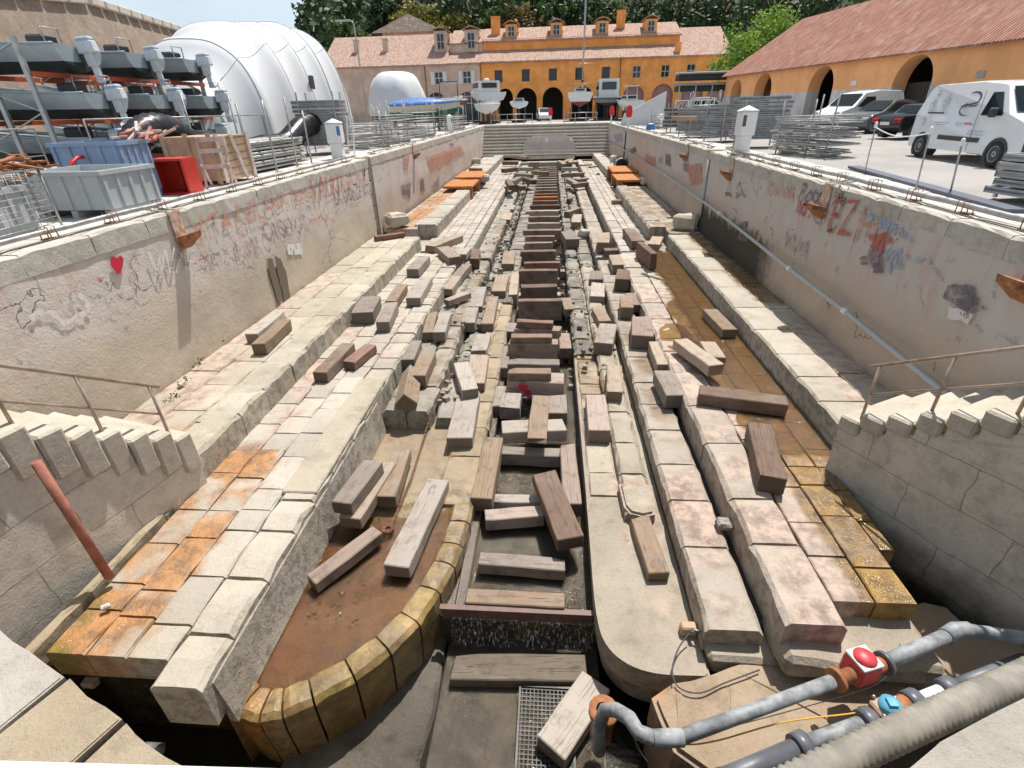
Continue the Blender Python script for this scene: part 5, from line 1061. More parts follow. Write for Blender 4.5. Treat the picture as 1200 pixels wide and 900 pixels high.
t, B, zk, zt = boat(697, 730, 124, 114, 71, 8.5, 'white motor boat with high flybridge seen from astern', [M['grp'], M['blackhull'], M['grp'], M['whitehull']], 180); cabin(t, -.8, -5.4, B*.72, zt, 2.0, taper=.7); b = MB(); b.box((0, .25, zt-.1), (B*.95, .5, .12), bev=.03); b.build('swim_platform', M['plastic'], t)
t, B, zk, zt = boat(732, 755, 130, 118, 66, 6, 'small rounded white boat behind the white fin panel', W, 190); cabin(t, -1.2, -3.4, B*.6, zt, .6); b = MB(); b.box((0, -1.8, zt+1.5), (1.6, 1.2, .08)); b.tube([(-.6, -1.4, zt), (-.6, -1.4, zt+1.5)], .03, 6); b.tube([(.6, -1.4, zt), (.6, -1.4, zt+1.5)], .03, 6); b.build('hardtop', M['whitehull'], t)
t, B, zk, zt = boat(512, 538, 128, 118, 62, 6, 'dark hulled boat with a steel arch before the pink terrace', [M['redhull'], M['blackhull'], M['grp'], M['galv']], 170); b = MB(); 
b.tube([(-B*.42, -.6, zt), (-B*.42, -.6, zt+1.8), (B*.42, -.6, zt+1.8), (B*.42, -.6, zt)], .06, 6); b.build('arch', M['plastic'], t); b = MB(); b.box((0, -1.6, zt+1.7), (B*.8, 1.9, .08)); b.build('bimini', M['crategrey'], t)
t, B, zk, zt = boat(556, 582, 134, 122, 66, 5.5, 'low white boat on the yard edge below the motor cruiser', W, 175)
t, B, zk, zt = boat(497, 520, 130, 116, 60, 5, 'small grey white boat right of the white dome', W, 150)
# green and cream boat with blue cover
p = at(455, 133, y=50); t = empty('boat', (p.x+.2, 50, 0), R(100), label='cream boat with green bottom under a blue tarpaulin cover', cat='boat')
hull(t, 6.2, 2.2, .95, [M['cream'], M['green'], M['blue'], M['cream']], dz=1.15, sheer=.25); cradle(t, 1.25, 1.8, (-1.4, -4.2)); b = MB(); P = []
for i in range(12):
    u = i/11; bb = 1.2*(1-max(0, (u-.4)/.6)**2.4)+.03; z = 2.1+.25*u*u; P.append([(-bb, -u*6.2-.0, z-.12), (-bb*.95, -u*6.2, z+.08), (0, -u*6.2, z+.5*math.sin(math.pi*min(1, u+.12))), (bb*.95, -u*6.2, z+.08), (bb, -u*6.2, z-.12)])
b.grid(P); b.build('tarpaulin', M['blue'], t)
# wrapped dome
p = at(462, 133, y=56); top = at(462, 82, y=56).z; hwid = (at(497, 130, y=56).x-at(430, 130, y=56).x)/2
t = empty('wrapped_boat', (p.x, 58, 0), label='boat wrapped in a white rounded shrink film dome behind the blue covered boat', cat='boat'); b = MB(); P = []
for i in range(25):
    a = 2*math.pi*i/24; row = []
    for k in range(9):
        e = k/8*math.pi/2; rr = math.cos(e)**.55; cr = 1+.035*math.sin(a*7+k*.8)+.03*mnoise.noise(Vector((math.cos(a)*2, math.sin(a)*2, k*.4))); row.append((hwid*rr*math.cos(a)*cr, 3.6*rr*math.sin(a)*cr, 1.2+(top-1.2)*math.sin(e)**.9*(.97+.03*cr)))
    P.append(row)
b.grid(P); bmesh.ops.remove_doubles(b.bm, verts=b.bm.verts[:], dist=.02); b.build('wrapping', M['tent'], t); b = MB(); b.prism([(-hwid*.7, -3), (hwid*.7, -3), (hwid*.5, 3), (-hwid*.5, 3)], .75, 1.3); b.build('hull_bottom', M['blackhull'], t); cradle(t, .9, 2.5, (-2, 1.5))
# white triangular fin panel
a, c, d = at(727, 140, y=50), at(778, 137, y=50), at(778, 107, y=50); b = MB(); b.prism([(0, .05), (c.x-a.x, .0), (c.x-a.x, d.z), (.3, .95)], -.12, .12, Matrix(((1, 0, 0, 0), (0, 0, 1, 0), (0, 1, 0, .0), (0, 0, 0, 1))), bev=.03)
o = b.build('fin_panel', M['tent'], label='tall white triangular panel standing on the right quay', cat='panel'); o.location = (a.x, 50, 0)
# covered double rack between terrace and boathouse
a, c = at(790, 110, y=62), at(853, 110, y=62); t = empty('long_rack', ((a.x+c.x)/2, 62, 0), label='long two tier rack of grey pontoons beside the boathouse end', cat='rack'); ln = c.x-a.x
for zz in (4.3, 3.3): b = MB(); b.box((0, 0, zz), (ln, 2.2, .22), bev=.08); b.build('pontoon', M['grp'], t); b = MB(); b.box((0, .1, zz-.38), (ln*.95, 1.8, .5), bev=.05); b.build('load', M['blackhull'], t)
for s in (-.45, -.15, .15, .45): b = MB(); b.box((s*ln, -.9, 1.6), (.12, .12, 3.2)); b.build('post', M['galv'], t)
t = empty('lattice_panel', (at(808, 125, y=58).x, 56, 0), label='white lattice door panel standing behind the plank stacks', cat='panel'); b = MB(); w_, h_ = 3.6, 1.9
for s in (-.5, -.17, .17, .5): b.box((s*w_, 0, h_/2), (.08, .06, h_))
for s in (0, .5, 1): b.box((0, .005, .04+s*(h_-.08)), (w_, .06, .08))
b.build('frame', M['white'], t); b = MB()
for i in range(3):
    for r in range(2):
        for k in range(3): x0 = -w_/2+i*w_/3+.1+k*.3; b.beam((x0, .01, .1+r*.95), (x0+.5, .01, .85+r*.95), .03, .03)
b.build('lattice', M['white'], t)
# trailer-like sheds and fence rails at the dock head
t = empty('railing', (-.6, YB+2.2, 0), label='low steel railing along the dock head before the boats', cat='railing')
for (x0, x1) in ((-6.3, -1.6), (2.0, 5.6)):
    b = MB()
    for z in (.45, 1.0): b.tube([(x0, 0, z), (x1, 0, z)], .035, 6)
    n = int((x1-x0)/.9)
    for i in range(n+1): x = x0+(x1-x0)*i/n; b.tube([(x, 0, 0), (x, 0, 1.0)], .035, 6)
    b.build('rail_section', M['galv'], t)
def hydrant(px, py, y, lab, s=1.):
    p = at(px, py, y=y); t = empty('life_ring_post', (p.x, y, 0), label=lab, cat='post'); b = MB(); b.box((0, 0, .45), (.12, .1, .9)); b.build('post', M['white'], t)
    b = MB(); b.prism([(-.2, .75), (.2, .75), (.26, 1.1), (.2, 1.5), (0, 1.62), (-.2, 1.5), (-.26, 1.1)], -.06, .06, Matrix(((s, 0, 0, 0), (0, 0, 1, -.12), (0, 1, 0, 0), (0, 0, 0, 1)))); b.build('case', M['red'], t)
hydrant(645, 133, YB+3.2, 'red and white life ring post in the middle of the dock head', 1.0); hydrant(717, 128, 57, 'taller red case on white post at the right head corner'); hydrant(737, 133, 46, 'red case on post beside the foot of the white fin panel')
# small white car under arches
def wheel(parent, x, y, r=.32, w=.2, side=1):
    b = MB(); b.lathe([(r*.62, -w/2), (r*.95, -w/2), (r, -w*.3), (r, w*.3), (r*.95, w/2), (r*.62, w/2), (r*.62, -w/2)], (x, y, r), 'X', 20); wh = b.build('wheel', M['tyre'], parent)
    b = MB(); sd_ = .5*w*side; b.lathe([(0, sd_*.75), (r*.15, sd_*.9), (r*.5, sd_*.75), (r*.63, sd_*1.0), (r*.63, 0), (0, 0)], (x, y, r), 'X', 14)
    b.build('rim', M['hub'], wh)
def car(loc, rz, lab, prof, wdt, wheels, paint, glassq, kind='car', name='parked_car', wr=.32, details=()):
    """prof: side outline (y forward = -Y local is front) list of (y,z); glassq: side windows polygons"""
    t = empty(name, loc, R(rz), label=lab, cat=kind); b = MB(); hw = wdt/2
    zmax = max(z for y, z in prof); zb = .62*zmax
    def half(z): return hw if z <= zb else hw-(z-zb)/(zmax-zb)*hw*.20
    A = [b.bm.verts.new((-half(z), y, z)) for y, z in prof]; B_ = [b.bm.verts.new((half(z), y, z)) for y, z in prof]; Cc = [b.bm.verts.new((-half(z)*.86, y*1.0+(.02 if y < 0 else -.02), z+.03)) for y, z in prof]; D = [b.bm.verts.new((half(z)*.86, y+(.02 if y < 0 else -.02), z+.03)) for y, z in prof]
    n = len(prof); b.bm.faces.new(A); b.bm.faces.new(B_[::-1])
    for i in range(n):
        j = (i+1) % n
        for p_, q_ in ((A, Cc), (Cc, D), (D, B_)): f = b.bm.faces.new((p_[i], p_[j], q_[j], q_[i])); f.smooth = True
    body = b.build('body', paint, t)
    # wheel arches
    for y in wheels:
        for s in (-1, 1):
            b = MB(); b.prism([(y+math.cos(a*math.pi/8)*wr*1.22, wr+math.sin(a*math.pi/8)*wr*1.22) for a in range(-2, 11)], s*hw-.0 if s < 0 else hw-.35, s*hw+.35 if s < 0 else hw+.006, Matrix(((0, 0, 1, 0), (1, 0, 0, 0), (0, 1, 0, 0), (0, 0, 0, 1))))
            if s < 0: b.bm.free(); b = MB(); b.prism([(y+math.cos(a*math.pi/8)*wr*1.22, wr+math.sin(a*math.pi/8)*wr*1.22) for a in range(-2, 11)], -hw-.006, -hw+.3, Matrix(((0, 0, 1, 0), (1, 0, 0, 0), (0, 1, 0, 0), (0, 0, 0, 1))))
            b.build('wheel_arch', M['plastic'], t); wheel(t, s*(hw-.09), y, wr, .22, s)
    for poly in glassq:
        for s in (-1, 1):
            b = MB(); V = [Vector((s*(half(z)+.012), y, z)) for y, z in poly]; b.bm.faces.new([b.bm.verts.new(v) for v in V]); V2 = [v-Vector((s*.03, 0, 0)) for v in V]; r_ = bmesh.ops.solidify(b.bm, geom=b.bm.faces[:], thickness=.015); b.build('side_window', M['glass'], t)
    return t, body, half
def screen(t, y0, z0, y1, z1, w0, w1, name='windscreen', off=.012):
    b = MB(); n = Vector((0, -(z1-z0), (y1-y0))).normalized(); n = n if (n.y*(y0) > 0 or abs(n.z) > .5) else -n
    if n.z < 0: n = -n
    for k, (y, z, w) in enumerate(((y0, z0, w0), (y1, z1, w1))): pass
    P = [Vector((-w0, y0, z0)), Vector((w0, y0, z0)), Vector((w1, y1, z1)), Vector((-w1, y1, z1))]; b.bm.faces.new([b.bm.verts.new(p+n*(off+.035)) for p in P]); bmesh.ops.solidify(b.bm, geom=b.bm.faces[:], thickness=.03); b.build(name, M['glass'], t)
def lamp(t, x, y, z, w, d, h, mat='lamp', name='headlamp'): b = MB(); b.box((x, y, z), (w, d, h), bev=min(w, d, h)*.3); b.build(name, M[mat], t)
# big van (front at -Y)
VP = [(2.25, .28), (2.32, .5), (2.30, 1.25), (2.18, 1.9), (2.05, 2.03), (0, 2.06), (-.85, 1.98), (-1.0, 1.94), (-1.62, 1.28), (-2.25, 1.08), (-2.42, .85), (-2.45, .45), (-2.38, .28)]
vr, vf = at(1077, 183, z=0), at(1163, 196, z=0); va = math.atan2(vf.y-vr.y, vf.x-vr.x)+math.pi/2; mid = (vr+vf)/2; wb_ = (vf-vr).length
vc = mid+Vector((math.cos(va), math.sin(va), 0))*.86
t, body, hf = car(vc, math.degrees(va), 'large white delivery van with a dark curled emblem on its side', VP, 1.9, (wb_/2, -wb_/2), M['carwhite'], [[(-.62, 1.24), (-.62, 1.80), (-.98, 1.80), (-1.42, 1.28), (-1.40, 1.24)]], 'van', 'delivery_van', wr=.33)
t.scale = (1, 1, .93); screen(t, -1.60, 1.31, -1.02, 1.90, .78, .70); lamp(t, -.72, -2.36, .92, .3, .2, .2); lamp(t, .72, -2.36, .92, .3, .2, .2)
b = MB(); b.box((0, -2.42, .5), (1.86, .14, .42), bev=.05); b.build('front_bumper', M['plastic'], t); b = MB(); b.box((0, 2.32, .45), (1.8, .12, .28), bev=.04); b.build('rear_bumper', M['plastic'], t)
for s in (-1, 1):
    b = MB(); b.box((s*.965, -.02, .62), (.03, 1.75, .12), bev=.01); b.build('side_moulding', M['plastic'], t); b = MB(); b.box((s*1.06, -1.22, 1.32), (.2, .12, .24), bev=.04); b.build('mirror', M['plastic'], t)
    b = MB(); b.box((s*.957, 1.35, 1.28), (.02, .75, .04)); b.build('door_rail', M['plastic'], t)
lamp(t, -.9, 2.27, 1.1, .08, .1, .4, 'lens', 'tail_lamp'); lamp(t, .9, 2.27, 1.1, .08, .1, .4, 'lens', 'tail_lamp')
for p in ([(.3, .4), (.3, .95)],): pass
b = MB(); b.box((-.9525, -.52, 1.1), (.006, .012, 1.5)); b.build('door_gap', M['plastic'], t)
# decals on the dock side (x = -hw). curled emblem: sweeping swoosh
def dec(pts, r, mat='decal', name='emblem'):
    P = [Vector((-hf(z)-.004, y, z)) for y, z in pts]; b = MB(); rs_ = [r*math.sin(math.pi*(i+.5)/len(P))+.004 for i in range(len(P))]
    n = Vector((-1, 0, 0)); prev = None; L_, R_ = [], []
    for i, p in enumerate(P):
        d = (P[min(i+1, len(P)-1)]-P[max(i-1, 0)]).normalized(); u = d.cross(n).normalized(); L_.append(b.bm.verts.new(p+u*rs_[i])); R_.append(b.bm.verts.new(p-u*rs_[i]))
    for i in range(len(P)-1): b.bm.faces.new((L_[i], L_[i+1], R_[i+1], R_[i]))
    b.build(name, M[mat], t, fix=False)
def arc(cy, cz, ry, rz_, a0, a1, n=14): return [(cy+ry*math.cos(R(a0+(a1-a0)*i/n)), cz+rz_*math.sin(R(a0+(a1-a0)*i/n))) for i in range(n+1)]
dec(arc(.10, 1.62, .34, .19, 60, 200)+[(.36, 1.45), (-.10, 1.46), (-.28, 1.47)], .034); dec([(.42, 1.52)]+[(.3, 1.50), (-.1, 1.47), (-.3, 1.47)]+arc(.0, 1.36, .34, .15, 170, 60), .018) if False else dec([(-.30, 1.50), (-.05, 1.47)]+arc(.02, 1.38, .30, .16, 60, -100), .028)
def vtext(txt, y, z, size, mat, body_=None, bold=0):
    cu = bpy.data.curves.new('t', 'FONT'); cu.body = txt; cu.size = size; cu.offset = bold; o = bpy.data.objects.new('t', cu); C.objects.link(o); dg = bpy.context.evaluated_depsgraph_get(); me = bpy.data.meshes.new_from_object(o.evaluated_get(dg)); bpy.data.objects.remove(o)
    me.transform(Matrix(((0, 0, -1, -hf(z)-.004), (-1, 0, 0, y), (0, 1, 0, z), (0, 0, 0, 1)))); me.materials.clear(); me.materials.append(M[mat]); q = bpy.data.objects.new('lettering', me); C.objects.link(q); q.parent = t
b = MB()
for (yy, zz, w_, h_) in ((.95, 1.02, .62, .035), (.95, .96, .5, .03), (.18, 1.02, .30, .035), (.18, .96, .28, .03), (-.38, 1.0, .1, .06), (-.52, 1.0, .1, .06), (-.62, .84, .55, .045), (-.62, .76, .62, .03)):
    n_ = max(2, int(w_/.035))
    for k in range(n_): 
        if (k*7+int(yy*10)) % 5: b.box((-hf(zz)-.003, yy-w_/2+k*w_/n_, zz), (.004, w_/n_*.6, h_))
b.build('small_print', M['decalgrey'], t)
b = MB(); [b.box((-.953, -.10-k*.06, 1.02), (.004, .04, .05)) for k in range(5)]; b.build('small_print', M['decalred'], t)
b = MB()
for (cy, cz, n_) in ((1.72, 1.5, 26), (1.15, 1.55, 30), (1.8, 1.05, 12), (1.72, 1.75, 12)):
    for k in range(n_): a = k*2.4; rr = .024*math.sqrt(k)*(1.2+.6*mnoise.noise(Vector((k*1.7, cy, cz)))); yy, zz = cy+rr*math.cos(a), cz+rr*math.sin(a)*1.5; b.box((-hf(zz)-.003, yy, zz), (.004, .03, .05), rot=Matrix.Rotation(a, 3, 'X'))
b.build('print_pattern', M['decalgrey'], t)
# smaller vehicles
SV = [(2.05, .3), (2.15, .6), (2.12, 1.2), (2.0, 1.72), (1.85, 1.82), (.4, 1.86), (-.55, 1.74), (-1.25, 1.12), (-1.95, .92), (-2.16, .7), (-2.18, .38), (-2.1, .25)]
pf = at(967, 148, z=0); t, body, h2 = car((pf.x+1.55-2.6, pf.y-5.4, 0), -68, 'small white van parked nose to the dock before the middle arch', SV, 1.8, (1.35, -1.38), M['carwhite'], [[(.1, 1.08), (.1, 1.58), (-.5, 1.58), (-1.08, 1.12)]], 'van', 'parked_van', wr=.31)
t.location = (at(1003, 152, y=35.0).x, 35.4, 0); t.scale = (1.08, 1.12, 1.08); screen(t, -1.22, 1.16, -.60, 1.70, .74, .66); lamp(t, -.68, -2.08, .82, .3, .16, .2); lamp(t, .68, -2.08, .82, .3, .16, .2); b = MB(); b.box((0, -2.14, .42), (1.76, .12, .26), bev=.04); b.build('bumper', M['plastic'], t); b = MB(); b.box((-1.0, -.75, 1.14), (.18, .1, .18), bev=.03); b.build('mirror', M['carwhite'], t)
b = MB(); b.prism([(.35, 1.08), (1.35, 1.08), (1.35, 1.58), (.35, 1.58)], -.01, .01, Matrix(((0, 0, 1, -.865), (1, 0, 0, 0), (0, 1, 0, 0), (0, 0, 0, 1)))); b.build('panel_print', M['decalgrey'], t)
CV = [(1.85, .3), (1.95, .7), (1.85, 1.05), (1.35, 1.42), (.5, 1.52), (-.1, 1.47), (-.95, .98), (-1.6, .86), (-1.9, .65), (-1.95, .38), (-1.88, .22)]
t, body, h2 = car((at(1018, 160, y=31.5).x+.6, 32.0, 0), -66, 'dark grey hatchback between the small white van and black car', CV, 1.7, (1.2, -1.25), M['cargrey'], [[(1.2, 1.0), (1.0, 1.32), (.3, 1.42), (-.1, 1.38), (-.7, 1.0)]], 'car', 'parked_car', wr=.30)
screen(t, -.92, 1.02, -.14, 1.46, .68, .6); lamp(t, -.6, -1.82, .68, .34, .2, .16); lamp(t, .6, -1.82, .68, .34, .2, .16)
KV = [(2.1, .3), (2.15, .6), (2.05, .88), (1.3, .95), (.9, 1.30), (.1, 1.38), (-.35, 1.34), (-1.0, .92), (-1.9, .80), (-2.15, .6), (-2.15, .3)]
t, body, h2 = car((at(1060, 160, y=26.5).x+.9, 26.6, 0), 102, 'black convertible with soft top seen from behind next to the delivery van', KV, 1.72, (1.3, -1.3), M['carblack'], [[(.9, .96), (.75, 1.22), (.0, 1.3), (-.3, 1.27), (-.8, .95)]], 'car', 'parked_car', wr=.31)
lamp(t, -.62, 2.12, .74, .34, .1, .16, 'lens', 'tail_lamp'); lamp(t, .62, 2.12, .74, .34, .1, .16, 'lens', 'tail_lamp'); screen(t, 1.25, .98, .93, 1.27, .55, .5, 'rear_window'); b = MB(); b.box((0, 2.17, .62), (.5, .03, .12)); b.build('number_plate', M['white'], t)
for n_, (px, py, y, rz, lab) in enumerate(((872, 133, 62.0, 72, 'distant white van in front of the first boathouse arches'), (832, 136, 64.5, 60, 'white van with side windows half hidden behind stacked planks'))):
    p = at(px, py, y=y); t, body, h2 = car((p.x, y, 0), rz, lab, SV, 1.85, (1.35, -1.38), M['carwhite'], [[(.1, 1.08), (.1, 1.58), (-.5, 1.58), (-1.08, 1.12)]]+([[(.3, 1.08), (.3, 1.58), (1.6, 1.58), (1.6, 1.08)]] if n_ else []), 'van', 'parked_van', wr=.31)
    t.scale = (1.15, 1.15, 1.15) if n_ == 0 else (1.1, 1.1, 1.15); screen(t, -1.22, 1.16, -.60, 1.70, .74, .66); lamp(t, -.68, -2.08, .82, .3, .16, .2); lamp(t, .68, -2.08, .82, .3, .16, .2)
p = at(640, 130, y=80); t, body, h2 = car((p.x-.3, 78, 0), 8, 'small white car parked under the orange arcade', CV, 1.7, (1.2, -1.25), M['carwhite'], [[(1.2, 1.0), (1.0, 1.32), (.3, 1.42), (-.1, 1.38), (-.7, 1.0)]], 'car', 'parked_car', wr=.3); screen(t, -.92, 1.02, -.14, 1.46, .68, .6)
# traffic cone
t = empty('traffic_cone', at(922, 146, z=0), label='pink red traffic cone beyond the scaffold frame stack', cat='traffic cone'); b = MB(); b.box((0, 0, .02), (.5, .5, .04)); b.build('base', M['red'], t); b = MB(); b.lathe([(.19, .04), (.03, .75), (0, .75)], n=12); b.build('cone', M['red'], t); b = MB(); b.lathe([(.135, .3), (.09, .48)], n=12); b.build('band', M['white'], t)
# ---- quay furniture
def pedestal(p, h, w, lab):
    t = empty('service_pedestal', p, R(8), label=lab, cat='pedestal', group='white service pedestals along the dock edge'); b = MB(); b.box((0, 0, h*.2), (w*.8, w*.8, h*.4), bev=.02); b.build('base', M['white'], t)
    b = MB(); b.box((0, 0, h*.64), (w, w, h*.48), bev=.02); b.build('cabinet', M['white'], t); b = MB(); b.lathe([(w*.74, h*.88), (w*.74, h*.90), (0, h)], n=4); c = b.build('cap', M['white'], t); c.rotation_euler = (0, 0, R(45))
    b = MB(); b.box((w*.36 if p.x < 0 else -w*.36, -w*.5-.004, h*.70), (w*.22, .012, h*.22)); b.build('socket_panel', M['decal' if p.x > 0 else 'blue'], t)
pedestal(Vector((-8.35, 21.2, 0)), 1.42, .55, 'white service pedestal with blue panel next to the left plank stack'); pedestal(Vector((6.55, 19.7, 0)), 1.5, .5, 'white service pedestal in front of the tall right plank stack')
pedestal(at(754, 146, z=0), 1.25, .42, 'small white pedestal beside blue and white sheet on far right quay'); pedestal(at(528, 156, z=0), 1.3, .42, 'small white pedestal on the far left quay')
def tubes_stack(name, loc, rz, L, n, rows, r, mat, lab, ends=True, posts=()):
    t = empty(name, loc, R(rz), label=lab, cat='scaffold tubes'); q = random.Random(len(lab)); 
    for rr in range(rows):
        b = MB()
        for k in range(n):
            x = (k-(n-1)/2)*r*2.5+q.uniform(-.03, .03); z = .12+rr*r*2.6+q.uniform(-.015, .015); dy = q.uniform(-.25, .25); b.tube([(x, -L/2+dy, z), (x+q.uniform(-.06, .06), L/2+dy, z+q.uniform(-.02, .02))], r, 7)
            if rr % 2: b.tube([(x-.1, -L/2+dy+.15, z), (x+.1, -L/2+dy+.15, z)], r*1.3, 6)
        b.build('tube_layer', M[mat], t)
    for (x, y, h) in posts: b = MB(); b.tube([(x, y, 0), (x+.02, y, h)], .03, 6); b.build('stanchion', M['galv'], t)
    return t
tubes_stack('tube_stack', (-9.6, 17.4, 0), -2, 4.2, 14, 9, .035, 'alu', 'big pile of aluminium scaffold tubes on the left quay edge', posts=((.75, -1.7, 1.9), (.75, -.3, 2.0), (.75, 1.1, 2.1), (.75, 2.2, 1.7), (-.8, .5, 2.2), (-.9, -1.6, 2.2)))
def plank_stack(name, loc, rz, L, W_, n, th, lab, legs=.25, lean=0., posts=True, mat='alud', cat='plank stack'):
    t = empty(name, loc, R(rz), label=lab, cat=cat); q = random.Random(len(lab)*3)
    for k in range(n):
        b = MB(); z = legs+th/2+k*(th+.02); dx, dy = q.uniform(-.05, .05)+lean*k, q.uniform(-.06, .06)
        b.box((dx, dy, z), (L, W_, th*.35)); 
        for s in (-1, 1): b.box((dx, dy+s*(W_/2-.02), z), (L, .04, th)); b.box((dx+s*(L/2-.02), dy, z-.001), (.04, W_-.01, th*.98))
        b.build('plank', M[mat], t)
    for sx_ in (-1, 1):
        for sy_ in (-1, 1):
            b = MB(); hh = legs+n*(th+.02)+(.3 if posts else -.1); b.box((sx_*(L/2-.25), sy_*(W_/2+.04), hh/2), (.05, .05, hh)); b.build('post', M['galv'], t)
    return t
plank_stack('plank_stack', (at(412, 178, z=0).x-.9, 24.6, 0), 8, 2.0, 1.3, 11, .14, 'tall stack of grey metal planks in front of the white tent', .35)
plank_stack('plank_stack', (at(852, 172, z=0).x+1.0, 23.2, 0), -6, 1.9, 1.0, 10, .13, 'tall stack of grey metal planks behind the right service pedestal', .3, posts=False)
plank_stack('plank_stack', (at(820, 165, z=0).x+.9, 27.0, 0), 20, 1.7, 1.2, 9, .13, 'leaning stack of pale metal planks, left of the tall right stack', .2, lean=.05, posts=False)
plank_stack('plank_stack', (at(790, 160, z=0).x+1.0, 31.0, 0), 10, 2.0, 1.2, 6, .16, 'lower plank stack with posts farther along the right quay', .3)
plank_stack('plank_stack', (at(770, 152, z=0).x+.8, 36.5, 0), 0, 2.4, 1.2, 5, .2, 'grey plank stack near the foot of the white fin panel', .3)
p = at(1192, 236, z=0); plank_stack('plank_stack', (p.x+.75, p.y+.1, 0), 8, 1.9, .9, 5, .11, 'stack of grey metal planks cut off by the right picture edge', .1, posts=False)
# red board leaning on left plank stack
b = MB(); b.box((0, 0, .55), (.35, .05, 1.1), bev=.01); o = b.build('red_board', M['red'], label='narrow red board leaning on the left plank stack', cat='board'); o.location = (at(417, 178, z=0).x-.1, 23.2, 0); o.rotation_euler = (R(-8), R(4), R(10))
b = MB(); [b.box((s*.13, 0, .75), (.05, .04, 1.5)) for s in (-1, 1)]; [b.box((0, 0, .2+k*.3), (.26, .03, .03)) for k in range(5)]; o = b.build('ladder', M['white'], label='short white ladder leaning beside the red board', cat='ladder'); o.location = (at(428, 177, z=0).x, 23.6, 0); o.rotation_euler = (R(-10), R(3), 0)
# scaffold frame heaps
def frame_heap(name, loc, rz, L, W_, H_, n, lab, posts=0, mat='alu'):
    t = empty(name, loc, R(rz), label=lab, cat='scaffold frames'); q = random.Random(len(lab)*7)
    for k in range(n):
        b = MB(); z = .15+H_*k/n; j = lambda s: q.uniform(-s, s); x0, x1, y0, y1 = -L/2+j(.15), L/2+j(.15), -W_/2+j(.1), W_/2+j(.1); tl = j(.06)
        for y in (y0, (y0+y1)/2, y1): b.tube([(x0, y, z), (x1, y, z+tl)], .024, 6)
        for i in range(5): x = x0+(x1-x0)*i/4; b.tube([(x, y0, z+tl*i/4), (x, y1, z+tl*i/4)], .022, 6)
        b.build('frame', M[mat], t)
    for i in range(posts):
        b = MB(); a = q.uniform(-1, 1)*L*.45; s = q.choice((-1, 1))*W_*.5; b.tube([(a, s, 0), (a+q.uniform(-.05, .05), s, H_+.5+q.random()*.3)], .024, 6); b.build('stanchion', M['galv'], t)
    for sx_ in (-1, 1): b = MB(); b.box((sx_*L*.32, 0, .07), (.12, W_*.9, .14)); b.build('bearer', M['galv'], t)
    return t
frame_heap('frame_stack', (at(943, 183, z=0).x+.35, 19.2, 0), -62, 2.3, 1.1, 1.05, 15, 'dense stack of aluminium scaffold frames on the right quay', 4)
frame_heap('frame_stack', (at(458, 172, z=0).x-.9, 27.5, 0), 70, 2.6, 1.4, 1.1, 9, 'low heap of scaffold frames below the cream and green boat', 6)
frame_heap('frame_stack', (at(488, 165, z=0).x-.9, 32.0, 0), 80, 2.4, 1.4, 1.4, 10, 'second heap of scaffold frames on the left quay past the cream boat', 6)
frame_heap('frame_stack', (at(512, 160, z=0).x-1.0, 38.0, 0), 80, 2.6, 1.4, 1.5, 9, 'third heap of scaffold frames near the far left pedestal', 6)
frame_heap('frame_stack', (at(548, 152, z=0).x-1.1, 49.0, 0), 85, 4.0, 1.4, 1.2, 8, 'farthest heap of scaffold frames at the left head corner', 7)
frame_heap('frame_stack', (at(805, 160, z=0).x+1.2, 33.5, 0), 60, 1.8, 1.4, 1.5, 9, 'tangled scaffold frames between the right plank stacks', 7)
frame_heap('frame_stack', (at(745, 148, z=0).x+1.0, 44.0, 0), 80, 2.4, 1.2, .9, 6, 'low scaffold frames by the red case on the far right quay', 5)
b = MB(); b.box((0, 0, .2), (.7, .5, .4), bev=.05, taper=.6); b.jitter(.04, 4); tag(b.build('tarpaulin_bundle', M['blue']), 'blue and white folded sheet on the far right quay edge', 'tarpaulin').location = at(762, 152, z=0)
b = MB(); b.box((0, 0, .07), (.9, .12, .12), bev=.01); o = b.build('yellow_batten', M['wood'], label='yellow wooden batten lying on top of the scaffold frame stack', cat='batten'); o.location = (at(965, 160, z=1.1).x, 18.6, 1.12); o.rotation_euler = (0, 0, R(-50))
# corrugated black hoses
def hose(name, pts, r, lab, pitch=.09, mat='blacktube', amp=.12, cat='hose'):
    b = MB(); P = [Vector(p) for p in pts]; S = []
    for i in range(len(P)-1):
        p0, p1, p2, p3 = P[max(i-1, 0)], P[i], P[i+1], P[min(i+2, len(P)-1)]; n = max(2, int((p2-p1).length/(pitch/2)))
        for k in range(n): u = k/n; S.append(.5*((2*p1)+(-p0+p2)*u+(2*p0-5*p1+4*p2-p3)*u*u+(-p0+3*p1-3*p2+p3)*u**3))
    S.append(P[-1]); rs_ = [r*(1+(amp if i % 2 else -amp)*.5) for i in range(len(S))]; b.tube(S, r, 16, rs=rs_, cap=False)
    return tag(recenter(b.build(name, M[mat]), P[0]), lab, cat)
hose('corrugated_hose', [(-11.0, 19.0, .35), (-10.9, 20.4, .5), (-10.7, 21.8, .55), (-10.5, 23.2, 1.1), (-10.3, 24.8, 1.25), (-10.2, 26.0, 1.2)], .42, 'thick black corrugated hose lying over the tube pile', .14)
hose('corrugated_hose', [(-10.9, 13.2, .3), (-10.8, 13.7, 1.0), (-10.7, 14.4, 1.35), (-10.5, 15.1, 1.2), (-10.3, 15.6, .6)], .36, 'humped black corrugated hose behind the wooden crate', .16)
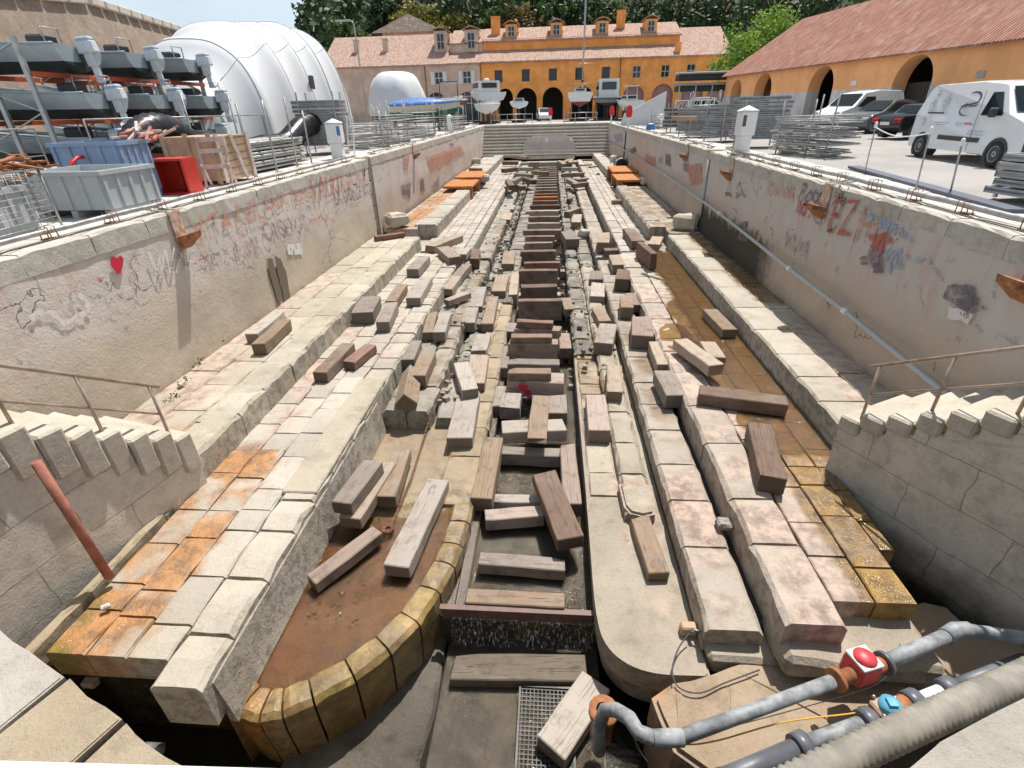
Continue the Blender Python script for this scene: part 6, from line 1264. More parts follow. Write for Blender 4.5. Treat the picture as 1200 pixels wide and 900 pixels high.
# bins, crates
def plastic_bin(loc, rz, d, lab, mat='crategrey', name='pallet_box', wall=.05):
    t = empty(name, loc, R(rz), label=lab, cat='bin'); w_, l_, h_ = d; b = MB(); z0 = .14
    for s in (-1, 1): b.box((s*(w_/2-wall/2), 0, z0+h_/2), (wall, l_, h_)); b.box((0, s*(l_/2-wall/2), z0+h_/2), (w_-2*wall, wall, h_))
    b.box((0, 0, z0+.03), (w_-2*wall, l_-2*wall, .06)); b.build('shell', M[mat], t); b = MB()
    for s in (-1, 1):
        for k in range(5): b.box((s*(w_/2+.012), -l_/2+.06+k*(l_-.12)/4, z0+h_/2), (.03, .07, h_*.96)); b.box((-w_/2+.06+k*(w_-.12)/4, s*(l_/2+.012), z0+h_/2), (.07, .03, h_*.96))
        b.box((s*(w_/2+.02), 0, z0+h_-.04), (.05, l_+.06, .07)); b.box((0, s*(l_/2+.02), z0+h_-.041), (w_+.06, .05, .07))
    b.build('ribs', M[mat], t); b = MB()
    for s in (-1, 0, 1): b.box((s*(w_/2-.08), 0, .065), (.12, l_, .13))
    b.build('feet', M[mat], t); return t
plastic_bin((-8.75, 9.75, 0), 0, (1.5, 1.35, .66), 'large grey ribbed plastic bin beside the mesh cage')
plastic_bin((-9.7, 11.35, .0), 4, (1.4, 1.0, 1.05), 'blue grey plastic bin standing behind the large grey bin', 'crateblue')
t = empty('red_crate', (-8.85, 12.2, 0), R(6), label='bright red plastic crate tipped on its side by the wooden crate', cat='crate'); b = MB(); b.box((0, .3, .38), (.8, .05, .76)); [b.box((s*.4, 0, .38), (.05, .6, .76)) for s in (-1, 1)]; b.box((0, 0, .02), (.8, .6, .05)); b.box((0, 0, .75), (.8, .6, .05)); b.build('shell', M['cratered'], t); b = MB(); b.box((0, .25, .38), (.06, .05, .7)); b.build('rib', M['cratered'], t)
t = empty('wooden_crate', (-9.25, 14.4, 0), R(-4), label='large plywood crate with sloping battens on the left quay', cat='crate'); b = MB(); w_, l_, h_ = 1.5, 1.5, 1.05
b.box((0, 0, .1+h_/2), (w_, l_, h_)); b.build('panels', M['wood'], t)
for (x, y, rx) in ((w_/2+.02, -.65, 0), (w_/2+.02, .65, 0), (w_/2+.02, .1, .3)): b = MB(); b.box((x, y, .1+h_/2), (.04, .12, h_+.12), rot=Matrix.Rotation(rx, 3, 'X')); b.build('batten', M['chairw'], t)
for x in (-.65, .0, .65): b = MB(); b.box((x, -l_/2-.02, .1+h_/2), (.12, .04, h_+.15)); b.build('batten', M['wood'], t)
b = MB()
for k in range(6): b.box((w_/2+.002, 0, .2+k*.18), (.006, l_, .008))
b.build('board_joint', M['plastic'], t)
t = empty('wooden_chair_frame', (-8.3, 12.95, 0), R(20), label='bare peeling wooden chair frame before the plywood crate', cat='chair frame')
for (a, c) in (((-.3, 0, 0), (-.3, .35, 1.15)), ((.3, 0, 0), (.3, .35, 1.15)), ((.3, .6, 0), (.3, .1, .55)), ((-.3, .6, 0), (-.3, .1, .55))): b = MB(); b.beam(a, c, .055, .055, .01); b.build('leg', M['chairw'], t)
for (z, y) in ((1.1, .34), (.85, .26), (.5, .15)): b = MB(); b.box((0, y, z), (.6, .04, .1)); b.build('rail', M['chairw'], t)
# mesh cage with grey tub and scrap
t = empty('mesh_cage', (-8.85, 7.35, 0), R(5), label='wire mesh cage bin full of grey crates at the left picture edge', cat='cage'); w_, l_, h_ = 1.3, 1.7, .92; b = MB()
for i in range(14): u = -l_/2+i*l_/13; b.tube([(w_/2, u, .1), (w_/2, u, h_)], .006, 4)
for i in range(10): z = .1+i*(h_-.1)/9; b.tube([(w_/2, -l_/2, z), (w_/2, l_/2, z), (-w_/2, l_/2, z)], .006, 4)
for i in range(10): u = -w_/2+i*w_/9; b.tube([(u, l_/2, .1), (u, l_/2, h_)], .006, 4)
b.build('mesh', M['galv'], t); b = MB(); b.tube([(w_/2, -l_/2, h_), (w_/2, l_/2, h_), (-w_/2, l_/2, h_), (-w_/2, -l_/2, h_), (w_/2, -l_/2, h_)], .018, 6); [b.tube([(x, y, 0), (x, y, h_)], .02, 6) for x in (-w_/2, w_/2) for y in (-l_/2, l_/2)]; b.build('frame', M['galv'], t)
plastic_bin((-8.9, 7.3, .02), 5, (1.05, 1.4, .55), 'grey plastic crate inside the wire mesh cage', name='grey_crate')
t = empty('scrap_pile', (-8.95, 7.5, .72), 0, label='heap of rusty iron brackets and bars piled on top of the mesh cage', cat='scrap'); q = random.Random(5)
for k in range(34):
    b = MB(); a = q.uniform(0, 3.14); c = Vector((q.uniform(-.6, .6), q.uniform(-.9, 1.0), .05+q.random()*.3)); d = Vector((math.cos(a), math.sin(a), q.uniform(-.25, .25)))*q.uniform(.15, .5); b.beam(c-d, c+d, .07, .035, .006)
    if k % 4 == 0: b.box(c+d, (.22, .18, .03), rot=a)
    b.build('iron_bar', M['rust'], t)
t = empty('red_barrier', (-9.4, 9.6, 0), R(-8), label='red and white tube barrier frame behind the large grey bin', cat='barrier'); b = MB(); ba = [at(86, 222, x=-9.72), at(83, 192, x=-9.72), at(90, 185, x=-9.72), at(150, 179, x=-9.72)]; t.rotation_euler = (0, 0, 0); b.tube([p_-Vector(t.location) for p_ in ba], .035, 8); b.build('tube', M['red'], t)
for k, (xx, yy, zz, hh, lb) in enumerate(((-9.9, 12.2, 1.2, .3, 'bundle of pinkish broken bars lying over the blue grey bin'),)):
    t = empty('bar_bundle', (xx+.5, yy, zz), 0, label=lb, cat='scrap')
    for i in range(16): b = MB(); a = q.uniform(-.6, .9); c = Vector((q.uniform(-.5, .5), q.uniform(-.3, .7), q.uniform(0, .25))); d = Vector((math.sin(a), math.cos(a), q.uniform(-.2, .5)))*q.uniform(.2, .45); b.beam(c-d, c+d, .06, .05, .006); b.build('bar', M['rustbar' if i % 2 else 'chairw'], t)
# handrail tubes in front of the rack, tarpaulin at left edge
t = empty('tube_railing', (-11.6, 11.6, 0), label='plain steel tube railing between the bins and the boat rack', cat='railing')
b = MB(); b.tube([(0, -4.5, 0), (0, -4.5, 1.45), (0, .3, 1.45), (0, .3, 0)], .025, 6); b.build('rail_section', M['galv'], t); b = MB(); b.tube([(0, -4.5, .9), (0, .3, .9)], .012, 6); b.build('mid_rail', M['galv'], t); b = MB(); b.tube([(.3, 1.4, 0), (.3, 1.4, 1.6), (.3, 10., 1.6), (.3, 10, 0)], .025, 6); b.build('rail_section', M['galv'], t)
t = empty('white_cover', (-13.2, 10.6, 0), label='crumpled white sheet over posts at the far left edge', cat='tarpaulin'); b = MB(); P = []
for i in range(12):
    P.append([(-2.2+j*.32, -2.0+i*.32, 2.62-.12*j*(j/9)+.1*mnoise.noise(Vector((i*.5, j*.6, 2)))-.04*abs(i-6)) for j in range(9)])
b.grid(P); b.build('sheet', M['tent'], t)
for (x, y) in ((.2, -1.8), (.2, 1.3)): b = MB(); b.tube([(x, y, 0), (x, y, 2.0)], .03, 6); b.build('post', M['galv'], t)
# poles with white tips and chain at the right edge
tips = (((1013, 203), (1026, 149)), ((1073, 222), (1090, 156)), ((1113, 228), (1127, 170)))
labs = ('slim pole with white tip nearest the black convertible', 'slim white tipped pole between the other two, before the delivery van', 'slim white tipped pole nearest the right picture edge')
tp = []
for (f_, h_), lb in zip(tips, labs):
    p = at(*f_, z=0); z = at(*h_, y=p.y+.1); t = empty('marker_pole', p, label=lb, cat='pole', group='marker poles on the right quay'); b = MB(); v = z-p; b.tube([(0, 0, 0), v], .016, 6); b.build('shaft', M['galv'], t); b = MB(); b.lathe([(0, -.03), (.04, 0), (.03, .1), (0, .12)], v, n=8); b.build('tip', M['white'], t); tp.append(z)
b = MB(); P = [tp[0].lerp(tp[1], k/10)-Vector((0, 0, .35*math.sin(math.pi*k/10)*.35)) for k in range(11)]; b.tube(P, .012, 5); tag(recenter(b.build('rope', M['white']), tp[0]), 'white rope strung between two marker poles', 'rope')
M['ductm'] = plain('dark_blue_grey_duct', (.09, .10, .14), .6); b = MB(); a, c = at(1000, 197, z=0), at(1190, 250, z=0); b.beam(a+Vector((0, 0, .03)), c+Vector((0, 0, .03)), .28, .06); tag(recenter(b.build('cable_duct', M['ductm']), a), 'flat blue grey duct strip along the right quay', 'duct')
# edge pipes with U brackets
def edge_pipe(x, y0, y1, r, z, lab, mat):
    t = empty('edge_pipe', (x, y0, 0), label=lab, cat='pipe'); b = MB(); n = 30; b.tube([(.015*math.sin(i*1.3), (y1-y0)*i/n, z+.006*math.sin(i*2.1)) for i in range(n+1)], r, 8); b.build('pipe', M[mat], t); y = y0+.6
    while y < y1: 
        b = MB(); yy = y-y0; 
        for s in (-.06, .06): b.tube([(-.09, yy+s, 0), (-.09, yy+s, z+r+.03), (.07, yy+s, z+r+.03), (.09, yy+s, 0)], .009, 5)
        b.box((0, yy, .008), (.22, .16, .014)); b.build('bracket', M['chain'], t); y += 1.25 if y < 20 else 2.5
edge_pipe(XL-.30, 3, 21.0, .04, .12, 'thin white pipe in rusty brackets along the left dock edge', 'galv'); edge_pipe(XR+.34, 3, 20.8, .045, .12, 'thin pale pipe in rusty brackets along the right dock edge', 'galv'); edge_pipe(XR+.38, 22.5, 58, .035, .08, 'far stretch of edge pipe beyond the right pier', 'galv'); edge_pipe(XL-.42, 23, 58, .035, .08, 'far stretch of edge pipe beyond the left pier', 'galv')
for x, s in ((XL-.16, 'left'), (XR+.16, 'right')): b = MB(); b.tube([(x+.02*math.sin(i), 3+i*.9, .018) for i in range(20)], .010, 5); tag(recenter(b.build('cable', M['plastic']), (x, 3, 0)), f'thin black cable lying on the {s} coping', 'cable')
# ---- rusty angled ladder hooks on the walls
def hook(y, side, x, lab, s=.72, seat=True):
    t = empty('rusty_bracket', (x, y, -.35), 0 if side > 0 else math.pi, label=lab, cat='bracket', group='rusty brackets hanging on the dock walls'); b = MB(); b.box((.045, 0, .05), (.03, .42*s, .62)); b.build('back_plate', M['trim2'], t)
    b = MB(); b.prism([(0, .0), (.42*s, .08), (.40*s, -.02), (.02, -.34*s)], -.24*s, .24*s, Matrix(((1, 0, 0, .06), (0, 0, 1, 0), (0, 1, 0, -.12), (0, 0, 0, 1)))); b.build('shoe', M['hookrust'], t)
    b = MB(); [b.beam((.05, k, .36), (-.55, k, .42), .025, .025) for k in (-.12, .12)]; b.beam((.055, 0, .1), (.055, 0, .38), .3, .02) if False else None; b.build('strap', M['trim'], t)
M['hookrust'] = plain('flaking_rust', (.33, .14, .055), .8, 0., .55, 9, .8); M['trim2'] = plain('rust_streaked_white_plate', (.50, .36, .27), .7, 0, .5, 9)
hook(9.7, 1, XL, 'rusty orange bracket above the painted red heart wall'); hook(29.5, 1, XL-.12, 'small rusty bracket on the far left wall')
hook(6.55, -1, XR, 'rusty orange bracket closest to the right stair'); hook(12.1, -1, XR, 'rusty orange bracket amid the orange graffiti'); hook(18.7, -1, XR, 'rusty orange bracket just before the right pier'); hook(25.5, -1, XR+.1, 'rusty orange bracket just past the right pier')
# long grey pipe on the right wall
pp = [at(*p, x=XR-.14) for p in ((1190, 520), (1118, 470), (990, 365), (925, 315), (843, 250))]; pp += [at(*p, x=XR-.02) for p in ((780, 205), (735, 178), (712, 166))]
t = empty('wall_pipe', pp[2], label='long grey pipe sloping along the right dock wall', cat='pipe'); b = MB(); b.tube([p-pp[2] for p in pp], .045, 8); b.build('pipe', M['crategrey'], t)
for i in range(1, 6): b = MB(); v = pp[i]-pp[2]; d = (pp[i+1]-pp[i]).normalized(); b.tube([v-d*.08, v+d*.08], .062, 8); b.build('coupling', M['white'], t)
b = MB(); a, c = at(828, 248, x=XR-.06), at(836, 188, x=XR-.06); b.tube([(a.x, YR1-.15, a.z-.3), (a.x, YR1-.15, -.3)], .05, 8); b.tube([(a.x, YR1-.15, -.3), (a.x+.2, YR1-.1, -.22)], .06, 8); tag(recenter(b.build('drain_pipe', M['crategrey']), (a.x, YR1-.15, a.z-.3)), 'grey vertical drain pipe at the right pier', 'pipe')
b = MB(); b.tube([(XR+.06, 47, -.3), (XR+.02, 47, -2.9)], .05, 8); tag(recenter(b.build('drain_pipe', M['plastic']), (XR+.03, 47, -2.9)), 'thin dark vertical pipe on the far right wall', 'pipe')
b = MB(); b.lathe([(0, -.1), (.38, -.1), (.42, 0), (.38, .1), (0, .1)], (0, 0, .4), 'Y', 18); tag(b.build('rubber_tyre', M['tyre']), 'black tyre against the far right wall behind the orange plates', 'tyre').location = (5.6, 44.5, -2.95)
# recess

# ------------------------------------------------------------------ graffiti: brushed letters on the wall faces
def paint_mat(name, col, cover=.55):
    g = NG(name); n = g.noise(9, 6, .75, stretch=(1, 1, .5)); g.fin(col, .9); tr = g.n.new('ShaderNodeBsdfTransparent'); ms = g.n.new('ShaderNodeMixShader')
    g.L(g.ramp(n, .62-cover*.35, .74-cover*.25), ms.inputs[0]); g.L(tr.outputs[0], ms.inputs[1]); g.L(g.b.outputs[0], ms.inputs[2])
    g.L(g.ramp(n, .66-cover*.40, .76-cover*.28), ms.inputs[0]); g.L(g.b.outputs[0], ms.inputs[1]); g.L(tr.outputs[0], ms.inputs[2]); g.L(ms.outputs[0], g.out.inputs[0]); return g.m
M['gr_red'] = paint_mat('graffiti_red', (.46, .14, .10), .5); M['gr_org'] = paint_mat('graffiti_orange', (.58, .27, .18), .6); M['gr_vio'] = paint_mat('graffiti_dull_violet', (.30, .22, .25), .56); M['gr_blk'] = paint_mat('graffiti_black', (.16, .145, .16), .56); M['gr_wht'] = paint_mat('graffiti_white', (.70, .68, .66), .40); M['gr_heart'] = paint_mat('graffiti_heart', (.55, .02, .05), .0); M['gr_blue'] = paint_mat('graffiti_blue', (.34, .40, .50), .62)
LV = [0]
def wall_face(x, side):
    LV[0] += 1; return x+side*(.036+.0006*(LV[0] % 12))
def on_wall(o, root):
    o.parent = root; o.matrix_parent_inverse = Matrix.Translation(-root.location); return o
def gtext(txt, root, x, side, p0, p1, mat, bold=.0, shear=.0):
    """letters on the wall plane with their base line running between two surveyed points; size from the height given"""
    fx = wall_face(x, side); (ax, ay), (bx, by), hh = p0, p1, mat[1]
    A, B = at(ax, ay, x=fx), at(bx, by, x=fx); dy = B.y-A.y; dz = B.z-A.z; ln = math.hypot(dy, dz)
    cu = bpy.data.curves.new('t', 'FONT'); cu.body = txt; cu.size = 1.; cu.offset = bold; cu.shear = shear; o = bpy.data.objects.new('t', cu); C.objects.link(o); dg = bpy.context.evaluated_depsgraph_get(); me = bpy.data.meshes.new_from_object(o.evaluated_get(dg)); bpy.data.objects.remove(o)
    xs = [v.co.x for v in me.vertices]; zs = [v.co.y for v in me.vertices]; wd = max(xs)-min(xs); ht = max(zs)-min(zs)
    for v in me.vertices:
        u, h = (v.co.x-min(xs))/wd, (v.co.y-min(zs))/ht*hh; h += .03*math.sin(u*23)+.02*math.sin(u*57)
        v.co = (fx, A.y+dy*u, A.z+dz*u+h)
    me.materials.clear(); me.materials.append(M[mat[0]]); q = bpy.data.objects.new('graffiti', me); C.objects.link(q); return on_wall(q, root)
def stroke(root, x, side, pts, w_, mat, name='graffiti'):
    fx = wall_face(x, side); P = [at(*p, x=fx) for p in pts]; S = []
    for i in range(len(P)-1):
        p0, p1, p2, p3 = P[max(i-1, 0)], P[i], P[i+1], P[min(i+2, len(P)-1)]
        for k in range(6): u = k/6; S.append(.5*((2*p1)+(-p0+p2)*u+(2*p0-5*p1+4*p2-p3)*u*u+(-p0+3*p1-3*p2+p3)*u**3))
    S.append(P[-1]); b = MB(); L_, R_ = [], []
    for i, p in enumerate(S):
        d = (S[min(i+1, len(S)-1)]-S[max(i-1, 0)]).normalized(); u = d.cross(Vector((1, 0, 0))); u.normalize(); ww = w_*(.8+.3*math.sin(i*1.1)); L_.append(b.bm.verts.new(p+u*ww)); R_.append(b.bm.verts.new(p-u*ww))
    for i in range(len(S)-1): b.bm.faces.new((L_[i], L_[i+1], R_[i+1], R_[i]))
    return on_wall(b.build(name, M[mat], fix=False), root)
def patch(root, x, side, pts, mat, name='paint_patch'):
    fx = wall_face(x, side); b = MB(); cx = sum(p[0] for p in pts)/len(pts); cy = sum(p[1] for p in pts)/len(pts); ring = []
    P = [at(*p, x=fx) for p in pts]; n = len(P)
    for i in range(n):
        for k in range(5):
            v = P[i].lerp(P[(i+1) % n], k/5); nn = mnoise.noise_vector(v*6)*.05; ring.append(b.bm.verts.new((fx, v.y+nn.y, v.z+nn.z)))
    b.bm.faces.new(ring); return on_wall(b.build(name, M[mat], fix=False), root)
x = XL
hp = [(137, 321), (130, 311), (129, 303), (133, 300), (137, 303), (141, 299), (145, 303), (144, 311), (142, 320)]
fx = wall_face(x, 1)+.001; b = MB(); b.bm.faces.new([b.bm.verts.new(at(*p, x=fx)) for p in hp]); bmesh.ops.triangulate(b.bm, faces=b.bm.faces[:]); on_wall(b.build('painted_heart', M['gr_heart'], fix=False), WL)
hp = [(118, 332), (114, 327), (116, 325), (118, 327), (121, 325), (121, 328)]; b = MB(); b.bm.faces.new([b.bm.verts.new(at(*p, x=fx)) for p in hp]); on_wall(b.build('painted_heart', M['gr_red'], fix=False), WL)
# pencil thin names under the heart
for pts, w_, m_ in (([(105, 347), (110, 350), (115, 345)], .012, 'gr_blk'), ([(121, 345), (124, 330), (129, 342), (132, 331)], .012, 'gr_blk'), ([(133, 331), (140, 347), (150, 351), (158, 346), (160, 335), (152, 329)], .014, 'gr_blk'), ([(165, 298), (155, 302), (153, 312), (160, 322), (163, 338), (170, 340), (178, 334)], .014, 'gr_blk'),
                     ([(174, 295), (188, 325), (188, 300), (184, 322)], .03, 'gr_wht'), ([(190, 318), (193, 293), (200, 318), (204, 290)], .03, 'gr_wht'), ([(184, 324), (188, 322)], .02, 'gr_vio'), ([(207, 320), (213, 298), (219, 316)], .03, 'gr_wht'), ([(201, 318), (205, 296), (210, 302), (213, 292), (217, 312)], .02, 'gr_vio'),
                     ([(220, 312), (224, 297), (231, 300), (228, 310)], .02, 'gr_vio'), ([(232, 305), (243, 302)], .02, 'gr_red'), ([(35, 374), (45, 366), (62, 367), (75, 378), (90, 372)], .05, 'gr_wht'), ([(85, 350), (93, 346), (103, 356), (98, 368), (88, 366)], .05, 'gr_wht')): stroke(WL, x, 1, pts, w_, m_)
gtext('XIM A JE', WL, x, 1, (240, 316), (284, 303), ('gr_vio', .30)); gtext('MIMA', WL, x, 1, (280, 306), (308, 297), ('gr_vio', .42), shear=.1); gtext('CRISEYO\'S', WL, x, 1, (312, 285), (362, 270), ('gr_vio', .5), .008)
gtext('VITA DEL', WL, x, 1, (230, 285), (310, 256), ('gr_org', .46), .012); gtext('DEL JEFE', WL, x, 1, (314, 252), (366, 236), ('gr_org', .42), .012); gtext('VALKI', WL, x, 1, (368, 236), (400, 226), ('gr_red', .62), -.004, .2)
gtext('LA DOLCE VITA', WL, x, 1, (394, 242), (438, 228), ('gr_blk', .45), .004); gtext('MONTANA', WL, x, 1, (364, 266), (386, 259), ('gr_red', .22)); gtext('NUIT', WL, x, 1, (402, 224), (432, 213), ('gr_org', .5), .004)
M['gr_recess'] = paint_mat('recess_dark_brown', (.16, .13, .09), .0)  # dark of the wall recess painted flat in brown, no hollow built
patch(WL, x, 1, [(314, 302), (319, 302), (323, 318), (328, 335), (331, 352), (327, 357), (322, 340), (316, 322)], 'gr_recess', 'recess_patch'); patch(WL, x, 1, [(323, 301), (329, 304), (335, 318), (339, 338), (341, 350), (334, 354), (329, 335), (325, 318)], 'gr_recess', 'recess_patch')
patch(WL, x, 1, [(335, 287), (354, 284), (354, 298), (338, 299)], 'gr_wht')
# right wall
x = XR
gtext('JOVANNA', WR, x, -1, (896, 231), (928, 240), ('gr_org', .4), .006); gtext('Rocca 96', WR, x, -1, (934, 236), (989, 243), ('gr_blk', .42), .008, .25); gtext('no A', WR, x, -1, (932, 250), (954, 259), ('gr_red', .45), .01)
gtext('BZ', WR, x, -1, (968, 271), (996, 277), ('gr_red', .72), -.006, .1); gtext('H', WR, x, -1, (1000, 283), (1022, 287), ('gr_org', .68), -.01); gtext('WIWA', WR, x, -1, (917, 290), (944, 304), ('gr_vio', .4), .0)
stroke(WR, x, -1, [(951, 245), (955, 259), (962, 262), (967, 254), (962, 249)], .03, 'gr_vio'); stroke(WR, x, -1, [(863, 222), (866, 214), (869, 225), (873, 230), (867, 228)], .04, 'gr_vio')
stroke(WR, x, -1, [(1000, 283), (1008, 255)], .02, 'gr_blk'); stroke(WR, x, -1, [(1012, 286), (1020, 258)], .02, 'gr_blk')
patch(WR, x, -1, [(1018, 275), (1040, 272), (1045, 282), (1032, 296), (1020, 291)], 'gr_red'); patch(WR, x, -1, [(1018, 291), (1036, 296), (1036, 318), (1022, 315), (1016, 303)], 'gr_vio'); patch(WR, x, -1, [(1007, 302), (1015, 300), (1016, 309), (1009, 310)], 'gr_blk'); patch(WR, x, -1, [(1022, 308), (1034, 308), (1034, 322), (1023, 318)], 'gr_blk'); patch(WR, x, -1, [(1036, 296), (1055, 290), (1058, 312), (1040, 320)], 'gr_blue'); patch(WR, x, -1, [(1005, 245), (1050, 262), (1075, 285), (1035, 272)], 'gr_blue')
patch(WR, x, -1, [(1112, 335), (1138, 331), (1146, 352), (1154, 366), (1130, 366), (1104, 348)], 'gr_blk'); patch(WR, x, -1, [(850, 225), (857, 226), (857, 231), (850, 230)], 'gr_blk'); patch(WR, x, -1, [(861, 226), (866, 224), (867, 231), (862, 232)], 'gr_vio'); patch(WR, x, -1, [(1110, 360), (1140, 368), (1135, 380), (1112, 372)], 'gr_wht')
stroke(WR, x, -1, [(1058, 298), (1072, 306), (1085, 304), (1097, 318), (1104, 330)], .03, 'gr_blue'); patch(WR, x, -1, [(868, 262), (876, 258), (876, 283), (862, 282)], 'gr_blk'); stroke(WR, x, -1, [(880, 213), (882, 199)], .02, 'gr_blk')
x = XR+.10
for pts, mt_ in (([(738, 175), (744, 172), (746, 178), (740, 180)], 'gr_blk'), ([(718, 158), (728, 156), (730, 166), (722, 168)], 'gr_blue'), ([(800, 190), (806, 192), (806, 202), (800, 200)], 'gr_vio'), ([(780, 180), (786, 182), (786, 196), (779, 192)], 'gr_blk'), ([(772, 183), (776, 184), (776, 192), (771, 190)], 'gr_blue'), ([(805, 195), (822, 190), (822, 215), (808, 218)], 'gr_org'), ([(756, 180), (768, 185), (768, 195), (755, 192)], 'gr_org')): patch(WR2, x, -1, pts, mt_)
x = XL-.12
for pts, mt_ in (([(493, 209), (497, 209), (498, 225), (493, 224)], 'gr_blk'), ([(527, 168), (532, 168), (532, 171), (527, 171)], 'gr_blk'), ([(470, 218), (482, 214), (481, 232), (472, 228)], 'gr_blk'), ([(473, 180), (480, 182), (478, 200), (473, 198)], 'gr_org'), ([(500, 185), (540, 170), (545, 180), (505, 200)], 'gr_org'), ([(505, 220), (515, 206), (515, 218)], 'gr_vio')): patch(WL2, x, 1, pts, mt_)
# ------------------------------------------------------------------ foreground pipework, bottom right
def pt(px, py, z): return at(px, py, z=z)
M['pvc'] = plain('grey_plastic_pipe', (.27, .285, .30), .55, 0, .35, 7, .15); M['pvcd'] = plain('dark_grey_plastic', (.12, .13, .15), .4, 0, .2, 4); M['beigehose'] = plain('beige_ribbed_hose', (.25, .232, .20), .8, 0, .25, 5); M['cyan'] = plain('blue_valve_cap', (.12, .38, .55), .4); M['redvalve'] = plain('red_valve_paint', (.62, .06, .07), .4, 0, .15, 6)
# supporting stone ledge
b = MB(); out = [pt(x_, y_, -4.1).xy for x_, y_ in ((765, 815), (790, 800), (860, 788), (985, 738), (1085, 702), (1115, 712), (1125, 735), (1210, 745))]; back = [pt(1210, 800, -4.1).xy, pt(1000, 860, -4.1).xy, pt(860, 930, -4.1).xy, pt(790, 880, -4.1).xy]
b.prism([tuple(p) for p in out+back], -5.5, -4.1, bev=.05); bmesh.ops.triangulate(b.bm, faces=[f for f in b.bm.faces if len(f.verts) > 4]); bmesh.ops.subdivide_edges(b.bm, edges=[e for e in b.bm.edges if e.calc_length() > .4], cuts=2); b.jitter(.04, 2.5); structure(b.build('valve_ledge', M['block_tan']))
b = MB(); b.prism([tuple(pt(*p, -4.3).xy) for p in ((1010, 760), (1140, 740), (1240, 790), (1150, 870), (960, 950), (800, 930), (900, 830))], -5.5, -4.32); b.jitter(.03, 2.); structure(b.build('valve_pit_floor', M['dark_stone']))
# main pipe : curls out at left, runs to the right edge
z1 = -3.52
t = empty('discharge_pipe', pt(760, 862, z1), label='grey discharge pipe with a red valve crossing the bottom right corner', cat='pipe'); o0 = Vector(t.location)
def seg(px, r=.075, mat='pvc', nm='pipe', z=z1, n=14): b = MB(); b.tube([pt(*p[:2], p[2] if len(p) > 2 else z)-o0 for p in px], r, n); return b.build(nm, M[mat], t)
seg([(702, 880, -4.6), (702, 850, -4.1), (709, 832, -3.9), (722, 832, -3.78), (738, 842), (748, 858), (768, 866)], .07, 'pvc', 'elbow'); seg([(765, 866), (800, 864)], .078, 'pvc', 'coupling'); seg([(795, 865), (975, 799)], .066); seg([(980, 797), (1035, 778)], .075, 'rust', 'flange_joint'); seg([(1035, 777), (1110, 745)], .072); seg([(1108, 746), (1120, 738), (1135, 738)], .085, 'pvc', 'elbow'); seg([(1132, 738), (1260, 756)], .07)
v = pt(1008, 782, z1)-o0; b = MB(); b.box(v, (.26, .26, .26), rot=R(18), bev=.03); vb = b.build('valve_body', M['redvalve'], t); b = MB(); b.box(v+Vector((0, 0, .145)), (.24, .24, .03), rot=R(18), bev=.005); b.build('valve_plate', M['white'], vb); b = MB(); b.lathe([(0, .21), (.07, .205), (.11, .17), (.11, .155)], v, n=16); b.build('valve_cap', M['redvalve'], vb)
for (px_, py_) in ((980, 797), (1036, 777)): 
    c = pt(px_, py_, z1)-o0; d = (pt(1036, 777, z1)-pt(980, 797, z1)).normalized(); b = MB(); b.tube([c-d*.02, c+d*.02], .12, 14); b.build('flange', M['rust' if px_ < 1000 else 'pvcd'], t)
t = empty('rust_stub', pt(704, 862, -4.6), label='rusty pipe stump under the grey elbow beside the grille', cat='pipe'); b = MB(); b.lathe([(.12, 0), (.12, .45), (.16, .45), (.16, .52), (.08, .52)], n=14); b.build('stump', M['rust'], t)
# second pipe with the blue valve
z2 = -3.7; t = empty('valve_pipe', pt(930, 880, z2), label='lower grey pipe with a blue capped valve at the bottom right', cat='pipe'); o0 = Vector(t.location)
seg([(820, 925), (935, 876)], .085, 'pvcd', z=z2); seg([(932, 877), (945, 871)], .12, 'pvcd', 'collar', z2); seg([(943, 872), (1015, 846)], .07, 'pvc', z=z2); seg([(1010, 848), (1022, 843)], .12, 'pvcd', 'collar', z2); seg([(1020, 844), (1062, 826)], .10, 'rust', 'valve_body', z2); seg([(1062, 826), (1075, 821)], .12, 'pvcd', 'collar', z2); seg([(1073, 822), (1105, 809)], .065, 'white', 'coupling', z2); seg([(1103, 810), (1116, 805)], .11, 'pvcd', 'collar', z2); seg([(1112, 806), (1200, 772)], .06, 'pvcd', z=z2)
v = pt(1041, 831, z2+.1)-o0; b = MB(); b.box(v+Vector((0, 0, -.02)), (.26, .22, .1), rot=R(20), bev=.02); vb = b.build('valve_top', M['wood'], t); b = MB(); b.lathe([(0, .10), (.095, .09), (.10, .02)], v, n=16); b.box(v+Vector((0, 0, .11)), (.08, .08, .03)); b.build('valve_cap', M['cyan'], vb); [MB().sphere(v+Vector((sx_*.1, sy_*.09, .04)), .02).build('bolt', M['galv'], vb) for sx_ in (-1, 1) for sy_ in (-1, 1)]
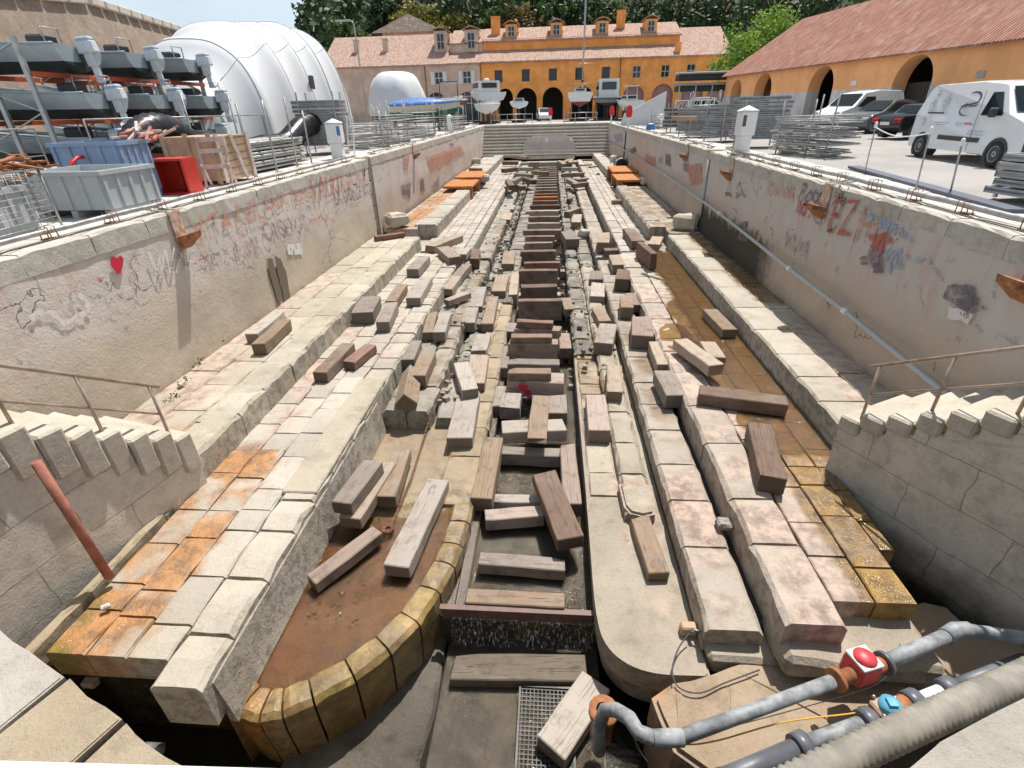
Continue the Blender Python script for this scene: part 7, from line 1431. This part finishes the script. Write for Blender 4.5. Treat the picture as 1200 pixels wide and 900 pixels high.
# fat ribbed hose
a, c = pt(905, 930, -2.8), pt(1300, 745, -2.8); hose('ribbed_hose', [a+(c-a)*k/6+Vector((0, 0, .03*math.sin(k))) for k in range(7)], .115, 'fat beige ribbed hose running out of the bottom right corner', .06, 'beigehose', .22)
def wire(pts, r, mat, lab, z): b = MB(); b.tube(smooth3([pt(p[0], p[1], p[2] if len(p) > 2 else z) for p in pts]), r, 6); return tag(recenter(b.build('wire', M[mat]), pt(pts[0][0], pts[0][1], z)), lab, 'wire')
def smooth3(P):
    S = []
    for i in range(len(P)-1):
        p0, p1, p2, p3 = P[max(i-1, 0)], P[i], P[i+1], P[min(i+2, len(P)-1)]
        for k in range(6): u = k/6; S.append(.5*((2*p1)+(-p0+p2)*u+(2*p0-5*p1+4*p2-p3)*u*u+(-p0+3*p1-3*p2+p3)*u**3))
    return S+[P[-1]]
M['yellow'] = plain('yellow_cable', (.62, .33, .03), .5)
wire([(770, 862), (800, 872), (840, 868), (920, 846), (1005, 835), (1030, 825)], .008, 'yellow', 'thin yellow cable draped along the grey pipes', -3.66)
wire([(1055, 752, -3.6), (1050, 775), (1030, 800), (990, 815), (930, 832), (870, 848), (850, 852)], .005, 'galv', 'thin white wire hanging below the red valve', -3.7)
wire([(808, 742, -4.0), (795, 760), (788, 785), (795, 805), (820, 812), (850, 800), (890, 785)], .009, 'plastic', 'black cable looping from the small tap at the step end', -4.05)
wire([(746, 852, -3.7), (745, 870, -4.2), (755, 888, -4.6), (765, 900, -4.8)], .006, 'galv', 'thin pale wire hanging from the pipe elbow', -3.8)
t = empty('water_tap', pt(806, 740, -4.15), label='small metal tap with bracket at the foot of the pink step', cat='tap'); b = MB(); b.box((0, 0, .05), (.2, .12, .16), bev=.02); b.build('bracket', M['wood'], t); b = MB(); b.tube([(0, -.04, .08), (.03, -.10, .17)], .025, 8); b.tube([(0, -.08, .17), (.1, -.12, .17)], .015, 6); b.build('spout', M['galv'], t)
# small submersible pump / bottle at left bottom corner
t = empty('float_switch', pt(192, 878, -4.4), label='small grey pump float hanging in the dark corner water', cat='float'); b = MB(); b.lathe([(0, 0), (.06, .02), (.07, .2), (.04, .3), (0, .32)], n=12); b.build('body', M['galv'], t); t.rotation_euler = (R(25), R(-30), 0)
for k, (px_, py_, z, s) in enumerate(((108, 803, -4.2, .16), (125, 713, -3.38, .09), (213, 452, -2.93, .12), (398, 484, -4.18, .05), (400, 547, -4.18, .05))):
    rock(pt(px_, py_, z), s, ('block_tan', 'cope', 'cope', 'rubble', 'rubble')[k], ('small tan rock in the dark water at the lower left', 'tiny white chip on the orange paving corner', 'small pale stone at the foot of the left wall', 'pebble by the basin edge under the sunken step', 'pebble between timbers in the orange basin')[k], k)
# pebbles and grit: rubble that nobody could count
b = MB(); q = random.Random(3)
def scat(x0, x1, y0, y1, z, n, s0, s1):
    for _ in range(n):
        x_, y_ = q.uniform(x0, x1), y0+(y1-y0)*q.random()**1.5; s = q.uniform(s0, s1); b.box((x_, y_, z+s*.25), (s, s*q.uniform(.5, 1.2), s*q.uniform(.4, .9)), rot=q.uniform(0, 3), taper=.7)
scat(-2.38, -1.9, 9.2, 40, -4.0, 110, .06, .2); scat(.7, 1.75, 11, 45, -4.02, 60, .05, .16); scat(-3.3, -2.4, 12, 45, -3.76, 60, .03, .12); scat(-1.15, .6, 10, 40, -4.6, 120, .05, .25)
scat(-3.3, -2.45, 4.0, 6.5, -4.235, 50, .02, .06)
tag(b.build('loose_rubble', M['rubble']), kind='stuff')
M['moss'] = leafmat('dry_weeds', (.07, .08, .025), (.16, .15, .06), .2)
b = MB(); q = random.Random(8)
for (px_, py_) in ((233, 428), (245, 405), (262, 402), (388, 308), (395, 300), (215, 450), (480, 258), (760, 262), (200, 470), (410, 290)):
    p = pt(px_, py_, -2.94); leaves(b, p+Vector((0, 0, .05)), (.12, .25, .09), 26, .028, q)
tag(b.build('wall_foot_weeds', M['moss'], fix=False), kind='stuff')
